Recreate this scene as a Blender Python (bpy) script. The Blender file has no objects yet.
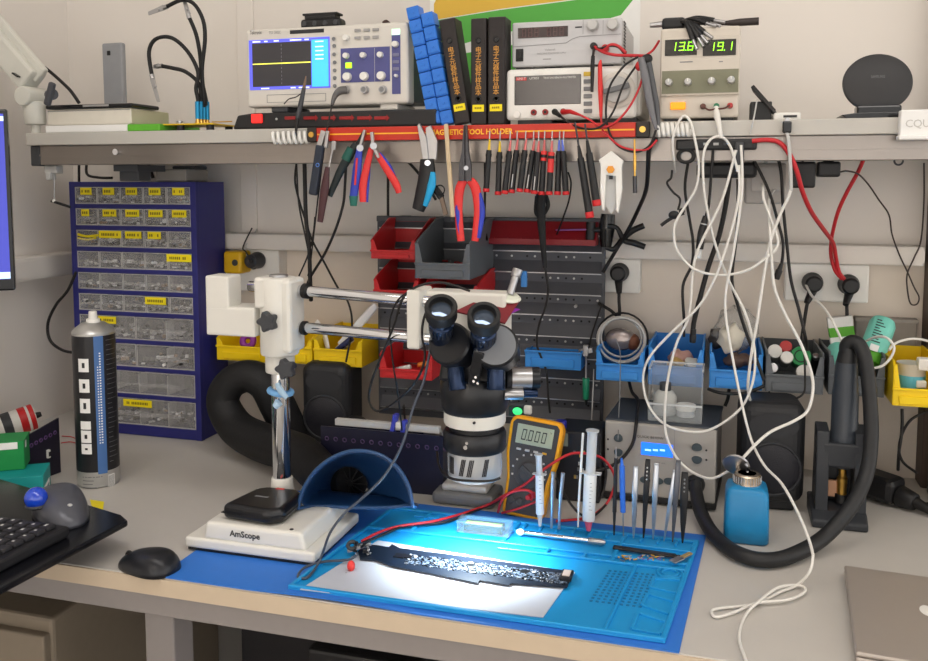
import bpy, bmesh, math, random
from mathutils import Vector, Matrix, Quaternion
random.seed(7)
PI = math.pi
SC = bpy.context.scene
COL = SC.collection
# ---------------------------------------------------------------- camera model (pixels of a 928x661 frame)
F, CX, CY = 880.0, 464.0, 257.0
YAW, PIT = math.radians(16.35), math.radians(5.0)
DZ = 0.75
CAM = Vector((0, 0, DZ + 0.555))
FW = Vector((-math.sin(YAW) * math.cos(PIT), math.cos(YAW) * math.cos(PIT), -math.sin(PIT)))
RT = Vector((math.cos(YAW), math.sin(YAW), 0))
UP = RT.cross(FW)
def _ray(px, py): return FW + RT * ((px - CX) / F) - UP * ((py - CY) / F)
def W(px, py, Y):                      # where a sight line meets the upright plane at depth Y
    r = _ray(px, py); return CAM + r * (Y / r.y)
def D(px, py, z=DZ):                   # where a sight line meets a level surface
    r = _ray(px, py); return CAM + r * ((z - CAM.z) / r.z)
def V(*a): return Vector(a)
X_, Y_, Z_ = V(1, 0, 0), V(0, 1, 0), V(0, 0, 1)

# ---------------------------------------------------------------- materials
def lin(c):
    return tuple((v / 12.92 if v <= 0.04045 else ((v + 0.055) / 1.055) ** 2.4) for v in c)
def rgb(*c): return lin(tuple(v / 255 for v in c))
_mats = {}
def mat(name, c=(128, 128, 128), rough=0.5, metal=0.0, var=0.06, scale=60, bump=0.0, alpha=1.0, emit=0, ior=1.45, trans=0.0, coat=0.0):
    if name in _mats: return _mats[name]
    m = bpy.data.materials.new(name); m.use_nodes = True
    nt = m.node_tree; b = nt.nodes['Principled BSDF']; out = nt.nodes['Material Output']
    col = rgb(*c)
    b.inputs['Roughness'].default_value = rough
    b.inputs['Metallic'].default_value = metal
    b.inputs['IOR'].default_value = ior
    b.inputs['Base Color'].default_value = (*col, 1)
    if trans: b.inputs['Transmission Weight'].default_value = trans
    if coat: b.inputs['Coat Weight'].default_value = coat
    if emit:
        b.inputs['Emission Color'].default_value = (*col, 1); b.inputs['Emission Strength'].default_value = emit
    if alpha < 1: b.inputs['Alpha'].default_value = alpha
    if var or bump:
        tc = nt.nodes.new('ShaderNodeTexCoord'); n = nt.nodes.new('ShaderNodeTexNoise')
        n.inputs['Scale'].default_value = scale; n.inputs['Detail'].default_value = 4
        nt.links.new(tc.outputs['Object'], n.inputs['Vector'])
        if var and not emit:
            r = nt.nodes.new('ShaderNodeMapRange'); r.inputs['To Min'].default_value = 1 - var; r.inputs['To Max'].default_value = 1 + var
            mx = nt.nodes.new('ShaderNodeVectorMath'); mx.operation = 'SCALE'; mx.inputs[0].default_value = col
            nt.links.new(n.outputs['Fac'], r.inputs['Value']); nt.links.new(r.outputs['Result'], mx.inputs['Scale'])
            nt.links.new(mx.outputs['Vector'], b.inputs['Base Color'])
        if bump:
            bp = nt.nodes.new('ShaderNodeBump'); bp.inputs['Strength'].default_value = bump; bp.inputs['Distance'].default_value = 0.001
            nt.links.new(n.outputs['Fac'], bp.inputs['Height']); nt.links.new(bp.outputs['Normal'], b.inputs['Normal'])
    _mats[name] = m; return m
wall_m = mat('wall_paint', (228, 222, 215), 0.8, var=0.02, scale=3)
trunk_m = mat('trunking_plastic', (222, 217, 210), 0.55, var=0.01)
floor_m = mat('floor_lino', (120, 115, 108), 0.6, var=0.1, scale=20)
desk_m = mat('desk_laminate', (196, 192, 186), 0.42, var=0.03, scale=25)
edge_m = mat('desk_edge_beech', (206, 188, 164), 0.5, var=0.05, scale=40)
alu_m = mat('alu_profile', (150, 143, 137), 0.32, metal=0.8, var=0.04, scale=15)
rail_m = mat('grey_steel_paint', (150, 144, 142), 0.45, var=0.04)
black = mat('black_plastic', (26, 26, 28), 0.45, var=0.1)
blackg = mat('black_gloss', (16, 17, 20), 0.18, var=0.02)
rubber = mat('black_rubber', (24, 24, 25), 0.6, var=0.12)
dgrey = mat('dark_grey_plastic', (62, 64, 68), 0.5)
mgrey = mat('mid_grey_plastic', (120, 122, 124), 0.5)
lgrey = mat('light_grey_plastic', (190, 190, 188), 0.45, var=0.03)
white = mat('white_plastic', (232, 231, 226), 0.4, var=0.02)
offw = mat('off_white_case', (214, 210, 202), 0.42, var=0.02)
cream = mat('cream_enamel', (206, 205, 196), 0.4, var=0.02)
ink = mat('dark_print', (40, 40, 44), 0.6, var=0)
inkgrey = mat('grey_print', (125, 125, 128), 0.6, var=0)
paperw = mat('paper_white', (238, 238, 236), 0.75, var=0.02)
chrome = mat('chrome', (222, 224, 228), 0.09, metal=1.0, var=0)
steel = mat('brushed_steel', (176, 176, 178), 0.3, metal=0.95, var=0.06)
gold = mat('brass', (214, 170, 84), 0.3, metal=0.9)
red = mat('red_plastic', (200, 34, 38), 0.4)
redc = mat('red_cable', (196, 40, 48), 0.45)
redbin = mat('red_bin', (196, 36, 40), 0.38, var=0.04)
yellow = mat('yellow_bin', (240, 205, 10), 0.4, var=0.04)
ylab = mat('yellow_label', (246, 226, 20), 0.5, var=0.02)
bluebin = mat('blue_bin', (48, 136, 214), 0.4, var=0.04)
greybin = mat('grey_bin', (96, 101, 106), 0.42, var=0.05)
navy = mat('navy_steel', (40, 42, 118), 0.42, var=0.05)
whitec = mat('white_cable', (228, 226, 220), 0.4, var=0.02)
blackc = mat('black_cable', (24, 22, 22), 0.5, var=0.05)
clear = mat('clear_plastic', (226, 230, 232), 0.15, var=0, alpha=0.28)
frost = mat('frosted_plastic', (224, 228, 230), 0.35, var=0, alpha=0.6)
matblue = mat('esd_mat_blue', (48, 118, 210), 0.6, var=0.03, scale=90)
silblue = mat('silicone_blue', (22, 148, 214), 0.5, var=0.03)
teal = mat('teal_card', (20, 150, 150), 0.5)
green = mat('green_card', (22, 140, 70), 0.5)
ltgreen = mat('green_print', (96, 178, 50), 0.5)
cyan = mat('cyan_plastic', (30, 160, 214), 0.4)
blueg = mat('blue_grip', (44, 62, 178), 0.45)
redg = mat('red_grip', (222, 52, 50), 0.42)
seablue = mat('bottle_blue', (28, 128, 182), 0.35)
hoodm = mat('hood_blue', (30, 62, 104), 0.28, var=0.05)
wood = mat('bare_wood', (206, 184, 150), 0.6, var=0.1)

# ---------------------------------------------------------------- mesh builder
_J = [0]
class M:
    def __init__(s): s.v = []; s.f = []; s.mi = []; s.sm = []
    def add(s, vs, fs, m=0, smooth=False, T=None):
        o = len(s.v)
        s.v += [(T @ Vector(p)) if T is not None else Vector(p) for p in vs]
        for f in fs:
            s.f.append([o + i for i in f]); s.mi.append(m); s.sm.append(smooth)
        return s
    def _bm(s, b, m, smooth=False, T=None):
        b.verts.index_update()
        s.add([v.co.copy() for v in b.verts], [[v.index for v in f.verts] for f in b.faces], m, smooth, T); b.free()
        return s
    def box(s, x0, x1, y0, y1, z0, z1, m=0, b=0, seg=2, T=None):
        _J[0] = (_J[0] + 7) % 23; j_ = (_J[0] - 11) * 2.5e-6
        x0 += j_; x1 -= j_ * .7; y0 += j_ * .9; y1 -= j_ * .6; z0 += abs(j_) * .5; z1 -= j_ * .8
        bm = bmesh.new(); bmesh.ops.create_cube(bm, size=1)
        for v in bm.verts: v.co = V((x0 + x1) / 2 + v.co.x * (x1 - x0), (y0 + y1) / 2 + v.co.y * (y1 - y0), (z0 + z1) / 2 + v.co.z * (z1 - z0))
        b = min(b, 0.49 * min(abs(x1 - x0), abs(y1 - y0), abs(z1 - z0)))
        if b > 0: bmesh.ops.bevel(bm, geom=list(bm.edges), offset=b, segments=seg, profile=0.5, affect='EDGES')
        return s._bm(bm, m, False, T)
    def cbox(s, c, d, m=0, b=0, T=None, seg=2):
        return s.box(c[0] - d[0] / 2, c[0] + d[0] / 2, c[1] - d[1] / 2, c[1] + d[1] / 2, c[2] - d[2] / 2, c[2] + d[2] / 2, m, b, seg, T)
    def rbox(s, p0, p1, w, h, m=0, b=0, up=Z_):          # bar of section w x h from p0 to p1
        p0, p1 = Vector(p0), Vector(p1); d = p1 - p0; L = d.length; d.normalize()
        sx = d.cross(up); sx = sx.normalized() if sx.length > 1e-6 else X_.copy()
        u = sx.cross(d)
        T = Matrix.Translation((p0 + p1) / 2) @ Matrix((sx, d, u)).transposed().to_4x4()
        return s.cbox((0, 0, 0), (w, L, h), m, b, T)
    def lathe(s, prof, c=(0, 0, 0), axis=Z_, n=24, m=0, T=None, sx=1.0, sy=1.0):
        q = Z_.rotation_difference(Vector(axis).normalized()).to_matrix().to_4x4()
        TT = Matrix.Translation(Vector(c)) @ q
        if T is not None: TT = T @ TT
        runs = [[prof[0]]]
        for i in range(1, len(prof)):
            runs[-1].append(prof[i])
            if i < len(prof) - 1:
                a = Vector((prof[i][0] - prof[i-1][0], prof[i][1] - prof[i-1][1])); b = Vector((prof[i+1][0] - prof[i][0], prof[i+1][1] - prof[i][1]))
                if a.length > 1e-9 and b.length > 1e-9 and a.angle(b) > 0.6: runs.append([prof[i]])
        for r in runs:
            vs = []; fs = []
            for (rad, z) in r:
                for k in range(n):
                    t = 2 * PI * k / n; vs.append((rad * math.cos(t) * sx, rad * math.sin(t) * sy, z))
            for j in range(len(r) - 1):
                for k in range(n):
                    a = j * n + k; b2 = j * n + (k + 1) % n; fs.append([a, b2, b2 + n, a + n])
            s.add(vs, fs, m, True, TT)
        for (rad, z), flip in ((prof[0], True), (prof[-1], False)):
            if rad > 1e-6:
                vs = [(rad * math.cos(2 * PI * k / n) * sx, rad * math.sin(2 * PI * k / n) * sy, z) for k in range(n)]
                idx = list(range(n)); s.add(vs, [idx[::-1] if flip else idx], m, False, TT)
        return s
    def cyl(s, p0, p1, r0, r1=None, m=0, n=20, b=0):
        p0, p1 = Vector(p0), Vector(p1); L = (p1 - p0).length; r1 = r0 if r1 is None else r1
        if b: pr = [(r0 - b, 0), (r0 - b * .3, b * .3), (r0, b), (r1, L - b), (r1 - b * .3, L - b * .3), (r1 - b, L)]
        else: pr = [(r0, 0), (r1, L)]
        return s.lathe(pr, p0, p1 - p0, n, m)
    def tube(s, pts, r, n=8, m=0, sub=6, flat=1.0, up=None, smooth_path=True):
        P = [Vector(p) for p in pts]; R = list(r) if isinstance(r, (list, tuple)) else [r] * len(P)
        if smooth_path and len(P) > 2:
            Q = []; RR = []
            for i in range(len(P) - 1):
                p0 = P[max(i-1, 0)]; p1 = P[i]; p2 = P[i+1]; p3 = P[min(i+2, len(P)-1)]
                for k in range(sub):
                    t = k / sub; t2 = t * t; t3 = t2 * t
                    Q.append(0.5 * ((2 * p1) + (p2 - p0) * t + (2 * p0 - 5 * p1 + 4 * p2 - p3) * t2 + (3 * p1 - p0 - 3 * p2 + p3) * t3))
                    RR.append(R[i] + (R[i+1] - R[i]) * t)
            Q.append(P[-1]); RR.append(R[-1])
        else: Q, RR = P, R
        tan = [(Q[min(i+1, len(Q)-1)] - Q[max(i-1, 0)]).normalized() for i in range(len(Q))]
        ref = Vector(up) if up is not None else (Z_ if abs(tan[0].z) < 0.9 else X_)
        nrm = (ref - tan[0] * ref.dot(tan[0])).normalized()
        vs = []; fs = []
        for i, q in enumerate(Q):
            if i:
                if up is not None: nn = Vector(up) - tan[i] * Vector(up).dot(tan[i])
                else: nn = nrm - tan[i] * nrm.dot(tan[i])
                if nn.length > 1e-6: nrm = nn.normalized()
            bi = tan[i].cross(nrm)
            for k in range(n):
                a = 2 * PI * k / n; vs.append(q + (nrm * math.cos(a) * (flat if up is not None else 1) + bi * math.sin(a) * (1 if up is not None else flat)) * RR[i])
        for i in range(len(Q) - 1):
            for k in range(n):
                a = i * n + k; b = i * n + (k + 1) % n; fs.append([a, b, b + n, a + n])
        s.add(vs, fs, m, True)
        s.add(vs[:n], [list(range(n))[::-1]], m); s.add(vs[-n:], [list(range(n))], m)
        return s
    def prism(s, poly, o, u, v, w, m=0, b=0, T=None, seg=2):  # polygon (u,v) at o, extruded by vector w
        o, u, v, w = Vector(o), Vector(u), Vector(v), Vector(w); n = len(poly)
        A = [o + u * p[0] + v * p[1] for p in poly]
        if b:
            bm = bmesh.new(); lo = [bm.verts.new(a) for a in A]; hi = [bm.verts.new(a + w) for a in A]
            bm.faces.new(lo[::-1]); bm.faces.new(hi)
            for i in range(n): bm.faces.new([lo[i], lo[(i+1) % n], hi[(i+1) % n], hi[i]])
            bmesh.ops.recalc_face_normals(bm, faces=list(bm.faces))
            bmesh.ops.bevel(bm, geom=list(bm.edges), offset=b, segments=seg, profile=0.5, affect='EDGES')
            return s._bm(bm, m, False, T)
        fs = [list(range(n))[::-1], list(range(n, 2 * n))] + [[i, (i+1) % n, n + (i+1) % n, n + i] for i in range(n)]
        return s.add(A + [a + w for a in A], fs, m, False, T)
    def ball(s, c, r, m=0, n=16, T=None):
        r = (r, r, r) if not isinstance(r, (tuple, list)) else r; h = n // 2; vs = []; fs = []
        for j in range(h + 1):
            p = PI * j / h
            for k in range(n): vs.append((c[0] + r[0] * math.sin(p) * math.cos(2*PI*k/n), c[1] + r[1] * math.sin(p) * math.sin(2*PI*k/n), c[2] + r[2] * math.cos(p)))
        for j in range(h):
            for k in range(n):
                a = j * n + k; b = j * n + (k + 1) % n; fs.append([a, a + n, b + n, b])
        return s.add(vs, fs, m, True, T)
    def torus(s, c, R, r, axis=Z_, n=28, k=8, m=0, sx=1.0):
        q = Z_.rotation_difference(Vector(axis).normalized()); vs = []; fs = []
        for i in range(n):
            a = 2 * PI * i / n
            for j in range(k):
                b = 2 * PI * j / k; p = V((R + r * math.cos(b)) * math.cos(a) * sx, (R + r * math.cos(b)) * math.sin(a), r * math.sin(b))
                vs.append(Vector(c) + q @ p)
        for i in range(n):
            for j in range(k): fs.append([i*k+j, ((i+1) % n)*k+j, ((i+1) % n)*k+(j+1) % k, i*k+(j+1) % k])
        return s.add(vs, fs, m, True)
    def quad(s, o, u, v, m=0): return s.add([o, o + u, o + u + v, o + v], [[0, 1, 2, 3]], m)
    def text(s, txt, size, o, u, v, m=0, align='LEFT', ex=0.0004, bold=0.0, space=1.0, width=None):
        cu = bpy.data.curves.new('lettering', 'FONT'); cu.body = txt; cu.size = size; cu.align_x = align; cu.align_y = 'CENTER'
        cu.resolution_u = 2; cu.offset = bold; cu.space_character = space
        ob = bpy.data.objects.new('lettering', cu); COL.objects.link(ob)
        dg = bpy.context.evaluated_depsgraph_get(); me = bpy.data.meshes.new_from_object(ob.evaluated_get(dg))
        u, v = Vector(u).normalized(), Vector(v).normalized(); w = u.cross(v); k = 1.0
        if width and len(me.vertices):
            xs = [p.co.x for p in me.vertices]; k = width / max(1e-6, max(xs) - min(xs))
        s.add([Vector(o) + u * p.co.x * k + v * p.co.y + w * ex for p in me.vertices], [list(p.vertices) for p in me.polygons], m)
        bpy.data.objects.remove(ob); bpy.data.curves.remove(cu); bpy.data.meshes.remove(me)
        return s
    def xf(s, T):
        s.v = [T @ p for p in s.v]; return s
    def build(s, name, mats, parent=None, loc=V(0, 0, 0), local=False):
        me = bpy.data.meshes.new(name)
        off = Vector((0, 0, 0)) if local else Vector(loc)
        me.from_pydata([tuple(p - off) for p in s.v], [], s.f)
        for m in (mats if isinstance(mats, (list, tuple)) else [mats]): me.materials.append(m)
        me.polygons.foreach_set('material_index', s.mi); me.polygons.foreach_set('use_smooth', s.sm); me.update()
        bm = bmesh.new(); bm.from_mesh(me); bmesh.ops.recalc_face_normals(bm, faces=list(bm.faces)); bm.to_mesh(me); bm.free()
        o = bpy.data.objects.new(name, me); COL.objects.link(o)
        if parent is not None: o.parent = parent
        return o
def struct(name, m, mats):
    o = m.build(name, mats); o['kind'] = 'structure'; return o
class Thing:                                   # an Empty at the thing's base; parts are given in world coordinates unless local=True
    def __init__(s, name, label, cat, loc, rot=(0, 0, 0), group=None, local=False):
        o = bpy.data.objects.new(name, None); COL.objects.link(o); o.empty_display_size = 0.02
        o.location = loc; o.rotation_euler = rot; o['label'] = label; o['category'] = cat
        if group: o['group'] = group
        s.o = o; s.loc = Vector(loc); s.local = local or any(rot)
    def part(s, name, m, mats, parent=None, local=None, label=None):
        p = m.build(name, mats, parent or s.o, s.loc, s.local if local is None else local)
        if label: p['label'] = label
        return p
def solo(name, label, cat, m, mats, loc=None, group=None, rot=(0, 0, 0), kind=None):
    if any(rot): o = m.build(name, mats, None, local=True)
    else:
        loc = Vector(loc) if loc is not None else Vector(m.v[0]); o = m.build(name, mats, None, loc)
    o.location = loc; o.rotation_euler = rot; o['label'] = label; o['category'] = cat
    if group: o['group'] = group
    if kind: o['kind'] = kind
    return o
def wpts(pp, Y=None): return [W(p[0], p[1], p[2] if len(p) > 2 else Y) for p in pp]
def cable(name, label, pp, r, mt, Y=None, group=None, cat='cable', world=None, plugs=()):
    pts = world if world else wpts(pp, Y)
    m = M().tube(pts, r, 8, 0, 6)
    if not plugs: return solo(name, label, cat, m, mt, pts[0], group)
    t = Thing(name, label, cat, pts[0], group=group); t.part('wire', m, mt)
    for (i, j, rad, L, pm) in plugs:            # plug at point i, pointing away from point j
        d = (pts[i] - pts[j]).normalized()
        pm_ = M().cyl(pts[i] - d * .002, pts[i] + d * L, rad, rad * .9, 0, 12, rad * .25).cyl(pts[i] - d * .012, pts[i], r * 1.2, rad * .8, 0, 10)
        t.part('plug', pm_, pm)
    return t
def fr(l, r, t, b, Y):                 # rectangle on the upright plane Y that the pixel box covers
    my, mx = (t + b) / 2, (l + r) / 2
    return W(l, my, Y).x, W(r, my, Y).x, W(mx, b, Y).z, W(mx, t, Y).z
ST = 1.398                             # top of the shelf
# ================================================================ SETTING
struct('floor', M().box(-2.2, 5, -7, 1.9, -0.05, 0), floor_m)
struct('wall_back', M().box(-1.58, 1.7, 1.775, 1.87, 0, 2.75), wall_m)
struct('wall_left', M().box(-1.6, -1.5, -7, 1.775, 0, 2.75), wall_m)
struct('ceiling', M().box(-2.2, 5, -7, 1.9, 2.75, 2.8), wall_m)
struct('trim_5', M().box(-1.5, .357, 1.772, 1.775, DZ, 1.152), mat('lower_wall_panel', (224, 214, 202), .75, var=.02, scale=3))
tr = M().box(-1.36, 0.346, 1.722, 1.775, 1.152, 1.187, b=.003).box(-1.36, .346, 1.719, 1.724, 1.158, 1.181)
struct('trim_1', tr, trunk_m)
tr = M().box(-1.5, -1.45, 0.2, 1.722, 1.085, 1.137, b=.003).box(-1.452, -1.447, 0.2, 1.722, 1.093, 1.129)
struct('trim_2', tr, trunk_m)
struct('trim_3', M().box(.357, .43, 1.72, 1.775, 0, 2.75, b=.004), mat('dark_door_frame', (84, 68, 60), .5))
# wall panel joints above the shelf (narrow raised cover strips)
struct('trim_4', M().box(-1.046, -1.005, 1.769, 1.775, 1.187, 2.75, b=.002), wall_m)

# ================================================================ DESK
t = Thing('workbench', 'long grey workbench with beech-coloured front edge under everything', 'desk', (-.4, 1.4, 0))
t.part('worktop', M().box(-1.5, 1.0, 1.022, 1.775, DZ - .026, DZ, b=.0012), desk_m)
t.part('front_edge', M().box(-1.5, 1.0, 1.019, 1.0225, DZ - .026, DZ - .0015), edge_m)
t.part('front_rail', M().box(-1.5, 1.0, 1.03, 1.07, DZ - .062, DZ - .0262, b=.002), rail_m)
t.part('rear_rail', M().box(-1.5, 1.0, 1.70, 1.74, DZ - .07, DZ - .0262, b=.002), rail_m)
t.part('shade_sheet', M().box(-1.0, 1.0, 1.655, 1.67, .08, DZ - .03, b=.002), mat('shade_anthracite', (58, 56, 58), .6))  # added dark sheet; its colour stands in for the shade under the bench
for x in (-.812, .6):
    t.part('leg', M().box(x, x + .05, 1.075, 1.125, .02, DZ - .03, b=.003).box(x - .01, x + .06, 1.065, 1.135, 0, .02, b=.003), rail_m)
    t.part('leg', M().box(x, x + .05, 1.68, 1.73, .02, DZ - .07, b=.003).box(x - .01, x + .06, 1.67, 1.74, 0, .02, b=.003), rail_m)
# pedestal under the left end
t = Thing('drawer_pedestal', 'beige drawer pedestal standing in the dark under the left bench end', 'cabinet', (-1.15, 1.3, 0))
bg = mat('beige_steel', (140, 128, 112), .5)
t.part('body', M().box(-1.45, -1.02, 1.12, 1.6, .03, .60, b=.006), bg)
for k in range(3):
    z0 = .045 + k * .18
    d = t.part('drawer', M().box(-1.445, -1.025, 1.105, 1.121, z0, z0 + .172, b=.003), bg)
    t.part('handle', M().box(-1.30, -1.17, 1.092, 1.106, z0 + .12, z0 + .135, b=.004), steel, d)
for x in (-1.43, -1.05): t.part('foot', M().cyl((x, 1.15, 0), (x, 1.15, .032), .015).cyl((x, 1.57, 0), (x, 1.57, .032), .015), black)
# computer under the bench
t = Thing('computer_tower', 'dark computer tower with blue front strip on the floor under the bench', 'computer', (-.55, 1.4, 0))
t.part('case', M().box(-.62, -.43, 1.22, 1.64, .015, .56, b=.006), black)
t.part('front_strip', M().box(-.575, -.475, 1.214, 1.221, .08, .5, b=.004), blueg)
t.part('foot', M().box(-.61, -.44, 1.25, 1.62, 0, .016), rubber)
# black thing at the far right behind the laptop
t = Thing('black_tower', 'tall black box standing against the wall behind the laptop at far right', 'box', (.42, 1.68, DZ))
t.part('body', M().box(.36, .60, 1.60, 1.695, DZ, .955, b=.006), black)
t.part('front_vent', M().box(.365, .595, 1.594, 1.6005, .78, .80).box(.365, .595, 1.594, 1.6005, .81, .815), rubber)

# ================================================================ SHELF
t = Thing('wall_shelf', 'long grey shelf with an aluminium front rail across the wall', 'shelf', (-.45, 1.6, 1.34))
SHR = .75
t.part('board', M().box(-1.335, SHR, 1.45, 1.775, 1.3735, ST, b=.0015), mat('shelf_laminate', (190, 187, 180), .45, var=.02))
t.part('front_rail', M().box(-1.313, SHR, 1.462, 1.50, 1.335, 1.3733, b=.001).box(-1.313, SHR, 1.4605, 1.4625, 1.352, 1.356), alu_m)
t.part('rail_end_cap', M().box(-1.335, -1.313, 1.460, 1.503, 1.333, 1.3733, b=.002), dgrey)
br = M().box(-1.155, -1.10, 1.48, 1.57, 1.322, 1.335).box(-1.15, -1.105, 1.49, 1.53, 1.303, 1.335, b=.002)
t.part('bracket', br, dgrey)
t.part('bolt', M().cyl(W(117, 152, 1.462), W(117, 152, 1.462) - Y_ * .006, .006), chrome)

# ---- poster
pm = M(); Yp = 1.7735
def P2(a, Y=Yp): return [W(px, py, Y) for px, py in a]
x0, x1, z0, z1 = fr(430, 640, -60, 112, Yp)
pm.box(x0, x1, 1.7735, 1.775, z0, z1, 0)
def flat(m, pts, mi, dy): m.add([p - Y_ * dy for p in P2(pts)], [list(range(len(pts)))], mi)
flat(pm, [(432, 21), (500, 10), (636, -8), (636, -4), (621, 15), (590, 24), (505, 32), (434, 52)], 1, .0004)
flat(pm, [(434, 4), (440, -8), (600, -14), (636, -19), (636, -9), (500, 9), (434, 20)], 2, .0004)
flat(pm, [(434, 58), (505, 47), (516, 44), (516, 92), (434, 100)], 1, .0004)
solo('wall_poster', 'green and yellow poster with white stripe on the wall behind the black folders', 'poster', pm,
     [paperw, mat('poster_green', (88, 176, 72), .6, var=.02), mat('poster_yellow', (226, 184, 70), .6, var=.02)], (x0, Yp, z0))

# ---- power distribution strip under the oscilloscope
x0, x1, z0, z1 = fr(243, 436, 111, 127, 1.462)
t = Thing('power_strip', 'long black switched power strip lying under the oscilloscope', 'power strip', (x0, 1.5, ST))
b = M(); b.prism([(x0 - .022, ST + .001), (x1, ST + .001), (x1, z1), (x0 + .02, z1), (x0 - .012, ST + .026)], (0, 1.462, 0), X_, Z_, (0, .075, 0), 0, .003)
t.part('body', b, black)
xr = W(257, 119, 1.46).x
t.part('rocker_switch', M().box(xr - .011, xr + .011, 1.457, 1.463, ST + .011, ST + .028, b=.002), mat('switch_red', (226, 40, 36), .35, emit=.7), label='lit red rocker switch')
for px in (291, 310, 328, 346, 364, 381):
    c = W(px, 118, 1.46)
    t.part('switch', M().box(c.x - .013, c.x + .011, 1.459, 1.463, c.z - .003, c.z + .003, 0, .001).add([(c.x + .010, 1.4605, c.z - .006), (c.x + .016, 1.4605, c.z), (c.x + .010, 1.4605, c.z + .006)], [[0, 1, 2]], 0), mat('switch_dark_red', (150, 26, 28), .4))
c = W(276, 119, 1.46)
t.part('pilot_lamp', M().ball((c.x, 1.462, c.z), .0025), lgrey)
SZ = z1 + .001

# ---- oscilloscope
Yo = 1.472
x0, x1, z0, z1 = fr(246, 408, 25.5, 104, Yo); z0 = SZ + .010
t = Thing('oscilloscope', 'white bench oscilloscope with a blue-framed screen and a flat yellow trace', 'oscilloscope', (x0, Yo, SZ))
b = M().box(x0, x1, Yo, Yo + .035, z0, z1, 0, .006, 3); b.box(x0 + .006, x1 - .004, Yo + .03, Yo + .12, z0 + .004, z1 - .004, 1, .006)
t.part('case', b, [offw, mat('scope_back', (58, 70, 84), .5)])
for px in (280, 390): t.part('foot', M().box(W(px, 100, Yo).x - .022, W(px, 100, Yo).x + .012, Yo + .006, Yo + .10, SZ, z0 + .002, b=.003), offw if px > 300 else dgrey)
def so(px, py, d=0): p = W(px, py, Yo); return V(p.x, Yo - d, p.z)
b = M(); a0, a1, s0, s1 = fr(249.5, 330, 38.5, 89, Yo)
b.box(a0, a1, Yo - .0015, Yo + .002, s0, s1, 0, .001)
w_, h_ = a1 - a0, s1 - s0
b.box(a0 + w_ * .045, a0 + w_ * .775, Yo - .0022, Yo - .001, s0 + h_ * .06, s0 + h_ * .93, 1)
b.box(a0 + w_ * .785, a0 + w_ * .985, Yo - .0022, Yo - .001, s0 + h_ * .03, s0 + h_ * .95, 2)
b.box(a0 + w_ * .05, a0 + w_ * .775, Yo - .0027, Yo - .002, s0 + h_ * .505, s0 + h_ * .525, 3)
for q in range(11): b.box(a0 + w_ * .41, a0 + w_ * .413, Yo - .0026, Yo - .002, s0 + h_ * (.1 + q * .075), s0 + h_ * (.14 + q * .075), 4)
for u0, u1, v in ((.05, .15, .962), (.2, .24, .962), (.32, .38, .962), (.52, .66, .962), (.7, .75, .962), (.15, .25, .022), (.52, .58, .022), (.62, .75, .022)):
    b.box(a0 + w_ * u0, a0 + w_ * u1, Yo - .0022, Yo - .001, s0 + h_ * (v - .012), s0 + h_ * (v + .012), 5)
for v in (.9, .8, .72, .64, .56): b.box(a0 + w_ * .83, a0 + w_ * .93, Yo - .0026, Yo - .002, s0 + h_ * v, s0 + h_ * (v + .02), 5)
def em(n, c, e): return mat(n, c, .4, var=0, emit=e)
t.part('screen', b, [em('lcd_blue', (84, 88, 206), .75), em('lcd_dark', (44, 42, 44), .6), em('lcd_cyan', (64, 172, 246), .8), em('trace_yellow', (236, 232, 90), .9), em('grid_grey', (112, 112, 118), .6), em('lcd_text', (214, 222, 246), .8)])
b = M()
b.text('Tektronix', .010, so(250, 33, .0003), X_, Z_, 0, width=.024).text('TDS 2002C', .007, so(269, 33, .0003), X_, Z_, 1, width=.024)
b.box(*[v for v in (so(290, 30).x, so(324, 30).x, Yo - .0006, Yo)], so(300, 33.6).z, so(300, 29.8).z, 0)
for (l, r, tt, bb) in ((267, 326, 94, 102),):
    f4 = fr(l, r, tt, bb, Yo)
    for (p, q, r2, s2) in ((f4[0], f4[1], f4[2], f4[2] + .0008), (f4[0], f4[1], f4[3] - .0008, f4[3]), (f4[0], f4[0] + .0008, f4[2], f4[3]), (f4[1] - .0008, f4[1], f4[2], f4[3])): b.box(p, q, Yo - .0005, Yo, r2, s2, 1)
t.part('lettering', b, [ink, inkgrey])
# blue control field
b = M(); f4 = fr(341, 390, 47.5, 82, Yo); b.box(f4[0], f4[1], Yo - .0008, Yo + .001, f4[2], f4[3], 0)
f4 = fr(392, 400.5, 34, 94, Yo); b.box(f4[0], f4[1], Yo - .0008, Yo + .001, f4[2], f4[3], 0)
f4 = fr(392, 400, 29, 35, Yo); b.box(f4[0], f4[1], Yo - .0012, Yo + .001, f4[2], f4[3], 1)
p = so(374.5, 48); b.box(p.x, p.x + .0006, Yo - .001, Yo, so(374, 82).z, p.z, 2)
for px, py in ((395, 55), (395, 62), (395, 69)):
    p = so(px + 1, py); b.box(p.x - .006, p.x + .006, Yo - .002, Yo, p.z - .003, p.z + .003, 3, .001)
t.part('control_panel', b, [mat('panel_indigo', (82, 84, 140), .5), em('mint_button', (196, 238, 210), .8), lgrey, mat('panel_button', (120, 120, 150), .5)])
for px, py, r in ((347, 56, .0055), (364, 55.5, .0055), (381, 55, .0055), (348, 77, .008), (365, 76.5, .008), (382, 76, .008), (396, 44.5, .0058), (397, 76, .003), (347, 38, .006)):
    p = so(px, py); t.part('knob', M().cyl(p, p - Y_ * .010, r, r * .88, 0, 20, .001), white)
for px, py in ((334, 39), (334.5, 46), (334.5, 54.5), (335, 62.5), (335, 70.5), (335, 78), (335, 86)):
    p = so(px, py); t.part('soft_button', M().cyl(p, p - Y_ * .003, .0034, None, 0, 14, .0008), mgrey)
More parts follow.
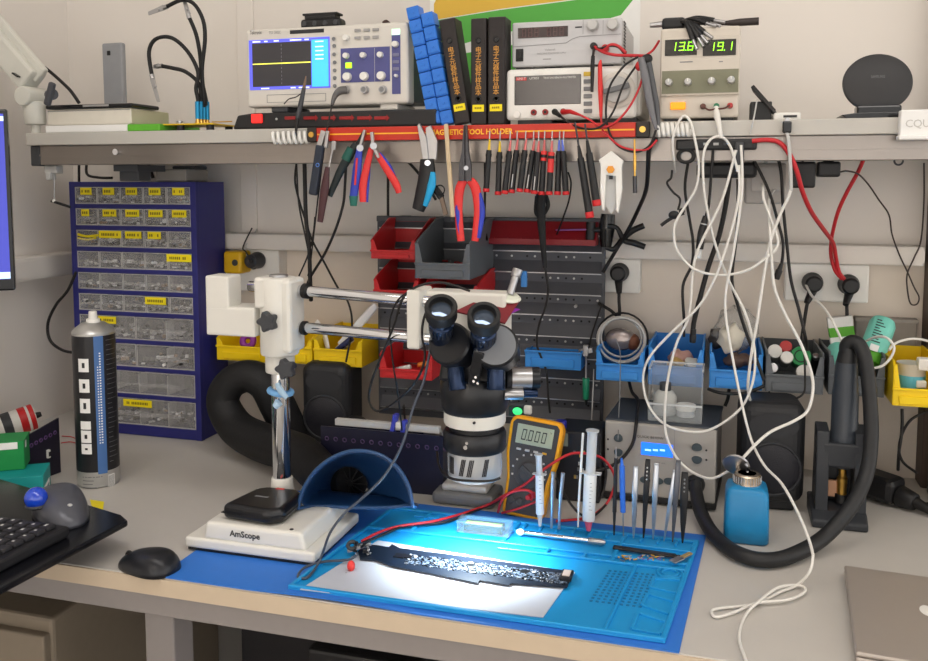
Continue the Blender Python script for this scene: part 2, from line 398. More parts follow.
for r_ in range(2):
    for c_ in range(3):
        p = so(358 + c_ * 9, 30.5 + r_ * 7.5 - c_ * .4); t.part('button', M().box(p.x - .006, p.x + .006, Yo - .003, Yo, p.z - .0026, p.z + .0026, 0, .001), mat('button_grey', (160, 158, 156), .5))
p = so(349, 65.5); t.part('lit_button', M().box(p.x - .006, p.x + .006, Yo - .003, Yo, p.z - .005, p.z + .005, 0, .001), em('lime_light', (176, 250, 40), .9), label='lit lime green button')
for px in (347, 366, 384):
    p = so(px, 90); t.part('bnc_socket', M().cyl(p, p - Y_ * .012, .0062, None, 0, 20).cyl(p - Y_ * .012, p - Y_ * .0122, .0045, None, 1, 16).torus(p - Y_ * .004, .0066, .001, Y_), [steel, mgrey])
SCT = z1
# black camera bracket on the scope
x0, x1, z0, z1 = fr(301, 341, 11, 26, 1.50)
z0 = SCT + .0005
t = Thing('microphone_bar', 'small black bar with four round openings on top of the oscilloscope', 'accessory', ((x0 + x1) / 2, 1.5, z0))
t.part('body', M().box(x0, x1, 1.495, 1.525, z0, z0 + .018, 0, .006, 3).box(x0 + .007, x1 - .01, 1.498, 1.522, z0 + .016, z0 + .027, 0, .003).box(x0 + .004, x1 - .006, 1.497, 1.523, z0 + .024, z0 + .028, 0, .001), black)
for k in range(4): t.part('port', M().cyl((x0 + .009 + k * (x1 - x0 - .018) / 3, 1.4955, z0 + .009), (x0 + .009 + k * (x1 - x0 - .018) / 3, 1.4935, z0 + .009), .005, .004, 0, 16), dgrey)
p = W(386, 19, 1.5)
solo('probe_clip', 'tiny dark brown clip lying on top of the oscilloscope right end', 'clip', M().tube([(p.x - .006, 1.50, SCT + .004), (p.x, 1.5, SCT + .006), (p.x + .008, 1.5, SCT + .003)], [.003, .004, .0015], 8).box(p.x - .008, p.x, 1.497, 1.503, SCT + .0003, SCT + .003), mat('brown_plastic', (60, 36, 30), .5), (p.x, 1.5, SCT))

# probe hanging in front of the scope, with its lead
pt = wpts([(306, 76, 1.44), (304, 88, 1.437), (301, 103, 1.435), (297.5, 118, 1.432), (296, 131, 1.430)])
t = Thing('scope_probe', 'grey scope probe hanging tip-up in front of the oscilloscope screen', 'probe', pt[-1])
t.part('barrel', M().tube(pt[1:4], [.0035, .0045, .004], 10), dgrey)
t.part('tip', M().tube([pt[0], (pt[0] + pt[1]) / 2, pt[1]], [.0008, .0022, .0035], 8), mat('probe_tip', (120, 96, 76), .4), label='brownish pointed tip')
t.part('strain_relief', M().tube(pt[3:], [.004, .0022], 8), blackc)
t.part('lead', M().tube([pt[-1]] + wpts([(296, 148), (297, 175), (299, 205), (305, 235), (310, 262), (308, 276)], 1.5), .0016, 8), blackc)
t.part('ground_lead', M().tube([pt[1] + V(0, 0, -.006)] + wpts([(296, 97), (289, 99), (284, 104)], 1.452), .0011, 6), blackc)
pt = wpts([(346, 90, 1.457), (340, 91, 1.45), (335, 96, 1.447), (332, 105, 1.445), (329, 120, 1.437), (326, 135, 1.43), (322, 165, 1.44), (316, 215, 1.5), (312, 250, 1.55), (309, 276, 1.58)])
t = Thing('probe_cable', 'grey angled probe connector with thin lead on the first scope input', 'cable', pt[0])
t.part('connector', M().tube(pt[:4], [.0072, .0072, .005, .0025], 12), mat('probe_grey', (96, 94, 92), .4))
t.part('lead', M().tube(pt[3:], .0015, 8), blackc)

# ---- leaning blue box chains
def chain(label, l, r, yb, yt, tilt, Yf, n, dep, group):
    p = W((l + r) / 2, yb, Yf); h = (W(l, yt, Yf).z - ST) / math.cos(tilt); w = W(r, yb, Yf).x - W(l, yb, Yf).x
    t = Thing('component_box_chain', label, 'storage box', (p.x, Yf, ST + .001 + abs(math.sin(tilt)) * w / 2), (0, -tilt, 0), group)
    hh = h / n
    for k in range(n):
        b = M().box(-w/2, w/2, 0, dep, k * hh + .0006, (k + 1) * hh - .0006, 0, .0015)
        b.box(-w/2 + .001, w/2 - .001, -.0012, .001, k * hh + .003, (k + 1) * hh - .004, 0, .0006)
        b.box(-w * .12, w * .12, -.0022, 0, k * hh + hh * .42, k * hh + hh * .56, 0, .0005)
        t.part('snap_lid_box', b, mat('smd_box_blue', (44, 118, 214), .45, var=.05))
chain('left chain of blue snap-lid boxes leaning beside the oscilloscope', 428.5, 440.8, 127.5, 7, math.radians(11.5), 1.465, 9, .03, 'leaning chains of blue snap-lid boxes')
chain('right chain of blue snap-lid boxes leaning against the first black folder', 441.4, 453.4, 127, 13, math.radians(11.2), 1.466, 8, .03, 'leaning chains of blue snap-lid boxes')

# ---- black sample folders
leather = mat('black_leatherette', (34, 28, 28), .5, var=.15, scale=200, bump=.3); goldp = mat('gold_print', (222, 160, 70), .45, metal=.2)
def folder(label, l, r, yt, yb, tilt):
    Yf = 1.468; p0 = W(l, yb, Yf); p1 = W(r, yb, Yf); w = p1.x - p0.x; h = (W(l, yt, Yf).z - ST) / math.cos(tilt)
    t = Thing('sample_folder', label, 'folder', ((p0.x + p1.x) / 2, Yf, ST + .001 + abs(math.sin(tilt)) * w / 2), (0, -tilt, 0), 'black folders with gold spine lettering', True)
    b = M().box(-w/2, w/2, 0, .006, 0, h, 0, .003).box(-w/2, -w/2 + .003, .003, .046, 0, h, 0, .001).box(w/2 - .003, w/2, .003, .046, 0, h, 0, .001)
    t.part('cover', b, leather); t.part('pages', M().box(-w/2 + .004, w/2 - .004, .007, .044, .003, h - .004), paperw)
    b = M(); z = h * .70
    for ch in '电子元器件样品本':
        b.text(ch, .0112, (0, -.0004, z), X_, Z_, 0, 'CENTER', .0003, .0); z -= h * .057
    b.lathe([(.003, 0), (.003, .0004)], (0, -.0002, z), -Y_, 10, 0)
    t.part('spine_lettering', b, goldp, label='gold Chinese spine lettering')
    for zz in (.79, .24): t.part('rivet', M().torus((0, -.0004, h * zz), .0042, .0012, Y_).cyl((0, 0, h * zz), (0, -.0006, h * zz), .004, None, 0, 14), blackg)
    b = M().box(-w * .36, w * .36, -.0012, .0002, h * .125, h * .19, 0)
    for q in range(4): b.box(-w * .22 + q * w * .115, -w * .14 + q * w * .115, -.0016, -.001, h * .15, h * .168, 1)
    t.part('sticker', b, [ylab, mat('yellow_ink', (150, 130, 20), .6, var=0)], label='yellow sticker at the foot of the spine')
folder('leftmost black folder, leaning left beside the blue box chains', 454.2, 470, 20, 124.5, math.radians(9.0))
folder('middle of the three black folders, standing upright', 470.5, 486.2, 19, 124, 0.0)
folder('rightmost black folder, standing upright beside the white bench meter', 487.5, 504.5, 17.5, 122.5, 0.0)

# ---- bench multimeter
Yu = 1.475; x0, x1, z0, z1 = fr(505.5, 637, 67, 119, Yu); zz = ST + .008
t = Thing('bench_multimeter', 'white bench multimeter with dark blank display and leads plugged in', 'multimeter', (x0, Yu, ST))
t.part('case', M().box(x0, x1, Yu, Yu + .02, zz, z1, 0, .008, 3).box(x0 + .004, x1 + .006, Yu + .015, Yu + .19, zz + .003, z1 - .003, 1, .008), [white, offw])
for a in (x0 + .05, x1 - .03): t.part('foot', M().box(a - .03, a + .03, Yu + .006, Yu + .16, ST + .0003, zz + .002, 0, .002), black)
def su(px, py, d=0): p = W(px, py, Yu); return V(p.x, Yu - d, p.z)
f4 = fr(514.5, 581, 75, 104.5, Yu)
b = M().box(f4[0], f4[1], Yu - .0012, Yu + .002, f4[2], f4[3], 0, .001)
t.part('display', b, mat('display_glass', (64, 60, 60), .12, var=0), label='dark blank display')
b = M().box(f4[0] + .003, f4[0] + .021, Yu - .0016, Yu, f4[3] - .008, f4[3] - .0025, 0).text('UNI-T', .006, (f4[0] + .0045, Yu - .0018, f4[3] - .0052), X_, Z_, 1, width=.015)
b.text('UT803', .005, (f4[0] + .026, Yu - .0014, f4[3] - .0052), X_, Z_, 1, width=.016).text('TRUE RMS BENCH MULTIMETER', .0045, (f4[0] + .05, Yu - .0014, f4[3] - .0052), X_, Z_, 1, width=.055)
t.part('lettering', b, [red, white])
p = su(517, 114.5); t.part('power_button', M().cyl(p, p - Y_ * .005, .0068, None, 0, 20, .0012), white)
for px, mt in ((534, red), (545.5, red), (555, black), (563.5, red)):
    p = su(px, 112.5 - (px - 534) * .03); t.part('jack', M().cyl(p, p - Y_ * .004, .0052, None, 0, 18, .0008).cyl(p - Y_ * .004, p - Y_ * .0044, .0025, None, 1, 12), [mt if mt is black else mat('jack_red', (150, 34, 34), .4), black])
for k in range(6):
    p = su(588, 74 + k * 7.4); t.part('button', M().box(p.x - .007, p.x + .007, Yu - .003, Yu, p.z - .0035, p.z + .0035, 0, .001), mat('button_yellow', (214, 180, 60), .5) if k == 0 else mgrey)
p = su(617, 90); t.part('dial_rim', M().lathe([(.030, 0), (.030, .002), (.027, .003)], p, -Y_, 40, 0), offw)
t.part('dial', M().lathe([(.022, 0), (.022, .008), (.020, .010)], p, -Y_, 36, 0).rbox(p - Y_ * .012 - X_ * .021 - Z_ * .004, p - Y_ * .012 + X_ * .021 + Z_ * .006, .009, .008, 1, .002, Y_), [lgrey, mgrey])
UTOP = z1
# leads of the bench meter
pk = wpts([(555, 112, 1.468), (560, 116, 1.455), (570, 123, 1.440), (583, 128.5, 1.432), (600, 127, 1.43), (613, 112, 1.436), (624, 84, 1.45), (636, 66, 1.455), (640, 59, 1.455)])
t = Thing('test_lead', 'black test lead plugged into the white bench meter, looping down past the shelf edge', 'test lead', pk[0])
t.part('wire', M().tube(pk, .0018, 8), blackc); t.part('plug', M().cyl(pk[0], pk[1], .0045, .003, 0, 12), black)
pk = wpts([(563, 112, 1.468), (570, 111.5, 1.455), (580, 115, 1.446), (590, 120, 1.44), (602, 127, 1.432), (616, 122, 1.432), (630, 106, 1.44), (640, 86, 1.45), (643, 72, 1.45)])
t = Thing('test_lead', 'red test lead plugged into the white bench meter by its red plug', 'test lead', pk[0])
t.part('wire', M().tube(pk, .0018, 8), redc); t.part('plug', M().cyl(pk[0], pk[1], .0046, .0036, 0, 12).cyl(pk[1], pk[2], .0036, .002, 0, 12), red)

# ---- bench power supply on top of the meter
Yq = 1.50; x0, x1, z0, z1 = fr(512, 622, 20, 62, Yq); zq = UTOP + .006
t = Thing('bench_power_supply', 'grey-white bench power supply stacked on top of the bench multimeter', 'power supply', (x0, Yq, UTOP))
t.part('case', M().box(x0, x1, Yq, Yq + .01, zq, z1, 0, .003).box(x0 + .001, x1 - .0005, Yq + .006, Yq + .2, zq, z1 - .001, 0, .002), mat('supply_grey', (196, 196, 198), .42, var=.02))
for a in (x0 + .02, x0 + .07, x1 - .03): t.part('foot', M().box(a - .015, a + .015, Yq + .01, Yq + .16, UTOP - .001, zq + .001), black)
def sq(px, py, d=0): p = W(px, py, Yq); return V(p.x, Yq - d, p.z)
f4 = fr(518, 568, 27, 37.5, Yq)
b = M().box(f4[0], f4[1], Yq - .001, Yq, f4[2], f4[3], 0)
wd = (f4[1] - f4[0]) / 8
for k in (0, 1, 2, 4, 5, 6):
    xx = f4[0] + (k + .7) * wd
    for (a, c, e, g) in ((0, .6, .1, .14), (0, .6, .48, .52), (0, .6, .86, .9), (0, .08, .1, .9), (.52, .6, .1, .9)):
        b.box(xx + a * wd, xx + c * wd, Yq - .0014, Yq - .0008, f4[2] + (f4[3] - f4[2]) * e, f4[2] + (f4[3] - f4[2]) * g, 1)
t.part('display', b, [mat('display_dark', (44, 24, 26), .2, var=0), mat('segment_off', (92, 50, 50), .3, var=0)], label='unlit dark red display')
f4 = fr(516, 523.5, 49, 61.5, Yq)
t.part('power_switch', M().box(f4[0], f4[1], Yq - .002, Yq, f4[2], f4[3], 0, .001).box(f4[0] + .003, f4[1] - .003, Yq - .005, Yq - .001, f4[2] + .004, f4[3] - .004, 0, .001), black)
for px, py in ((593, 25.5), (613, 25)):
    p = sq(px, py); t.part('knob', M().cyl(p, p - Y_ * .013, .0098, .0085, 0, 24, .001).lathe([(.0108, 0), (.0108, .002)], p, -Y_, 24), lgrey)
b = M()
ln = [sq(*q, .0003) for q in ((512.5, 47), (566, 43), (572, 39), (580, 36.5), (621, 34))]
for a, c in zip(ln, ln[1:]): b.rbox(a, c, .0008, .0008, 0, 0, Y_)
b.text('Voltcraft', .0055, sq(545, 50, .0003), X_, Z_, 0, width=.018); b.text('SWITCHING MODE POWER SUPPLY', .0042, sq(537, 54, .0003), X_, Z_, 0, width=.05)
b.box(sq(543, 59).x, sq(551, 59).x, Yq - .0003, Yq, sq(545, 59.6).z, sq(545, 58.8).z, 0)
for px in (583, 603): b.box(sq(px, 20).x, sq(px, 20).x + .0006, Yq - .0003, Yq, sq(px, 34).z, sq(px, 20).z, 0)
b.box(sq(575, 27).x, sq(582, 27).x, Yq - .0003, Yq, sq(575, 28).z, sq(575, 26.6).z, 1)
t.part('lettering', b, [inkgrey, ink])
b = M()
for k in range(13):
    b.box(x1 - .001, x1 + .0004, Yq + .03, Yq + .055, zq + .006 + k * .0055, zq + .0085 + k * .0055)
t.part('side_vent', b, ink)
p = sq(594.5, 47)
t.part('terminal', M().cyl(p, p - Y_ * .014, .006, None, 0, 16, .001), black); p2 = sq(606, 49); t.part('terminal', M().cyl(p2, p2 - Y_ * .014, .006, None, 0, 16, .001), red)
# leads hanging from the supply terminals
pk = wpts([(594, 47, 1.484), (593, 56, 1.46), (592.5, 68, 1.458), (592, 92, 1.458)])
t = Thing('test_lead', 'black banana-plug test lead hanging from the bench power supply terminal', 'test lead', pk[0])
t.part('wire', M().tube(wpts([(594, 47, 1.484), (600, 48.5, 1.47), (608, 46, 1.468), (618, 47, 1.468), (625, 54, 1.47), (632, 57, 1.468)]), .0018, 8).tube(pk[:2], .0022, 8), blackc)
t.part('plug', M().tube(pk[1:], [.0032, .0036, .0024], 10), black)
pk = wpts([(601, 60, 1.462), (600, 66, 1.46), (600.5, 90, 1.46), (601, 117, 1.46)])
t = Thing('test_probe', 'red test probe hanging straight down across the bench meter dial', 'probe', pk[0])
t.part('grip', M().tube(pk, [.0012, .0035, .0042, .0025], 10), redg)
t.part('wire', M().tube([pk[-1]] + wpts([(602, 128, 1.44), (606, 134, 1.43), (622, 147, 1.426), (645, 150, 1.426), (657, 140, 1.426)]), .0017, 8), redc)
pk = wpts([(595, 47, 1.482), (603, 52, 1.464), (615, 55, 1.462), (632, 55.5, 1.462), (645, 56, 1.464)])
solo('test_lead', 'red test lead bundle draped from the bench power supply to the hanging grey clip', 'test lead', M().tube(pk, .0026, 8).tube(wpts([(603, 51, 1.47), (610, 45, 1.468), (618, 46, 1.468), (626, 53, 1.466)]), .0026, 8).tube(wpts([(645, 56, 1.464), (653, 50, 1.48), (659, 41, 1.5)]), .002, 8), redc, pk[0], rot=(0, 0, 0))
pk = wpts([(638, 57, 1.46), (624, 66, 1.452), (610, 86, 1.448), (606, 108, 1.444), (608, 128, 1.434), (617, 145, 1.428), (634, 152, 1.426), (649, 146, 1.427), (656, 130, 1.43)])
solo('test_lead', 'black test lead making the largest loop below the red tool bar right end', 'test lead', M().tube(pk, .0018, 8), blackc, pk[0])
# grey crocodile clamp pair hanging at the shelf edge
pk = wpts([(641, 58, 1.45), (645, 76, 1.442), (650, 104, 1.436), (656, 129, 1.43)])
t = Thing('kelvin_clip', 'grey hanging clip with red collar between the bench meter and the lit supply', 'clip', pk[0])
t.part('handle', M().tube(pk, [.005, .0065, .006, .0025], 10, flat=.7), mat('clip_grey', (112, 112, 116), .45))
pk2 = wpts([(648, 60, 1.455), (652, 84, 1.452), (657, 110, 1.444), (658, 130, 1.434)])
t.part('handle', M().tube(pk2, [.005, .006, .005, .002], 10, flat=.7), mat('clip_grey_dark', (84, 86, 90), .45))
t.part('collar', M().ball(W(639, 66, 1.455), (.006, .005, .008)), red)
t.part('knuckle', M().ball(W(647, 59, 1.455), (.009, .006, .008)), black)

# ---- lit power supply
Yl = 1.472; x0, x1, z0, z1 = fr(660, 740, 27, 117, Yl); zl = ST + .006
t = Thing('lit_power_supply', 'upright beige bench supply with two green digital displays', 'power supply', (x0, Yl, ST))
cs = mat('supply_beige', (206, 198, 186), .45, var=.02)
t.part('case', M().box(x0, x1, Yl, Yl + .2, zl, z1, 0, .004), cs)
for a in (x0 + .02, x1 - .02): t.part('foot', M().box(a - .012, a + .012, Yl + .004, Yl + .17, ST + .0003, zl + .001), black)
def sl(px, py, d=0): p = W(px, py, Yl); return V(p.x, Yl - d, p.z)
f4 = fr(661, 740, 37, 95.5, Yl); t.part('bezel', M().box(f4[0], f4[1], Yl - .004, Yl + .001, f4[2], f4[3], 0, .0015), cs)
seg = em('segment_green', (150, 255, 40), 1.6)
SEGS = {'0': 'abcdef', '1': 'bc', '3': 'abcdg', '6': 'acdefg', '9': 'abcdfg', 'I': 'bc'}
def digits(b, s, x, z, w, h, Y, mi, sp, slant=.12, th=.14):
    for ch in s:
        if ch == '.':
            b.box(x - sp * .22, x - sp * .22 + w * th * 1.2, Y - .0004, Y, z - h * .02, z + h * .09, mi); continue
        for q in SEGS[ch]:
            r = dict(a=(0, 1, 1 - th*.6, 1), g=(0, 1, .5 - th*.3, .5 + th*.3), d=(0, 1, 0, th*.6), b=(1 - th, 1, .5, 1), c=(1 - th, 1, 0, .5), f=(0, th, .5, 1), e=(0, th, 0, .5))[q]
            b.add([(x + r[i] * w + r[j] * h * slant, Y - .0003, z + r[j] * h) for i, j in ((0, 2), (1, 2), (1, 3), (0, 3))], [[0, 1, 2, 3]], mi)
        x += sp
for l, r, txt in ((665, 697, '13.6'), (703, 736, '19.1')):
    f4 = fr(l, r, 39.5, 55.5, Yl - .004)
    b = M().box(f4[0], f4[1], Yl - .0052, Yl - .003, f4[2], f4[3], 0)
    w_ = f4[1] - f4[0]; h_ = f4[3] - f4[2]
    digits(b, txt, f4[0] + w_ * .16, f4[2] + h_ * .30, w_ * .17, h_ * .52, Yl - .0053, 1, w_ * .27)
    t.part('display', b, [mat('display_black', (36, 32, 26), .3, var=0), seg], label='black display with glowing green digits ' + txt)
f4 = fr(662, 738.5, 70, 93, Yl - .004); t.part('knob_panel', M().box(f4[0], f4[1], Yl - .0052, Yl - .003, f4[2], f4[3], 0), mat('panel_olive', (126, 126, 104), .5), label='olive grey knob panel')
for px, py in ((669, 83), (688, 82.5), (711.5, 81.5), (731, 80.5)):
    p = sl(px, py, .005); t.part('knob', M().cyl(p, p - Y_ * .014, .0062, .0052, 0, 20, .001).box(p.x - .0008, p.x + .0008, p.y - .0145, p.y - .01, p.z, p.z + .005, 1), [lgrey, white])
p = sl(678, 106); t.part('power_switch', M().box(p.x - .012, p.x + .012, Yl - .005, Yl + .001, p.z - .006, p.z + .006, 0, .002), em('switch_orange', (240, 150, 20), .55), label='glowing orange rocker switch')
for px, mt in ((703, mat('post_brown', (90, 50, 40), .4)), (716.5, mat('post_green', (40, 120, 84), .4)), (730, mat('post_red', (190, 60, 60), .4))):
    p = sl(px, 106.5 - (px - 703) * .03); t.part('terminal', M().cyl(p, p - Y_ * .012, .0048, .004, 0, 16, .001), mt)
b = M()
for px, py, w_ in ((680, 63, .02), (719, 62.5, .006)): b.box(sl(px, py).x, sl(px, py).x + w_, Yl - .0044, Yl - .0039, sl(px, py).z, sl(px, py).z + .0016)
t.part('lettering', b, inkgrey)
LTOP = z1
# DC plug octopus
p = W(684, 24, 1.49)
t = Thing('plug_adapter_set', 'fan of black barrel plugs with silver tips lying on the lit power supply', 'adapter', (p.x, 1.49, LTOP))
h0 = V(p.x - .01, 1.50, LTOP + .012)
t.part('hub', M().box(h0.x - .025, h0.x + .012, 1.485, 1.515, LTOP + .0005, LTOP + .02, 0, .005).cyl((h0.x - .024, 1.5, LTOP + .012), (h0.x - .045, 1.5, LTOP + .011), .005, .004, 1), [black, steel])
for k, (px, py) in enumerate(((701, 42), (706, 40), (709, 37.5), (712, 34), (714, 30.5), (718, 26), (722, 22.5))):
    e = W(px - 8, py - 2, 1.462 + k * .003); e.z = max(e.z, LTOP + .006) if k > 3 else e.z
    c = V((h0.x + e.x) / 2, 1.474 + k * .002, max((h0.z + e.z) / 2 + .006, LTOP + .009)); g = e + (e - c).normalized() * .018
    pg = t.part('plug', M().tube([h0, c, e], [.003, .0034, .0045], 8), black); t.part('tip', M().tube([e, g], [.0028, .0028], 8), steel, pg)
e0, e1, e2 = V(p.x + .05, 1.50, LTOP + .009), V(p.x + .085, 1.50, LTOP + .009), V(p.x + .10, 1.5, LTOP + .009)
t.part('handle', M().tube([V(h0.x, 1.5, LTOP + .012), e0, e1, V(p.x + .115, 1.5, LTOP + .0095)], [.003, .0025, .006, .0062], 10), mat('rubber_brown', (52, 44, 42), .5))

# ---- small holder and white device to the right
t = Thing('phone_stand', 'small black folding stand with tilted plate on the shelf by the white box', 'stand', W(768, 116, 1.50))
a, c = W(753, 88, 1.50), W(775, 113, 1.49)
t.part('tilted_plate', M().rbox(a, c, .006, .03, 0, .001, Y_), black); x0, x1, z0, z1 = fr(750, 765, 102, 116, 1.5)
t.part('base', M().box(x0, x1 + .01, 1.49, 1.54, ST + .0003, z1, 0, .002), black)
x0, x1, z0, z1 = fr(760, 801, 105, 117, 1.49)
t = Thing('white_hub', 'small white flat box with black port lying beside the tilted black stand', 'device', (x0, 1.49, ST))
t.part('case', M().box(x0 + .02, x1, 1.485, 1.535, ST + .0003, ST + .013, 0, .003), white); t.part('port', M().box(x0 + .035, x0 + .055, 1.4835, 1.486, ST + .005, ST + .0085), black)

# ---- wireless charger
p = W(878, 88, 1.52); R_ = W(914, 88, 1.52).x - p.x
t = Thing('charging_stand', 'round black wireless charging stand standing alone on the shelf', 'charger', (p.x, 1.52, ST))
TT = Matrix.Translation((p.x, 1.53, ST + .012 + R_ * .92)) @ Matrix.Rotation(math.radians(-14), 4, 'X')
disc = M().lathe([(0, -.0065), (R_ * .9, -.0065), (R_ * .985, -.004), (R_, 0), (R_ * .985, .004), (R_ * .9, .0065), (0, .0065)], (0, 0, 0), Y_, 56, 0, TT, sx=1.0, sy=.92)
t.part('pad', disc, mat('charger_black', (48, 48, 50), .5, var=.06))
t.part('logo', M().text('SAMSUNG', .006, TT @ V(0, -.0072, R_ * .15), X_, Z_, 0, 'CENTER', width=.020), mgrey)
zb = ST + .0004
b = M().prism([(p.x - .046, zb), (p.x + .046, zb), (p.x + .056, zb + .007), (p.x + .032, zb + .010), (p.x - .032, zb + .010), (p.x - .056, zb + .007)], (0, 1.485, 0), X_, Z_, (0, .07, 0), 0, .001)
b.box(p.x - .032, p.x + .032, 1.50, 1.53, zb + .008, zb + .022, 0, .003)
t.part('base', b, blackg)

# ---- white sign on the shelf edge
x0, x1, z0, z1 = fr(899, 936, 110, 140, 1.44)
t = Thing('shelf_sign', 'white sign block with faint grey letters fixed to the shelf front edge', 'sign', (x0, 1.44, z0))
b = M().box(x0, x1, 1.430, 1.4495, z0 + .006, z1, 0, .002).box(x0 - .002, x1, 1.426, 1.4495, z0, z0 + .007, 0, .002)
t.part('plate', b, paperw)
t.part('lettering', M().text('CQU', .016, W(905, 124, 1.4298), X_, Z_, 0, space=.95, width=.032), mat('faint_print', (196, 194, 190), .6, var=0))
p = W(900, 159, 1.47)
solo('hook', 'small dark hook under the shelf rail at the right', 'hook', M().torus((p.x, 1.48, 1.334), .006, .0015, Y_), dgrey, (p.x, 1.48, 1.33))
# ================================================================ LEFT END OF THE SHELF
# articulated lamp arm
Ya = 1.47
a0, a1 = W(-30, 8, Ya), W(34, 82, Ya); jt = W(32, 97, Ya)
t = Thing('desk_lamp', 'cream jointed lamp arm with black knob reaching in at the upper left corner', 'lamp', V(jt.x + .004, Ya, ST))
t.part('arm_tube', M().rbox(a0, a1, .05, .044, 0, .006, Y_).rbox(a0 + V(.018, .0, .016), a1 + V(.020, 0, .010), .036, .014, 0, .004, Y_), cream)
t.part('switch', M().rbox(W(13, 73, Ya - .026), W(19, 77, Ya - .026), .003, .009, 0, .001, Y_), blackg)
t.part('joint', M().cyl((jt.x, Ya - .028, jt.z), (jt.x, Ya + .028, jt.z), .020, None, 0, 28, .004).cyl((jt.x + .004, Ya, jt.z - .010), (jt.x + .006, Ya, W(38, 125, Ya).z), .022, .020, 0, 24, .004), cream)
t.part('post', M().cyl((jt.x + .006, Ya, ST + .0005), (jt.x + .006, Ya, jt.z - .02), .009, None, 0, 16), cream)
k0 = W(49, 94, Ya - .035)
t.part('knob', M().cyl((k0.x - .012, Ya - .02, k0.z), (k0.x + .004, Ya - .03, k0.z), .010, .011, 0, 16).rbox(k0 + V(-.006, 0, -.022), k0 + V(.010, 0, .022), .014, .010, 0, .004, Y_), mat('knob_charcoal', (66, 68, 74), .5), label='charcoal lever knob')
cable('lamp_cable', 'black cable leaving the cream lamp arm and dropping behind the shelf boxes', [(26, 53), (32, 59), (48, 70), (66, 86), (73, 94), (79, 103)], .0035, blackc, 1.52)

# boxes under the tablet
x0, x1, z0, z1 = fr(44, 135, 123, 133, 1.46)
t = Thing('product_box', 'flat white box with bright green end lying lowest on the left shelf end', 'box', (x0, 1.46, ST))
t.part('carton', M().box(x0, x1 - .02, 1.463, 1.60, ST + .0006, ST + .0145, 0, .002), paperw)
t.part('green_end', M().box(x1 - .0205, W(160, 125, 1.465).x, 1.4635, 1.60, ST + .0006, ST + .0142, 0, .002), ltgreen, label='bright green end')
x0, x1, _, _ = fr(46, 130, 108, 122, 1.465); za = ST + .015; zb = W(90, 108.5, 1.465).z
t = Thing('white_carton', 'thick cream carton under the black tablet on the left shelf end', 'box', (x0, 1.465, za))
t.part('body', M().box(x0, x1, 1.468, 1.59, za, zb, 0, .003), mat('carton_cream', (222, 217, 204), .6)); t.part('side_flap', M().box(x1 - .0004, x1 + .0006, 1.47, 1.588, za + .001, zb - .002), mat('carton_side', (196, 188, 166), .6))
t.part('lid_line', M().box(x0 + .002, x1 - .002, 1.4672, 1.469, zb - .004, zb - .003), inkgrey)
x0 = W(44, 105, 1.46).x; x1 = W(131, 104, 1.46).x
t = Thing('tablet', 'thin black tablet lying flat on the cream carton', 'tablet', (x0, 1.46, zb))
t.part('case', M().box(x0, x1, 1.462, 1.55, zb + .0005, zb + .0085, 0, .003), blackg)
t.part('edge_connector', M().box(x0 + .09, x0 + .15, 1.4612, 1.463, zb + .003, zb + .0072, 0, .0005), steel)
zt = zb + .0088
# grey tower standing behind
x0, x1, z0, z1 = fr(104, 124, 43, 104, 1.66)
t = Thing('router', 'upright slim grey device standing behind the tablet, above the drawer cabinet', 'device', (x0, 1.66, ST))
t.part('case', M().box(x0, x1, 1.655, 1.67, ST + .0008, z1, 0, .004), mat('device_grey', (148, 150, 154), .45))
p = W(108.5, 53, 1.654); t.part('camera_window', M().box(p.x - .004, p.x + .004, 1.6535, 1.656, p.z - .005, p.z + .005, 0, .001), black)

# helping hand tool
x0, x1 = W(149, 121, 1.48).x, W(214, 121, 1.48).x; zp = ST + .0115
t = Thing('helping_hand', 'yellow-plated helping hand with four black flexible arms and crocodile clips', 'tool', ((x0 + x1) / 2, 1.5, ST))
t.part('plate', M().box(x0, x1, 1.475, 1.56, zp, zp + .003, 0, .001), mat('plate_yellow', (226, 190, 40), .35, metal=.3))
for px in (154, 181, 210.5):
    p = W(px, 125, 1.485); t.part('foot', M().cyl((p.x, 1.484, ST + .0005), (p.x, 1.484, zp), .0075, None, 0, 16), black)
for px in (154, 210.5):
    p = W(px, 125, 1.485); t.part('foot', M().cyl((p.x, 1.55, ST + .0005), (p.x, 1.55, zp), .0075, None, 0, 16), black)
p = W(180, 119, 1.485); t.part('screw', M().cyl((p.x, 1.484, zp + .003), (p.x, 1.484, zp + .006), .004).cyl((p.x, 1.484, zp + .006), (p.x, 1.484, zp + .0085), .006), steel)
arms = [([(198, 100, 1.49), (196, 88, 1.49), (198, 72, 1.49), (188, 52, 1.49), (172, 38, 1.49), (156, 39, 1.49), (149, 52, 1.49), (152, 76, 1.49)], (158, 100)),
        ([(201, 100, 1.50), (199, 84, 1.50), (186, 72, 1.50), (172, 68, 1.50), (161, 66, 1.50)], (155, 66.5)),
        ([(204, 98, 1.50), (202, 70, 1.50), (205, 40, 1.50), (203, 20, 1.50), (194, 4, 1.50), (182, 0, 1.50), (166, 7, 1.50)], (150, 13)),
        ([(206, 100, 1.51), (202, 80, 1.51), (200, 55, 1.51), (196, 34, 1.51), (189, 17, 1.51)], (184.5, 1))]
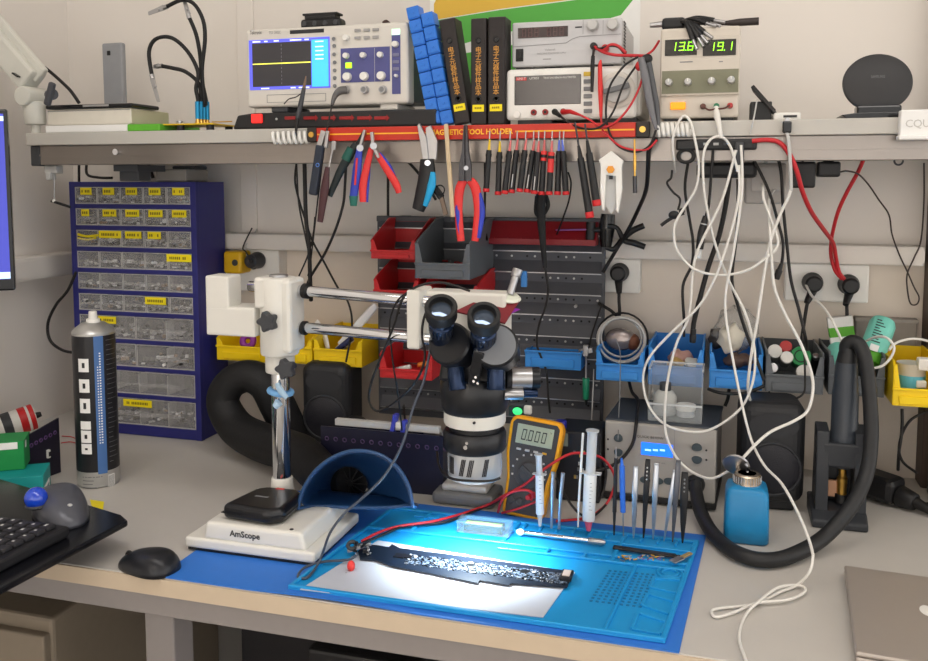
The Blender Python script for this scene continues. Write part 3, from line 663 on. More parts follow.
for k, (pp, tip) in enumerate(arms):
    bx = W(197.5 + k * 3.2, 108, 1.488 + k * .008)
    pts = [bx] + wpts(pp); e = W(tip[0], tip[1], pp[-1][2]); d = (e - pts[-1]).normalized()
    a = t.part('flexible_arm', M().tube(pts, .0038, 10), rubber)
    t.part('nozzle', M().cyl((bx.x, bx.y, zp + .003), (bx.x, bx.y, zp + .009), .006, .004, 0, 14).cyl((bx.x, bx.y, zp + .009), bx, .0035, None, 0, 14), gold, a)
    t.part('collar', M().cyl((bx.x, bx.y, zp + .012), bx + Z_ * .012, .0045, None, 0, 14), mat('collar_blue', (30, 140, 190), .35, metal=.4), a)
    s_ = pts[-1]; L = (e - s_).length
    n_ = d.cross(Y_).normalized()
    cl = M().cyl(s_ - d * .003, s_ + d * .006, .0048, .0044, 0, 12).rbox(s_ + d * .004 + n_ * .002, s_ + d * (L + .004) + n_ * .0005, .006, .002, 0, .0008, Y_).rbox(s_ + d * .004 - n_ * .003, s_ + d * (L + .003) - n_ * .0005, .006, .002, 0, .0008, Y_).cyl(s_ + d * L * .45 - Y_ * .004, s_ + d * L * .45 + Y_ * .004, .0028)
    t.part('crocodile_clip', cl, steel, a)
t.part('side_rod', M().cyl(W(212, 122, 1.50), W(232, 121.5, 1.50), .0012), gold)
# power plug beside it
p = W(236, 121, 1.55)

# monitor at the far left
t = Thing('monitor', 'dark-framed monitor with a blue screen at the far left edge', 'monitor', (-1.33, 1.12, DZ))
R = Matrix.Translation((W(11, 200, 1.22).x, 1.22, 0)) @ Matrix.Rotation(math.radians(38), 4, 'Z')
zt0, zt1 = W(6, 290, 1.22).z, W(11, 109, 1.22).z
t.part('frame', M().box(-.30, 0, 0, .022, zt0, zt1, 0, .003, T=R), blackg)
sc = M().box(-.295, -.006, -.001, .004, zt0 + .02, zt1 - .008, 0, T=R).box(-.295, -.006, -.0015, .004, zt1 - .02, zt1 - .012, 1, T=R).box(-.295, -.006, -.0015, .004, zt0 + .021, zt0 + .032, 1, T=R)
t.part('screen', sc, [em('monitor_blue', (66, 72, 176), .55), em('monitor_white', (196, 220, 240), .8)])
t.part('stand', M().box(-.27, -.23, .024, .05, DZ + .011, zt1 - .1, 0, .004, T=R).box(-.30, -.20, .0, .10, DZ + .0006, DZ + .012, 0, .004, T=R), black)
# yellowish note on the wall below it
# small hook and ball tool under the shelf end
c0 = W(53, 166, 1.475); c1 = W(54, 201, 1.475); c2 = W(70, 207, 1.475)
t = Thing('hanging_hook', 'thin hook with pale ball and short black rod hanging under the left shelf end', 'hook', (c0.x, 1.475, c1.z))
t.part('clip', M().box(c0.x - .018, c0.x + .012, 1.47, 1.49, 1.318, 1.3345, 0, .002).box(c0.x - .012, c0.x - .002, 1.466, 1.486, 1.305, 1.32, 0, .002), lgrey)
t.part('wire', M().tube([c0 + Z_ * .01, (c0 + c1) / 2 + X_ * .002, c1], .0014, 6), steel); t.part('ball', M().ball(c1, .004), white)
t.part('rod', M().cyl(c1 - X_ * .006, c2, .0028, None, 0, 10), black)

# ================================================================ DRAWER CABINET
CX0, CX1, CYF, CYB, CZT = -1.366, -1.052, 1.603, 1.712, DZ + .551
t = Thing('drawer_cabinet', 'blue small-parts cabinet with clear drawers and yellow stickers', 'cabinet', (CX0, CYF, DZ))
nav = navy
b = M()
ZB = DZ + .0008
b.box(CX0, CX0 + .004, CYF, CYB, ZB, CZT, 0, .001).box(CX1 - .004, CX1, CYF, CYB, ZB, CZT, 0, .001).box(CX0, CX1, CYF, CYB, CZT - .004, CZT, 0, .001).box(CX0, CX1, CYF, CYB, ZB, ZB + .004, 0, .001).box(CX0, CX1, CYB - .003, CYB, ZB, CZT)
b.box(CX0 - .0004, CX0 + .013, CYF - .001, CYF + .012, ZB - .0003, CZT + .0004, 0, .0008).box(CX1 - .013, CX1 + .0004, CYF - .001, CYF + .012, ZB - .0003, CZT + .0004, 0, .0008)
b.box(CX0 + .002, CX1 - .002, CYF - .0006, CYF + .011, ZB + .0004, ZB + .022, 0).box(CX0 + .002, CX1 - .002, CYF - .0006, CYF + .011, CZT - .010, CZT - .0004, 0)
rows = []; z = CZT - .010
for k in range(6): rows.append((z - .0465 + .0085, z, 5)); z -= .0465
hl = (z - (ZB + .022)) / 4
for k in range(4): rows.append((z - hl + (.0085 if k < 3 else 0), z, (2, 2, 1, 1)[k])); z -= hl
for (a, c, n) in rows[:-1]: b.box(CX0 + .010, CX1 - .010, CYF, CYB - .004, a - .0085, a, 0, .0008)
t.part('body', b, nav)
labs = {(0, i): (.24, .74) for i in range(5)}
labs.update({(1, i): (.2, .8) for i in range(5)}); labs.update({(2, 1): (.0, .98), (2, 2): (.16, .86), (2, 3): (.14, .7), (3, 4): (-.02, 1.02), (5, 3): (.0, .9), (6, 0): (.36, .68), (9, 0): (.38, .63)})
labs[(1, 0)] = (.25, .6); labs[(2, 0)] = None
junkm = [mat('parts_grey', (170, 170, 172), .4), mat('parts_dark', (40, 38, 38), .5), mat('parts_silver', (226, 226, 228), .4), mat('parts_tan', (150, 122, 96), .5)]
drawer_front = [mat('drawer_clear', (240, 239, 239), .15, var=0, alpha=.13), mat('drawer_edge', (208, 206, 206), .3, var=0, alpha=.75)]
for ri, (za, zb_, n) in enumerate(rows):
    w = (CX1 - CX0 - .026) / n
    for ci in range(n):
        a = CX0 + .013 + ci * w + .0008; c = a + w - .0016; z0 = za + .0008; z1 = zb_ - .001; yf = CYF + .001
        m = M().box(a, c, yf, yf + .0015, z0, z1, 0).box(a, a + .001, yf, yf + .095, z0, z1 - .004, 0).box(c - .001, c, yf, yf + .095, z0, z1 - .004, 0).box(a, c, yf, yf + .095, z0, z0 + .001, 0)
        m.box(a + w * .12, c - w * .12, yf - .005, yf, z0 + (z1 - z0) * .46, z0 + (z1 - z0) * .50, 0).box(a + w * .12, c - w * .12, yf - .005, yf - .0042, z0 + (z1 - z0) * .34, z0 + (z1 - z0) * .5, 0)
        e_ = .0016
        for (g0, g1, h0, h1) in ((a, c, z0, z0 + e_ * 1.4), (a, c, z1 - e_, z1), (a, a + e_, z0, z1), (c - e_, c, z0, z1)): m.box(g0, g1, yf - .0008, yf, h0, h1, 1)
        for q in range(1, 3 if n < 5 else 2): m.box(a, c, yf + .095 * q / 3 , yf + .095 * q / 3 + .001, z0, z0 + (z1 - z0) * .8, 0)
        d = t.part('drawer', m, drawer_front, label='clear plastic drawer')
        for q in range(1, {5: 1, 2: 3, 1: 5}[n]): pass
        if n < 5:
            dv_ = M()
            for q in range(1, {2: 2, 1: 4}[n]): xq = a + (c - a) * q / {2: 2, 1: 4}[n]; dv_.box(xq, xq + .0014, yf + .004, yf + .09, z0 + .001, z1 - .006)
            t.part('divider', dv_, drawer_front[1], d)
        if ri != 8:
            m = M(); H = (z1 - z0)
            for q in range(13 if n == 5 else 34 if n == 2 else 60):
                s_ = random.uniform(.004, .0085); px, py = random.uniform(a + .007, c - .007), yf + .0055 + random.random() ** 2 * .03; pz = z0 + .001 + s_ * .7 + random.random() ** 1.3 * H * .5 * (.55 if ri in (3, 4) else 1)
                mi = random.choices((0, 1, 2, 3), (3, 5, 2, 1))[0]
                T_ = Matrix.Translation((px, py, pz)) @ Matrix.Rotation(random.uniform(0, 3), 4, 'Z') @ Matrix.Rotation(random.uniform(-.5, .5), 4, 'X')
                m.cbox((0, 0, 0), (s_ * random.uniform(.8, 2), s_ * .8, s_ * random.uniform(.3, .9)), mi, 0, T_)
            cn = t.part('contents', m, junkm, d); cn['kind'] = 'stuff'; cn['label'] = 'loose electronic parts'
        L = labs.get((ri, ci))
        if L:
            l0, l1 = a + w * L[0], a + w * L[1]; zc = z1 - .0090; yy = yf - .0056 if ri in (3, 5, 6, 9) else yf - .0004
            m = M().box(l0, l1, yy - .0004, yy, zc - .0078, zc + .0078, 0)
            nw = max(3, int((l1 - l0) / .0055))
            for q in range(nw):
                if random.random() < .85: m.box(l0 + (l1 - l0) * (.12 + .76 * q / nw), l0 + (l1 - l0) * (.12 + .76 * (q + .62) / nw), yy - .0006, yy, zc - .003, zc + .0025, 1)
            t.part('sticker', m, [ylab, mat('sticker_ink', (110, 96, 20), .6, var=0)], d, label='yellow sticker')
        if (ri, ci) == (2, 0):
            t.part('sticker', M().tube([(a + .004, yf - .002, z1 - .010), (a + w * .5, yf - .004, z1 - .014), (c + .002, yf - .003, z1 - .011)], .0028, 6, flat=.3).tube([(a + .004, yf - .002, z1 - .018), (a + w * .5, yf - .003, z1 - .021), (c - .004, yf - .003, z1 - .017)], .0022, 6, flat=.3), ylab, d, label='curling yellow sticker strip')
# grey box on top
x0, x1, z0, z1 = fr(157, 187, 167, 180, 1.62)
t = Thing('label_printer', 'flat grey box with dark top bits lying on the blue drawer cabinet', 'box', (x0, 1.62, CZT))
gb = mat('box_putty', (150, 146, 140), .5)
t.part('case', M().box(x0, W(190, 175, 1.63).x, 1.615, 1.70, CZT + .0006, CZT + .027, 0, .003), gb)
t.part('dark_top', M().box(x0 + .03, x0 + .085, 1.63, 1.68, CZT + .0265, CZT + .034, 0, .003), dgrey)

# ================================================================ SOCKETS ON THE WALL CHANNEL
def socket(label, l, r, t_, b_, plugs, group='white wall sockets under the channel'):
    Ys = 1.735; x0, x1, z0, z1 = fr(l, r, t_, b_, Ys); z1 = min(z1, 1.1515)
    t = Thing('wall_socket', label, 'socket', (x0, Ys, z0), group=group)
    t.part('plate', M().box(x0, x1, Ys, 1.775, z0, z1, 0, .003), white)
    for px, py in plugs:
        p = W(px, py, Ys); t.part('socket_ring', M().lathe([(.021, -.0015), (.019, -.0022), (.0185, .0)], (p.x, Ys, p.z), Y_, 28).cyl((p.x, Ys - .0006, p.z), (p.x, Ys - .0001, p.z), .018, None, 1), [white, mat('socket_shadow', (206, 202, 196), .6)])
    return t
socket('white wall socket left of the microscope, next to the blue cabinet', 230, 279, 247, 291, [(259, 260)])
socket('white wall socket between the black louvred panel and the blue bins', 603, 640, 258, 293, [(620, 274)])
socket('white double wall socket at the right under the crossing red cables', 785, 869, 264, 302, [(812, 284), (848, 285)])
def plug(name, label, px, py, cablepts, mt=black, r=.0185, L=.034, rc=.0032, down=True):
    p = W(px, py, 1.735); t = Thing(name, label, 'plug', (p.x, 1.73, p.z), group='mains plugs in the wall sockets')
    t.part('body', M().lathe([(r, 0), (r, .008), (r * .92, .012), (r * .8, L), (r * .6, L + .003)], (p.x, 1.7318, p.z), -Y_, 26), mt)
    s_ = V(p.x, 1.712, p.z - r * .6)
    pts = [s_] + wpts(cablepts, 1.70)
    t.part('strain_relief', M().tube([V(p.x, 1.714, p.z), s_, s_ + (pts[1] - s_).normalized() * .03], [.010, .0085, .005], 12), mt)
    if len(pts) > 2: t.part('cable', M().tube(pts, rc, 8), blackc)
plug('mains_plug', 'dark round mains plug in the socket beside the blue cabinet', 259, 260, [(252, 262), (246, 252), (243, 247), (252, 228)], mat('plug_charcoal', (50, 52, 58), .4), rc=.0016)
plug('mains_plug', 'black mains plug in the socket beside the louvred panel', 620, 272, [(619, 290), (619, 300), (619, 316), (610, 310), (598, 303)])
plug('mains_plug', 'black mains plug recessed in the left half of the right double socket', 812, 282, [(808, 300), (803, 330), (801, 345), (797, 362)])
plug('mains_plug', 'black mains plug under the two crossing red cables', 848, 284, [(847, 300), (847, 315), (847, 332)])
# yellow socket block
p0 = W(222, 262, 1.66); x0, x1, z0, z1 = fr(212, 243.5, 251, 273, 1.70)
t = Thing('yellow_adapter', 'yellow plug block on the wall partly hidden behind the blue cabinet', 'adapter', ((x0 + x1) / 2, 1.70, z0))
t.part('body', M().box(-1.045, x1, 1.69, 1.735, z0, z1, 0, .006, 3), mat('adapter_yellow', (222, 176, 20), .4)); t.part('pins', M().cyl((x1 - .015, 1.6885, (z0 + z1) / 2), (x1 - .015, 1.6905, (z0 + z1) / 2), .007), dgrey)

# ================================================================ LOUVRED PANEL AND BINS
x0, x1, z0, z1 = fr(378, 604.5, 217, 427, 1.705)
pt_ = mat('louvre_steel', (76, 78, 84), .42, metal=.2)
t = Thing('louvred_panel', 'dark grey louvred steel panel behind the storage bins and microscope head', 'panel', (x0, 1.705, z0))
b = M().box(x0, x1, 1.705, 1.709, z0 + .01, z1, 0, .001)
t.part('sheet', b, pt_)
n = 10; ph = (z1 - z0 - .01) / n
for k in range(n):
    zc = z1 - (k + .35) * ph
    for (a, c) in ((x0 + .008, (x0 + x1) / 2 - .008), ((x0 + x1) / 2 + .012, x1 - .006)):
        m = M().prism([(0, 0), (-.010, .002), (-.010, .004), (0, ph * .62)], (a, 1.705, zc - .012), Y_, Z_, X_ * (c - a), 0)
        m.box(a, c, 1.6948, 1.6956, zc - .0105, zc - .0085, 1); l_ = t.part('louvre', m, [pt_, steel])
        m = M()
        nd = 14 if zc + ph * .52 < z1 - .016 else 0
        for q in range(nd):
            if random.random() < .8: m.cyl((a + (c - a) * (q + .5) / nd, 1.7055, zc + ph * .52), (a + (c - a) * (q + .5) / nd, 1.7042, zc + ph * .52), .0022, None, random.choice((0, 0, 1)), 10)
        if m.v: t.part('hole_row', m, [mat('hole_dark', (22, 22, 24), .8), lgrey], l_)
t.part('top_rail', M().box(x0, x1, 1.70, 1.709, z1 - .012, z1, 0, .002), pt_)
for xx in (x0 + .03, x1 - .05): t.part('wall_bracket', M().box(xx, xx + .02, 1.709, 1.775, z0 + .02, z0 + .03).box(xx, xx + .02, 1.709, 1.775, z1 - .012, z1 - .002), pt_)
for px, py in ((513, 241), (576, 306), (484, 246), (486, 268)):
    p = W(px, py, 1.70); t.part('screw', M().cyl((p.x, 1.7055, p.z), (p.x, 1.692, p.z), .003, None, 0, 12), steel)
# red component rack at the panel top
x0, x1, z0, z1 = fr(487, 596, 222, 245, 1.665)
t = Thing('part_rack', 'long dark red slotted rack along the top of the louvred panel', 'rack', (x0, 1.665, z0))
rb = mat('rack_red', (140, 26, 34), .4)
t.part('tray', M().prism([(0, 0), (.036, 0), (.036, z1 - z0), (.030, z1 - z0), (.004, .010), (0, .012)], (x0, 1.664, z0), Y_, Z_, X_ * (x1 - x0), 0, .001), rb)
for k in range(8): t.part('divider', M().prism([(.002, .008), (.032, .012), (.030, z1 - z0 - .004)], (x0 + (k + .5) * (x1 - x0) / 8, 1.664, z0), Y_, Z_, X_ * .002, 0), mat('rack_red_light', (196, 60, 64), .4))
t.part('purple_strip', M().rbox(W(556, 230, 1.675), W(590, 229.5, 1.675), .003, .011, 0, .001, Y_), mat('purple_pack', (140, 84, 150), .5))

def bin_(label, mt, l, r, ylip, ybot, yside, yback, Yf, Yb, group, name='storage_bin', wall=.0022):
    pl = W(l, ybot, Yf); pr = W(r, ybot, Yf); x0, x1 = pl.x, pr.x; zb = (pl.z + pr.z) / 2
    zl = W((l + r) / 2, ylip, Yf).z; zs = W(l, yside, Yf).z; zt = W((l + r) / 2, yback, Yb).z; d = Yb - Yf
    t = Thing(name, label, 'bin', ((x0 + x1) / 2, (Yf + Yb) / 2, zb), group=group)
    b = M(); w = wall
    prof = [(0, 0), (d, 0), (d, zt - zb), (d * .72, zt - zb), (.012, zs - zb), (0, zs - zb - .004)]
    b.prism(prof, (x0, Yf, zb), Y_, Z_, X_ * w, 0, .0006, seg=1); b.prism(prof, (x1 - w, Yf, zb), Y_, Z_, X_ * w, 0, .0006, seg=1)
    b.box(x0 + w, x1 - w, Yf, Yb, zb, zb + w).box(x0 + w, x1 - w, Yb - w, Yb, zb, zt)
    # front: low lip with raised shoulders at both sides
    W_ = x1 - x0; H1, H2 = zl - zb, zs - zb - .004; sh = W_ * .12
    b.prism([(w, 0), (W_ - w, 0), (W_ - w, H2), (W_ - w - sh * .35, H2), (W_ - w - sh, H1), (w + sh, H1), (w + sh * .35, H2), (w, H2)], (x0, Yf, zb), X_, Z_, Y_ * w, 0)
    t.part('body', b, mt)
    # rolled rims
    rm = M()
    rm.rbox((x0 - .001, Yf - .0012, zl), (x1 + .001, Yf - .0012, zl), .004, .004, 0, .001)
    for xx in (x0 + w / 2, x1 - w / 2): rm.tube([(xx, Yf, zs - .006), (xx, Yf + .012, zs), (xx, Yf + d * .72, zt), (xx, Yb, zt)], .0022, 6, smooth_path=False)
    t.part('rim', rm, mt)
    lb = zl - zb
    t.part('label_ledge', M().box(x0 + W_ * .12, x1 - W_ * .12, Yf - .004, Yf, zb + lb * .12, zb + lb * .6, 0, .0015), mt)
    return t, x0, x1, zb
G = 'storage bins hooked on the wall'
bin_('red bin at the top left, hooked beside the grey bin', redbin, 371, 415, 251, 259, 238, 218, 1.572, 1.7025, G)
GB = bin_('grey bin holding red bits, between the top red bin and the louvred panel', greybin, 415, 470, 264, 279, 241, 218, 1.53, 1.7025, G)
bin_('red bin directly under the top red bin, above the chrome microscope rails', redbin, 374, 418, 291, 299, 277, 258.5, 1.572, 1.7025, G)
bin_('red bin under the grey bin, mostly hidden by the microscope head', redbin, 425, 478, 296, 304, 282, 267, 1.572, 1.7025, G)
bin_('lowest red bin, below the chrome rails and left of the microscope head', redbin, 380, 432, 370, 379, 352, 338, 1.572, 1.7025, G)
YB1 = bin_('yellow bin behind the white microscope counterweight', yellow, 217, 267, 347, 361, 336, 326, 1.63, 1.772, G)
YB2 = bin_('narrow-looking yellow bin half hidden behind the microscope column', yellow, 268, 312, 347, 363, 336, 326, 1.63, 1.772, G)
YB3 = bin_('yellow bin holding pale strips, right of the microscope column', yellow, 314, 362, 350, 366, 337, 322, 1.63, 1.772, G)
BB0 = bin_('blue bin lying low in front of the louvred panel, right of the microscope', bluebin, 525, 581, 352, 369, 350, 348, 1.64, 1.7025, G)
BB1 = bin_('blue bin holding the coiled grey cable', bluebin, 596, 644, 365, 381, 348, 338, 1.60, 1.772, G)
BB2 = bin_('blue bin behind the clear tray, holding pinkish bags', bluebin, 648, 703, 367, 386, 345, 333, 1.60, 1.772, G)
BB3 = bin_('blue bin holding a clear bag, left of the grey bin of small bottles', bluebin, 709, 762, 371, 389, 350, 337, 1.60, 1.772, G)
GB1 = bin_('grey bin crammed with small white and green capped bottles', greybin, 765, 823, 376, 393, 352, 339, 1.60, 1.772, G)
GB2 = bin_('grey bin holding the turquoise bottles behind the hot air handle', greybin, 828, 884, 377, 396, 353, 341, 1.60, 1.772, G)
YBR = bin_('yellow bin at the far right holding a taped cup', yellow, 892, 945, 390, 407, 362, 346, 1.56, 1.74, G)
# wall rail that carries the right-hand bins
t = Thing('bin_rail', 'dark steel rail on the wall carrying the blue and grey bins', 'rail', (-.2, 1.773, .99))
t.part('rail', M().box(-.225, .345, 1.7725, 1.775, .985, 1.005), pt_)

# ---- what the bins hold
def bag(label, px, py, Y, w, h, d, mt, cat='bag', tilt=0.0):
    p = W(px, py, Y); T_ = Matrix.Translation(p) @ Matrix.Rotation(tilt, 4, 'Y')
    m = M().ball((0, 0, 0), (w / 2, d / 2, h / 2), 0, 18, T_)
    for i, v in enumerate(m.v):
        m.v[i] = v + V(math.sin(v.x * 300 + v.z * 260), math.cos(v.z * 280 + v.x * 90), math.sin(v.x * 310)) * (w + h) * .035
    return solo('plastic_bag' if cat == 'bag' else cat.replace(' ', '_'), label, cat, m, mt, p)
tubz = GB[3] + .0025
m = M(); cxb = (GB[1] + GB[2]) / 2
junkred = [mat('bit_red', (170, 30, 30), .4), steel, black, white]
for k in range(26):
    T_ = Matrix.Translation((cxb + random.uniform(-.035, .036), random.uniform(1.55, 1.67), tubz + random.uniform(.004, .022))) @ Matrix.Rotation(random.uniform(0, 3), 4, 'Z') @ Matrix.Rotation(random.uniform(-.4, .4), 4, 'X')
    m.cbox((0, 0, 0), (random.uniform(.006, .02), random.uniform(.004, .008), random.uniform(.003, .007)), random.choices((0, 1, 2, 3), (6, 2, 2, 1))[0], .0008, T_, 1)
solo('loose_parts', 'heap of loose red and silver bits inside the grey bin', 'parts', m, junkred, (cxb, 1.6, tubz), kind='stuff')
p = W(397, 372, 1.64)
for lab, px, py, mt in (('small silver tube lying in the lowest red bin', 394, 371, steel), ('small white tube lying in the lowest red bin', 405, 369, white), ('orange capped tube in the lowest red bin beside the microscope', 424, 365, mat('orange_cap', (222, 120, 40), .4))):
    c = W(px, py - 1, 1.60); solo('small_tube', lab, 'tube', M().cyl(c - V(.012, 0, .003), c + V(.012, 0, .003), .005, None, 0, 14, .001), mt, c)
for k, (lab, a, c) in enumerate((('pale strip sticking up in the yellow bin right of the column', (316, 322), (328, 350)), ('pale folded strip leaning right in the yellow bin', (376, 305), (340, 345)), ('wide pale strip lying across the yellow bin', (352, 338), (330, 358)))):
    solo('cloth_strip', lab, 'strip', M().tube([W(*a, 1.68), W((a[0] + c[0]) / 2 + 2, (a[1] + c[1]) / 2 - 2, 1.67), W(*c, 1.66)], [.008, .009, .007], 8, flat=.3), paperw, W(*c, 1.66))
solo('marker_pen', 'dark blue pen lying in the yellow bin right of the column', 'pen', M().cyl(W(335, 352, 1.65), W(352, 338, 1.65), .006, None, 0, 12, .001), mat('ink_blue', (40, 48, 90), .4), W(335, 352, 1.65))
solo('tape_roll', 'small purple roll in the yellow bin behind the counterweight', 'tape', M().torus(W(248, 341, 1.68), .012, .007, V(.2, -1, .3)), mat('tape_purple', (150, 60, 160), .5), W(248, 341, 1.68))
# coiled cable in blue bin 1
cc = W(621, 340, 1.66)
m = M()
for k in range(4): m.torus(cc + V(random.uniform(-.003, .003), -.012 + k * .008, random.uniform(-.003, .003)), .040 + random.uniform(-.004, .005), .0021, V(.08 * k - .1, -1, .12), 40, 6, 0, 1.05)
t = Thing('cable_coil', 'coil of light grey cable standing in the leftmost blue bin of the row', 'cable', cc - Z_ * .04)
t.part('coil', m, lgrey)
t.part('dark_loop', M().torus(cc + Y_ * .022, .048, .002, V(0, -1, .1)), blackc)
t = Thing('wrapped_packet', 'silver and brown wrapped packet inside the grey cable coil', 'packet', cc + V(0, .02, -.03))
t.part('foil', M().ball(cc + V(-.003, .02, -.002), (.030, .018, .022), 0, 18), mat('foil_silver', (170, 160, 158), .25, metal=.7, bump=.8, scale=150)); t.part('brown_end', M().ball(cc + V(.020, .02, -.006), (.014, .016, .016), 0, 14), mat('packet_brown', (110, 66, 46), .5))
bagm = mat('bag_film', (214, 212, 206), .25, var=0, alpha=.3)
bag('pinkish bag of small pieces in the blue bin behind the clear tray', 680, 357, 1.67, .045, .026, .04, mat('bag_pink', (216, 170, 158), .4, alpha=.9))
bag('yellowish bag in the blue bin behind the clear tray', 676, 363, 1.64, .03, .02, .03, mat('bag_tan', (196, 160, 96), .4))
bag('small clear white bag in the blue bin behind the clear tray', 692, 364, 1.64, .028, .024, .03, mat('bag_pale', (220, 220, 214), .4))
bag('round white bag sitting in the blue bin beside the grey bins', 731, 338, 1.67, .045, .055, .04, mat('bag_white', (214, 208, 192), .45, bump=.4, scale=60), tilt=.3)
bag('clear plastic bag rising out of the blue bin beside the grey bins', 735, 330, 1.69, .08, .085, .05, bagm)
bag('brown bundle lying in the blue bin beside the grey bins', 738, 360, 1.66, .05, .025, .05, mat('bundle_brown', (96, 76, 68), .5, bump=.5))
bag('dark cable bundle lying in the blue bin beside the white bag', 717, 338, 1.69, .03, .04, .03, mat('bundle_dark', (54, 48, 48), .5, bump=.8, scale=80))
# small bottles in grey bin 1
def vial(label, px, py, Y, r, L, capm, bodym, tilt, cat='bottle', ring=False):
    p = W(px, py, Y); ax = V(0, -math.cos(tilt), math.sin(tilt))
    t = Thing('small_bottle', label, cat, p - ax * L, group='small bottles in the grey bin')
    t.part('body', M().cyl(p - ax * L, p - ax * .008, r * .92, None, 0, 20, .002), bodym)
    c = M().cyl(p - ax * .010, p, r, None, 0, 24, .0015)
    if ring: c.torus(p + ax * .0002, r * .6, .001, ax, 24, 6, 1)
    t.part('cap', c, [capm, ink])
vial('white capped bottle at the upper left of the grey bin', 775, 351, 1.665, .0125, .05, white, lgrey, .35)
vial('white capped grey bottle in the middle of the grey bin', 787, 357, 1.645, .011, .045, white, mgrey, .4)
vial('large green capped bottle with a dark ring in the grey bin', 801, 356, 1.65, .0175, .05, mat('cap_green', (30, 140, 76), .4), mat('bottle_green', (40, 120, 80), .4), .35, ring=True)
vial('loose white cap at the bottom front of the grey bin', 804, 372, 1.625, .013, .02, white, white, .3)
vial('black and silver round part at the lower left of the grey bin', 773, 368, 1.625, .009, .03, steel, black, .2)
vial('red and white capped bottle at the back of the grey bin', 786, 346, 1.70, .011, .05, mat('cap_red', (206, 60, 60), .4), white, .5)
vial('black pen-like cylinder at the right of the grey bin', 816, 355, 1.66, .006, .05, steel, black, .9)
# turquoise bottles
tq = mat('turquoise_plastic', (120, 206, 190), .4)
def tbottle(label, a, c, Ya_, Yc, r, capm=None, lbl=False):
    A, B = W(*a, Ya_), W(*c, Yc); d = (B - A).normalized()
    t = Thing('lotion_bottle', label, 'bottle', A, group='turquoise bottles in the grey bin')
    t.part('body', M().lathe([(r * .9, 0), (r, .006), (r, (B - A).length - .01), (r * .85, (B - A).length - .002), (r * .6, (B - A).length)], A, d, 28), tq)
    if capm: t.part('cap', M().cyl(A - d * .02, A, r * .86, None, 0, 24, .002), capm)
    if lbl:
        m = M(); n_ = (CAM - (A + B) / 2); n_ = (n_ - d * n_.dot(d)).normalized(); s_ = d.cross(n_)
        q0 = (A + B) / 2 + n_ * (r + .0005)
        for k in range(9): m.rbox(q0 - s_ * .010 + d * (-.02 + k * .0052), q0 + s_ * (.006 - (k % 3) * .004) + d * (-.02 + k * .0052), .0016, .0006, 0, 0, n_)
        m.cbox((0, 0, 0), (.014, .001, .012), 1, 0, Matrix.Translation(q0 - d * .032) @ Matrix((s_, n_, d)).transposed().to_4x4())
        t.part('label_print', m, [ink, paperw])
tbottle('turquoise bottle with green cap standing slanted out of the grey bin', (872, 354), (884, 320), 1.645, 1.68, .022, ltgreen, True)
tbottle('turquoise bottle lying low behind the hot air hose', (838, 372), (838, 348), 1.65, 1.70, .020)
m0 = W(841, 330, 1.70); t = Thing('green_carton', 'small white and green carton poking out of the grey bin', 'box', m0 - Z_ * .03)
T_ = Matrix.Translation(m0) @ Matrix.Rotation(math.radians(-9), 4, 'Y')
t.part('carton', M().cbox((0, 0, 0), (.042, .018, .05), 0, .001, T_), paperw); t.part('green_band', M().cbox((0, -.0002, -.002), (.0425, .0185, .018), 0, .001, T_), ltgreen)
# cup in the right yellow bin
c = W(911, 380, 1.62); t = Thing('taped_cup', 'pale cup wrapped in light blue tape in the right yellow bin', 'cup', c - Z_ * .02)
t.part('cup', M().lathe([(.020, -.02), (.023, .028), (.024, .03), (.0225, .03), (.0195, -.015)], c, Z_, 26), mat('cup_pale', (206, 202, 190), .5)); t.part('tape_band', M().lathe([(.0208, -.014), (.0222, .010)], c, Z_, 26), mat('tape_blue', (96, 184, 206), .5), label='light blue tape')
for lab, px, py, s_ in (('small white block in front of the taped cup', 921, 384, .012), ('white block beside the taped cup at the picture edge', 926, 364, .02)):
    c = W(px, py, 1.60); solo('plastic_block', lab, 'block', M().cbox(c, (s_ * 1.3, s_, s_), 0, .002), white, c)
t = Thing('cardboard_box', 'grey weathered box behind the yellow bin at the far right', 'box', W(885, 350, 1.745))
x0, x1, z0, z1 = fr(855, 922, 319, 352, 1.75)
t.part('body', M().box(x0, min(x1, .345), 1.748, 1.7745, z0, z1, 0, .003), mat('box_grey', (150, 144, 138), .8, var=.2, scale=35)); t.part('lid_edge', M().box(x0 - .001, min(x1, .3465), 1.7465, 1.7745, z1 - .006, z1 + .001, 0, .001), mat('box_lid', (160, 154, 148), .8, var=.2))

# ================================================================ TOOL BAR AND TOOLS ON THE SHELF EDGE
x0 = W(309, 137, 1.443).x; x1 = W(650, 132, 1.443).x; zt_ = 1.397; zb_ = 1.3735
t = Thing('magnetic_tool_bar', 'red magnetic tool bar with yellow lettering along the shelf front edge', 'tool holder', (x0, 1.443, zb_))
t.part('bar', M().box(x0 + .018, x1 - .022, 1.436, 1.4495, zb_, zt_, 0, .001), mat('bar_red', (196, 44, 24), .4))
for a, c in ((x0, x0 + .018), (x1 - .022, x1)):
    e = t.part('end_cap', M().box(a, c, 1.4345, 1.4495, zb_ - .001, zt_ + .001, 0, .002), mat('cap_brown', (40, 34, 30), .5)); t.part('screw', M().cyl(((a + c) / 2, 1.4346, (zb_ + zt_) / 2), ((a + c) / 2, 1.4325, (zb_ + zt_) / 2), .005, None, 0, 16), gold, e)
zc = (zb_ + zt_) / 2; xa, xb = W(430, 136, 1.436).x, W(513, 134, 1.436).x
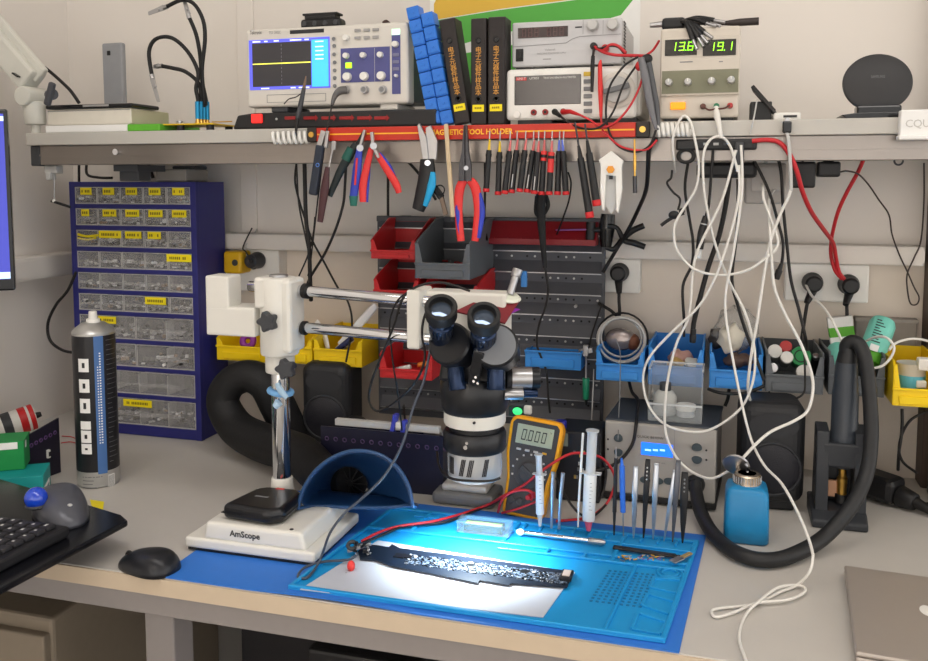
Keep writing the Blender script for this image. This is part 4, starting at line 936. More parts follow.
m = M().text('MAGNETIC TOOL HOLDER', .0125, (xa, 1.4355, zc), X_, Z_, 0, bold=.0004, width=xb - xa).box(x0 + .02, xa - .004, 1.4354, 1.4362, zc - .0012, zc + .0012).box(xb + .004, x1 - .024, 1.4354, 1.4362, zc - .0012, zc + .0012)
t.part('lettering', m, mat('bar_yellow', (250, 190, 50), .5), label='yellow lettering and line')
for lab, l, r, py in (('white spiral cable wrap on the shelf edge, left of the red tool bar', 272, 309, 138), ('white spiral cable wrap on the shelf edge under the lit supply', 656, 690, 130)):
    a, c = W(l, py, 1.442), W(r, py, 1.442); m = M(); n = 7
    pts = [V(a.x + (c.x - a.x) * q / 48, 1.4405 + .0042 * math.cos(q * 2 * PI * n / 48), a.z + .009 * math.sin(q * 2 * PI * n / 48)) for q in range(49)]
    m.tube(pts, .0034, 8, sub=3)
    solo('cable_wrap', lab, 'cable', m, white, a, 'white spiral cable wraps')

TY = 1.425
def hd(m, pts, rad, flat=.55, mi=0): return m.tube(wpts(pts, TY), rad, 12, mi, 5, flat=flat, up=Y_)
dnavy = mat('handle_navy', (34, 42, 56), .5)
# 1 dark-handled pliers
t = Thing('pliers', 'flat-ended pliers with dark navy handle, leftmost on the tool bar', 'pliers', W(322, 134, TY), group='pliers on the magnetic bar')
t.part('jaw', M().rbox(W(324, 131, TY), W(319, 148, TY), .010, .007, 0, .001, Y_).rbox(W(328, 131, TY), W(326, 148, TY), .006, .007, 0, .001, Y_), steel)
t.part('handle', M().rbox(W(320.5, 145, TY), W(313, 195, TY), .0155, .010, 0, .003, Y_), dnavy)
t.part('grip_mark', M().torus(W(317.5, 165, TY - .0055), .003, .0007, Y_), mat('mark_blue', (90, 140, 220), .4))
# 2 brown
t = Thing('pliers', 'brown-handled scraper hanging below the navy pliers', 'scraper', W(328, 163, TY), group='hand tools on the magnetic bar')
t.part('blade', M().rbox(W(334, 141, TY + .004), W(333.5, 150, TY + .004), .008, .003, 0, .0008, Y_).rbox(W(333, 148, TY + .004), W(328.5, 170, TY + .002), .003, .003, 0, .0005, Y_), steel)
hd(M(), [(0, 0), (1, 1)], .001)
t.part('handle', hd(M(), [(327.5, 167), (324.5, 190), (320, 222)], [.004, .0085, .0055]), mat('handle_brown', (74, 42, 46), .5))
t.o.name = 'scraper'
# 3 black green
t = Thing('pliers', 'black and dark green pliers hanging slanted to the left', 'pliers', W(356, 140, TY), group='pliers on the magnetic bar')
t.part('jaw', M().rbox(W(365, 132, TY + .01), W(357, 146, TY + .01), .008, .006, 0, .001, Y_), black)
t.part('handle', M().tube(wpts([(356, 144), (349, 156), (340, 172), (329.5, 196)], TY + .01), [.006, .009, .0075, .0055], 12, 0, 5, .6, Y_), mat('handle_black_green', (30, 40, 42), .5))
t.part('green_patch', M().tube(wpts([(351, 148), (345.5, 160)], TY + .008), [.0075, .009], 12, 0, 5, .6, Y_), mat('patch_green', (24, 90, 78), .45))
# 4 blue pliers with green tip
t = Thing('pliers', 'blue-handled pliers with green handle end, between the black and the red pliers', 'pliers', W(362, 138, TY), group='pliers on the magnetic bar')
t.part('jaw', M().rbox(W(365, 130, TY), W(359.5, 150, TY), .005, .006, 0, .001, Y_).cyl(W(360, 148, TY - .004), W(360, 148, TY + .006), .006), steel)
t.part('handle', hd(M(), [(359.5, 149), (357, 170), (353.5, 197)], [.0055, .0085, .0075]), blueg)
t.part('handle_end', hd(M(), [(353.5, 196), (353.5, 206)], [.0085, .0062]), mat('end_green', (26, 104, 92), .45))
t.part('stripe', M().tube(wpts([(357, 158), (355, 185)], TY - .0045), .002, 8, 0, 4), redg)
# 5 red-blue spread
t = Thing('pliers', 'red and blue pliers hanging with handles spread wide', 'pliers', W(373, 138, TY), group='pliers on the magnetic bar')
t.part('jaw', M().rbox(W(372, 132, TY - .004), W(373.5, 147, TY - .004), .006, .006, 0, .001, Y_).cyl(W(373.5, 146, TY - .009), W(373.5, 146, TY + .001), .006).rbox(W(373.5, 146, TY - .003), W(379, 158, TY - .003), .006, .005, 0, .001, Y_), steel)
t.part('handle', hd(M(), [(371.5, 148), (366.5, 168), (363, 186), (363, 202)], [.005, .0068, .0075, .006]), redg)
t.part('handle', hd(M(), [(377, 154), (386, 168), (396, 184), (399, 193)], [.005, .0068, .007, .005]), redg)
t.part('blue_grip', M().tube(wpts([(378.5, 154), (389, 168), (399, 190)], TY + .002), [.005, .006, .004], 10, 0, 5, .5, Y_).tube(wpts([(369, 160), (366, 202)], TY + .003), [.004, .004], 8, 0, 5, .5, Y_), blueg)
# 6 wire stripper
t = Thing('wire_stripper', 'wire stripper with steel jaws and black and cyan handle', 'wire stripper', W(424, 130, TY), group='hand tools on the magnetic bar')
j = M().prism([(0, 0), (.010, .0), (.006, .038), (-.006, .062), (-.010, .058)], W(424, 160, TY + .002), X_, Z_, V(0, -.006, 0), 0, .001)
j.prism([(0, 0), (.022, .002), (.024, .034), (.012, .060), (.003, .056), (.005, .02)], W(425, 161, TY + .006), X_, Z_, V(0, -.006, 0), 0, .001)
t.part('jaw', j, steel); t.part('pivot', M().cyl(W(427.5, 163, TY - .014), W(427.5, 163, TY + .006), .0055, None, 0, 16, .001), chrome)
t.part('handle', hd(M(), [(427, 159), (427, 175), (424, 192), (418, 210)], [.012, .0155, .0155, .011]), black)
t.part('cyan_grip', M().tube(wpts([(433, 172), (431.5, 186), (425, 206)], TY - .0075), [.004, .0075, .004], 10, 0, 5, .8, Y_), cyan, label='cyan grip inlay')
# 7 stick and clamp
a, c = W(446, 124, TY), W(453, 217, TY - .002)
t = Thing('wooden_stick', 'thin pale wooden stick hanging between the wire stripper and the long-nose pliers', 'stick', a, group='hand tools on the magnetic bar')
t.part('stick', M().rbox(a, W(449, 165, TY), .0072, .004, 0, .001, Y_).rbox(W(449, 163, TY), c, .0075, .004, 0, .001, Y_), wood)
t.part('tip', M().rbox(c, c - Z_ * .006, .006, .004, 0, .001, Y_), black)
t = Thing('spring_clamp', 'small black and bronze clamp with wire loop behind the pale wooden stick', 'clamp', W(436, 186, TY + .012))
t.part('jaw', M().rbox(W(434, 187, TY + .012), W(442, 198, TY + .012), .012, .006, 0, .002, Y_), black); t.part('loop', M().torus(W(440, 190, TY + .006), .008, .0012, Y_), black)
t.part('stem', M().rbox(W(441, 196, TY + .012), W(446, 215, TY + .012), .008, .005, 0, .001, Y_), mat('bronze', (120, 104, 92), .4, metal=.6))
# 8 long nose pliers
t = Thing('long_nose_pliers', 'large long-nose pliers with red and blue handles in front of the grey bin', 'pliers', W(465, 128, TY), group='pliers on the magnetic bar')
gun = mat('gunmetal', (74, 74, 78), .35, metal=.7)
o_ = W(466, 181, TY)
m = M().prism([(-.011, 0), (-.0105, .028), (-.006, .048), (-.0025, .092), (-.0006, .094), (-.0006, 0)], o_, X_, Z_, V(0, -.007, 0), 0, .001).prism([(.011, 0), (.0105, .028), (.0065, .048), (.0035, .092), (.0006, .094), (.0006, 0)], o_, X_, Z_, V(0, -.007, 0), 0, .001)
t.part('jaw', m, gun); t.part('pivot', M().cyl(W(466, 168, TY - .009), W(466, 168, TY), .004, None, 0, 14), steel)
for s_, hp in ((0, [(464, 180), (459.5, 190), (458.5, 212), (461, 241)]), (1, [(470, 180), (476, 190), (478, 212), (475, 241)])):
    h_ = t.part('handle', hd(M(), hp, [.007, .0085, .0072, .0065]), redg)
    t.part('blue_grip', M().tube(wpts([(hp[1][0] + (3 if s_ else -2.5), 193), (hp[2][0] + (4 if s_ else -.5), 212), (hp[3][0] + (3.5 if s_ else -1), 238)], TY - .001), [.004, .0055, .004], 10, 0, 5, .6, Y_), blueg, h_)
# 9 screwdrivers
sd = [('yellow-shafted precision screwdriver at the left end of the screwdriver row', 489, 150, 486, 192, 'y'), ('second yellow-shafted precision screwdriver from the left of the row', 499.5, 152, 498, 195, 'y'),
      ('precision screwdriver hanging right of the two yellow-shafted ones', 509.5, 151, 504.5, 194, 'r'), ('fourth precision screwdriver from the left end of the row', 516.5, 150, 511.5, 193, 'r'),
      ('fifth precision screwdriver from the left end of the row', 525, 150, 519.5, 192, 'r'), ('sixth precision screwdriver from the left end of the row', 533, 150.5, 527, 192.5, 'r'),
      ('seventh precision screwdriver, left of the ones with red upper handles', 538, 152, 534, 194, 'r'), ('precision screwdriver with short red upper handle, left one of two', 544, 151, 541.5, 195, 'R'),
      ('precision screwdriver with long red upper handle, right one of two', 551.5, 152, 549, 195, 'RR'), ('blue-shafted precision screwdriver, left one of two', 559, 151, 557.5, 195, 'b'), ('blue-shafted precision screwdriver, at the right end of the small ones', 563, 151, 566, 195, 'b')]
shm = dict(y=mat('shaft_yellow', (226, 190, 40), .4), r=mat('shaft_red', (206, 110, 110), .35, metal=.3), b=mat('shaft_blue', (90, 110, 206), .4), R=mat('shaft_red', (206, 110, 110), .35), RR=mat('shaft_red', (206, 110, 110), .35))
for k, (lab, ax, ay, bx, by, c) in enumerate(sd):
    yy = TY + .002 + (k % 2) * .004; A, B = W(ax, ay, yy), W(bx, by, yy); T0 = W(ax + .8, 131, yy); d = (B - A).normalized()
    t = Thing('precision_screwdriver', lab, 'screwdriver', B, group='precision screwdrivers in a row on the magnetic bar')
    t.part('shaft', M().cyl(T0, A, .0012, None, 0, 10), steel); t.part('coloured_shaft', M().cyl(A - d * .018, A, .0016, .0026, 0, 10), shm[c])
    t.part('handle', M().cyl(A, B - d * .006, .0046, .0052, 0, 8).cyl(A + d * .006, A + d * .011, .0054, None, 0, 12), black)
    if c[0] == 'R': t.part('upper_handle', M().cyl(A, A + d * (.016 if c == 'R' else .033), .0052, .0054, 0, 12), redg, label='red upper handle')
    if k in (3, 5, 6): t.part('print', M().rbox(A + d * .04 - Y_ * .0052, A + d * .062 - Y_ * .0052, .0016, .0008, 0, 0, Y_), lgrey)
    t.part('end_cap', M().cyl(B - d * .006, B, .0058, None, 0, 16, .001), red)
for lab, sx, sy, ax, ay, bx, by in (('long black screwdriver hanging lower than the small ones, left one of two', 575, 122, 580.5, 158, 590, 218), ('long black screwdriver beside the white shield-shaped tester', 585, 124, 589, 153, 597, 206)):
    yy = TY - .006; A, B, T0 = W(ax, ay, yy), W(bx, by, yy), W(sx, sy, yy); d = (B - A).normalized()
    t = Thing('long_screwdriver', lab, 'screwdriver', B, group='long black screwdrivers on the magnetic bar')
    t.part('shaft', M().cyl(T0, A, .0016, None, 0, 10), gun); t.part('collar', M().cyl(A - d * .02, A, .0022, .004, 0, 12), black)
    t.part('handle', M().cyl(A, B - d * .010, .0056, .0064, 0, 8), black); t.part('end_cap', M().cyl(B - d * .010, B, .0070, None, 0, 16, .0012), red)
# 10 white tester
o_ = W(611, 213, TY)
def tp(px, py): q = W(px, py, TY); return (q.x - o_.x, q.z - o_.z)
t = Thing('cable_tester', 'white shield-shaped tester with an orange button hanging on the tool bar', 'tester', W(611, 151, TY))
t.part('body', M().prism([tp(*q) for q in ((599, 160), (611.5, 151), (624, 161), (622, 166), (622.5, 190), (618.5, 213), (616.5, 211), (616, 176), (606.5, 175), (604.5, 211), (602, 209), (600.5, 190), (601, 165))], o_ + Y_ * .004, X_, Z_, V(0, -.009, 0), 0, .001), white)
t.part('back_plate', M().prism([tp(*q) for q in ((604, 168), (619, 168), (618.5, 205), (611, 214), (605, 205))], o_ + Y_ * .0045, X_, Z_, V(0, -.003, 0), 0), lgrey)
c = W(610.5, 169.5, TY - .006); t.part('button', M().cyl(c + Y_ * .002, c - Y_ * .003, .0065, None, 0, 6, .0008), mat('amber', (230, 150, 40), .35)); c = W(611, 177.5, TY - .005); t.part('mark', M().cbox(c, (.006, .001, .006)), ink)
# 11 bit
t = Thing('drill_bit', 'small brass and steel bit hanging alone right of the white tester', 'bit', W(635, 155, TY))
t.part('shank', M().cyl(W(634.5, 139, TY), W(634.8, 177, TY), .0016, None, 0, 10).cyl(W(634.8, 155, TY), W(634.8, 170, TY), .0026, None, 0, 10), gold); t.part('socket', M().cyl(W(634.8, 176, TY), W(635, 193, TY), .0034, None, 0, 6), gun)
# 12 black clamp
t = Thing('quick_clamp', 'black hand clamp gripping the right end of the louvred panel', 'clamp', W(605, 232, 1.672))
t.part('body', M().tube(wpts([(608, 214, 1.672), (607, 228, 1.672), (606, 247, 1.672)]), [.013, .015, .010], 12, 0, 5, .6, Y_), blackg)
t.part('handle', M().tube(wpts([(606, 247, 1.672), (614, 249, 1.672), (622, 240, 1.672), (632, 231, 1.672), (644, 225.5, 1.672)]), [.005, .005, .0055, .006, .0055], 10), black)
t.part('handle', M().tube(wpts([(608, 226, 1.664), (617, 228, 1.664), (624, 240, 1.664), (634, 243, 1.664), (645, 247, 1.664)]), [.005, .004, .0055, .006, .0055], 10), black)
t.part('grip_pad', M().tube(wpts([(591, 222, 1.672), (590, 240, 1.672)]), [.009, .009], 10, flat=.6, up=Y_), black)
t.part('bar', M().cyl(W(588, 230, 1.672), W(608, 230, 1.672), .005), black)
# ================================================================ MATS ON THE BENCH
def lev(pts, z): return [D(px, py, z) for px, py in pts]
x0, x1, y0, y1 = -.745, -.036, 1.024, 1.385
m = M(); nx = 40
# the blue mat: its front edge hangs a hair over the bench edge in a gentle wave
top = []; bot = []
for i in range(nx + 1):
    x = x0 + (x1 - x0) * i / nx; kx = .024 * i / nx; wv = .003 * max(0, math.sin((x + .60) * 13)) if -.60 < x < -.2 else 0
    top.append([V(x + kx, y1, DZ + .0022), V(x + kx * .08, y0 + .03, DZ + .0022), V(x, y0 - .003, DZ + .0022 + wv)]); bot.append([V(x + kx, y1, DZ + .0003), V(x + kx * .08, y0 + .03, DZ + .0003), V(x, y0 - .003, DZ + .0004 + wv)])
vs = [p for r in top for p in r] + [p for r in bot for p in r]; o_ = 3 * (nx + 1); fs = []
for i in range(nx):
    for j in range(2):
        a = i * 3 + j; fs.append([a, a + 1, a + 4, a + 3]); fs.append([o_ + a, o_ + a + 3, o_ + a + 4, o_ + a + 1])
    fs.append([i * 3 + 2, o_ + i * 3 + 2, o_ + i * 3 + 5, i * 3 + 5]); fs.append([i * 3, i * 3 + 3, o_ + i * 3 + 3, o_ + i * 3])
for a in (0, nx * 3): fs += [[a, a + 1, o_ + a + 1, o_ + a], [a + 1, a + 2, o_ + a + 2, o_ + a + 1]]
m.add(vs, fs, 0)
solo('work_mat', 'large flat royal blue mat lying on the bench under the silicone repair mat', 'mat', m, matblue, (x0, y0, DZ))
MZ = DZ + .0025
# silicone repair mat
SX0, SX1, SY0, SY1 = -.552, -.053, 1.034, 1.345
t = Thing('repair_mat', 'turquoise silicone repair mat with raised ribs and tool pockets', 'mat', ((SX0 + SX1) / 2, 1.2, MZ))
sk = Matrix.Identity(4); sk[0][1] = .10; sk.translation = V(-.10 * SY0, 0, 0)     # slightly skewed lie
def sb(m, a, c, y0, y1, z0, z1, b=.001): return m.box(a, c, y0, y1, MZ + z0, MZ + z1, 0, b, 1, sk)
m = M().box(SX0, SX1, SY0, SY1, MZ, MZ + .003, 0, .001, 1, sk)
t.part('base', m, silblue)
m = M()
for (a, c, e, g) in ((SX0, SX1, SY0, SY0 + .006), (SX0, SX1, SY1 - .007, SY1), (SX0, SX0 + .006, SY0, SY1), (SX1 - .006, SX1, SY0, SY1), (SX0, SX1, 1.252, 1.259), (-.335, -.328, 1.259, SY1), (-.165, -.159, 1.235, SY1), (-.10 - .16, -.255, 1.236, 1.256), (-.205, -.20, 1.236, 1.256), (-.33, SX1 - .004, 1.232, 1.236), (SX0 + .07, SX0 + .075, 1.259, SY1), (SX1 - .075, SX1 - .071, SY0, 1.235), (-.33, -.162, 1.305, 1.309), (-.16, SX1, 1.299, 1.303)): sb(m, a, c, e, g, .0025, .0068)
t.part('rib', m, silblue)
m = M()
for pk_ in (((654, 578), (682, 580), (678, 593), (650, 587)), ((648, 594), (676, 602), (669, 614), (642, 605)), ((638, 613), (667, 622), (660, 634), (632, 629))):
    q = [D(*a, MZ + .004) for a in pk_]
    for a, c in zip(q, q[1:] + q[:1]): m.rbox(a, c, .0048, .0036, 0, .0008)
m.torus(D(670, 573, MZ + .004), .017, .0022, Z_, 32, 6).torus(D(670, 573, MZ + .004), .011, .0018, Z_, 32, 6)
t.part('side_pocket', m, silblue)
m = M()
ga, gb, gc, gd = D(591, 601, MZ + .003), D(640, 607, MZ + .003), D(653, 575, MZ + .003), D(610, 571, MZ + .003)
for i in range(9):
    for j in range(12):
        u, v = i / 8, j / 11; p = ga.lerp(gb, u).lerp(gd.lerp(gc, u), v); m.cbox((p.x, p.y, MZ + .0033), (.0042, .0038, .0012), 0, .0005)
t.part('dimple_grid', m, mat('silicone_dark', (14, 104, 160), .5))
m = M(); sb(m, -.500, -.462, 1.318, 1.330, .0025, .0055); sb(m, -.45, -.36, 1.318, 1.330, .0025, .0045)
t.part('slot_rim', m, silblue)
for k in range(11): t.part('slot_rib', sb(M(), -.32 + k * .026, -.316 + k * .026, 1.318, 1.336, .0028, .0075), silblue)
SZT = MZ + .0032
# white sheet
q = lev([(300, 590), (543, 618), (575, 573), (378, 541)], SZT)
m = M().add([p for p in q] + [p + Z_ * .0012 for p in q], [[3, 2, 1, 0], [4, 5, 6, 7], [0, 1, 5, 4], [1, 2, 6, 5], [2, 3, 7, 6], [3, 0, 4, 7]])
solo('work_sheet', 'white sheet lying on the silicone mat under the circuit board, brightly lit', 'sheet', m, mat('sheet_white', (192, 198, 210), .6, var=.02), q[0])
PZ = SZT + .0014
# ---- circuit board
oln = [(358, 551), (366, 544), (377, 545), (389, 547), (392, 544), (400, 548), (470, 557), (574, 571.5), (567, 587), (512, 583), (509, 585), (480, 580), (478, 583), (430, 573), (392, 566), (376, 560), (360, 559)]
q = lev(oln, PZ + .003)
t = Thing('circuit_board', 'long dark circuit board crowded with silvery chips on the white sheet', 'circuit board', V(q[0].x, q[0].y, PZ))
n = len(q); t.part('board', M().add([V(p.x, p.y, PZ + .0015) for p in q] + [V(p.x, p.y, PZ + .003) for p in q], [list(range(n))[::-1], list(range(n, 2 * n))] + [[i, (i + 1) % n, n + (i + 1) % n, n + i] for i in range(n)]), mat('pcb_dark', (24, 34, 48), .35))
chipm = [mat('chip_black', (22, 24, 28), .3), mat('solder_silver', (200, 206, 214), .28, metal=.8), mat('chip_white', (214, 222, 230), .4), mat('chip_grey', (92, 106, 124), .4)]
m = M()
for k in range(1500):
    u = random.random() ** .8; v = random.uniform(.08, .92)
    a = (384 + u * 186, 550 + u * 24); c = (378 + u * 186, 561.5 + u * 24)
    if u < .14: continue
    p = D(a[0] + (c[0] - a[0]) * v, a[1] + (c[1] - a[1]) * v, PZ + .003)
    s_ = random.choice((.001, .0013, .0016, .002, .003)); T_ = Matrix.Translation(p + Z_ * .0004) @ Matrix.Rotation(-.01 + random.choice((0, PI / 2)), 4, 'Z')
    m.cbox((0, 0, 0), (s_ * random.uniform(.8, 1.8), s_, .0012), random.choices((0, 1, 2, 3), (4, 1.6, .7, 6))[0], 0, T_)
t.part('components', m, chipm).__setitem__('kind', 'stuff')
for px, py, s_ in ((400, 556, .016), (408, 557, .012), (470, 566, .011), (525, 572, .012)):
    p = D(px, py, PZ + .003); t.part('chip', M().cbox(p + Z_ * .0007, (s_, s_ * .9, .0014), 0, .0003), chipm[0])
p = D(571, 578, PZ + .003); t.part('connector', M().cbox(p + Z_ * .003 - X_ * .006, (.016, .026, .006), 0, .001).cbox(p + Z_ * .0064 - X_ * .006, (.010, .018, .001), 1), [black, mat('connector_pale', (214, 200, 190), .4)])
# stand-offs under the board so that it rests
t.part('rear_contacts', M().cbox((q[7].x - .02, (q[7].y + q[8].y) / 2, PZ + .00075), (.02, .02, .0015)).cbox((q[3].x, q[3].y - .01, PZ + .00075), (.02, .015, .0015)), chipm[0])
# ---- wire clip board end with red bulb
p = D(361, 553, PZ + .004)
t = Thing('test_clip', 'tangle of small metal clip parts at the left end of the circuit board', 'clip', p)
m = M()
for k in range(18):
    T_ = Matrix.Translation(p + V(random.uniform(-.012, .014), random.uniform(-.012, .012), random.uniform(.0, .014))) @ Matrix.Rotation(random.uniform(0, 3), 4, 'Z') @ Matrix.Rotation(random.uniform(-.8, .8), 4, 'X')
    m.cbox((0, 0, 0), (random.uniform(.004, .012), .003, .003), random.choice((0, 1)), .0005, T_, 1)
t.part('metal_bits', m, [steel, chipm[0]]); t.part('jaw', M().rbox(p + V(-.02, -.004, .002), p + V(.012, .01, .012), .006, .005, 0, .001), steel); t.part('ring', M().torus(p + V(-.014, 0, .010), .006, .003, V(.2, -.6, 1)), dgrey)
c = D(351, 566, PZ + .006); t.part('red_bulb', M().ball(c, (.0058, .0058, .008), 0, 18).cyl(c - Z_ * .004 + V(-.001, -.004, 0), c + V(-.002, -.014, -.004), .001, .0004, 1), [mat('bulb_red', (226, 64, 60), .3), steel], label='small red bulb')
# ---- clear case and metal rod, brushes in the pockets
c0, c1 = D(462, 527, MZ + .004), D(513, 533, MZ + .004); zc = MZ + .0072
t = Thing('clear_case', 'small clear plastic case with green insert lying at the back of the silicone mat', 'case', c0)
m = M(); xa, xb, ya, yb = c0.x, c1.x, 1.270, 1.298; h_ = .016
m.box(xa, xb, ya, ya + .0015, zc, zc + h_).box(xa, xb, yb - .0015, yb, zc, zc + h_).box(xa, xa + .0015, ya, yb, zc, zc + h_).box(xb - .0015, xb, ya, yb, zc, zc + h_).box(xa, xb, ya, yb, zc, zc + .0015).box(xa - .001, xb + .001, ya - .001, yb + .001, zc + h_ - .001, zc + h_ + .002)
t.part('shell', m, mat('case_clear', (150, 172, 184), .15, var=0, alpha=.10)); t.part('insert', M().box(xa + .01, xb - .012, ya + .004, yb - .004, zc + .002, zc + .013, 0, .001).box(xa + .012, xb - .014, ya + .006, yb - .012, zc + .0131, zc + .0137, 1), [mat('insert_dark', (28, 50, 38), .5), mat('insert_green', (150, 200, 100), .5)])
a, c = D(524, 532.5, MZ + .010), D(604, 542.5, MZ + .010)
t = Thing('metal_spudger', 'bright steel rod with knurled end lying in the long pocket of the silicone mat', 'tool', a)
d = (c - a).normalized(); t.part('rod', M().cyl(a, c - d * .02, .0032, None, 0, 14, .001), chrome); t.part('grip', M().cyl(c - d * .024, c - d * .006, .0048, None, 0, 12, .0012).cyl(c - d * .006, c + d * .002, .0052, .003, 0, 14), steel); t.part('tip', M().lathe([(.0032, 0), (.0055, -.004), (.005, -.008), (.002, -.012)], a, d, 14), white)
a, c = D(613, 547, MZ + .008), D(676, 556, MZ + .008)
t = Thing('black_spudger', 'flat black spudger lying in the right rear pocket of the silicone mat', 'tool', a); t.part('blade', M().rbox(a, c, .010, .004, 0, .0015), black); t.part('tip', M().rbox(c - (c - a).normalized() * .004, c + (c - a).normalized() * .008, .007, .002, 0, .0008), black)
m = M()
for k in range(36):
    p = D(618 + random.random() * 48, 555 + random.random() * 6, MZ + .006); m.cyl(p, p + V(random.uniform(-.008, .008), random.uniform(-.006, .006), .001), .0012, None, random.randrange(3), 6)
m_ = solo('loose_screws', 'scatter of small brass and steel screws in the right rear pocket', 'screws', m, [gold, steel, mat('bit_violet', (110, 90, 160), .4)], D(618, 556, MZ + .004), kind='stuff')
a, c = D(672, 562, MZ + .010), D(691, 553, MZ + .012)
solo('steel_scraper', 'small slanted steel scraper leaning at the right end of the rear pocket', 'blade', M().rbox(a, (a + c) / 2, .012, .002, 0, .0006).rbox((a + c) / 2, c, .007, .003, 1, .001), [steel, mat('scraper_tan', (150, 130, 90), .5)], a)

# ---- tools standing upright in the slots at the rear edge of the mat
def stand(px, py, z=None): return D(px, py, MZ + .006)
TYs = 1.322
def up(px, py): return W(px, py, TYs)
def tweezers(label, tip, top, mt, w=.009, grip=None, group='upright tools in the rear slots of the silicone mat', gap=.0055):
    A, B = up(*tip), up(*top); A.z = max(A.z, MZ + .0032); d = (B - A).normalized(); L = (B - A).length
    t = Thing('tweezers', label, 'tweezers', A, group=group)
    for s_ in (-1, 1):
        pts = [A + Y_ * .0006 * s_, A + d * L * .3 + Y_ * s_ * gap * .55, A + d * L * .65 + Y_ * s_ * gap, A + d * L * .97 + Y_ * s_ * .001]
        t.part('arm', M().tube(pts, [.0010, w * .36, w * .5, w * .42], 10, 0, 6, flat=.25, up=Y_), mt)
    t.part('joint', M().rbox(B - d * .014, B, w * .8, .0035, 0, .001, Y_), grip or mt)
    return t, A, B, d, L
brush = mat('tweezer_steel', (190, 196, 204), .28, metal=.85)
def stick(label, name, cat, segs, group=None):
    A = up(*segs[0][0]); A.z = max(A.z, MZ + .0035); t = Thing(name, label, cat, A, group=group)
    for i, (a, c, r0, r1, mt, nm) in enumerate(segs):
        p, q_ = up(*a), up(*c)
        if i == 0: p.z = A.z
        t.part(nm, M().cyl(p, q_, r0, r1, 0, 14), mt)
    return t
def syringe(label, tip, noz, flange, barrel_top, plunger_top, r, nozm, fill):
    t = Thing('syringe', label, 'syringe', up(*tip), group='syringes standing at the rear of the silicone mat')
    T0, N0, F0, B0, P0 = up(*tip), up(*noz), up(*flange), up(*barrel_top), up(*plunger_top); T0.z = max(T0.z, MZ + .0036); d = (P0 - N0).normalized()
    t.part('nozzle', M().cyl(T0, N0, r * .35, r * .7, 0, 16), nozm)
    t.part('barrel', M().cyl(N0, F0, r, None, 0, 24, .001), fill)
    t.part('graduations', M().box(0, 0, 0, 0, 0, 0) if False else (lambda m: [m.rbox(N0 + d * (.02 + k * .006) - Y_ * (r + .0002) + X_ * .001, N0 + d * (.02 + k * .006) - Y_ * (r + .0002) + X_ * (.004 + (k % 5 == 0) * .002), .0006, .0003, 0, 0, Y_) for k in range(8)] and m)(M()), inkgrey)
    t.part('flange', M().cyl(F0 - d * .001, F0 + d * .001, r * 1.0, None, 0, 20).cbox(F0, (r * 3.4, r * 1.3, .0022), 0, .0008), frost)
    t.part('plunger', M().cyl(F0, P0, r * .72, r * .78, 0, 16).rbox(F0, P0, r * 1.5, r * .3, 0, 0, Y_), frost)
    t.part('thumb_rest', M().cyl(P0 - d * .001, P0 + d * .0015, r * 1.05, None, 0, 20, .0006), frost)
    return t
fillw = mat('syringe_white', (226, 228, 226), .35, var=.01)
syringe('smaller white syringe with clear nozzle in front of the yellow multimeter', (540, 526), (540, 514), (539.5, 474), (539, 474), (538.5, 455), .0065, frost, fillw)
syringe('larger white syringe with pink nozzle tip standing right of the white swab', (588.5, 530.5), (588.5, 520), (590.5, 473), (591, 473), (592.5, 431), .0098, mat('nozzle_pink', (206, 90, 120), .4), fillw)
stick('left of the two grey flat-bladed sticks by the smaller syringe', 'flat_spatula', 'spatula', [((551.5, 528), (552, 500), .0022, .0024, brush, 'tip'), ((552, 500), (553, 472), .0032, .0032, brush, 'blade')], 'grey flat sticks by the smaller syringe')
stick('right of the two grey flat-bladed sticks, leaning slightly right', 'flat_spatula', 'spatula', [((559, 529), (560, 502), .0022, .0024, brush, 'tip'), ((560, 502), (563, 473), .0032, .0032, brush, 'blade')], 'grey flat sticks by the smaller syringe')
stick('long thin white swab standing just left of the larger syringe', 'swab', 'swab', [((578, 527), (578.5, 507), .0012, .0016, white, 'tip'), ((578.5, 507), (583, 433), .0019, .0019, white, 'rod')])
stick('thin black pen-like tool standing leftmost of the tools before the grey station', 'black_pick', 'tool', [((614, 535), (614.5, 512), .0012, .0026, black, 'tip'), ((614.5, 512), (616, 458), .0032, .0028, black, 'handle'), ((616, 459), (616, 447), .0012, .0008, steel, 'needle')])
stick('blue-handled pick standing tip down beside the black pick', 'blue_pick', 'tool', [((623.5, 536), (623, 512), .0010, .0011, steel, 'needle'), ((623, 512), (622, 466), .0042, .0042, blueg if False else mat('pick_blue', (46, 110, 214), .4), 'handle'), ((622, 466), (621.5, 458), .003, .0015, mat('pick_blue', (46, 110, 214), .4), 'end')])
tweezers('wide pale steel tweezers standing between the blue pick and the black tweezers', (633.5, 538), (636, 466), brush)
tw, A, B, d, L = tweezers('black tweezers with row of pale dots, before the grey station display', (643.5, 538), (648, 459), black)
m = M()
for k in range(5): m.cyl(B - d * (.012 + k * .006) - Y_ * .0042, B - d * (.012 + k * .006) - Y_ * .0060, .0012, None, 0, 8)
tw.part('dots', m, lgrey)
tweezers('plain steel tweezers standing right of the black dotted tweezers', (653, 539), (656.5, 463), brush)
tweezers('narrow steel tweezers leaning right, left one of the slanted pair', (664, 541), (675, 470), brush, .007)
tweezers('tall grey steel tweezers reaching highest before the grey station', (672.5, 542), (678.5, 460), mat('tweezer_dark', (96, 98, 104), .35, metal=.6), .009)
tw, A, B, d, L = tweezers('thick black tweezers with bent tip standing at the right end of the row', (682.5, 543), (685, 472), black, .0125)
m = M()
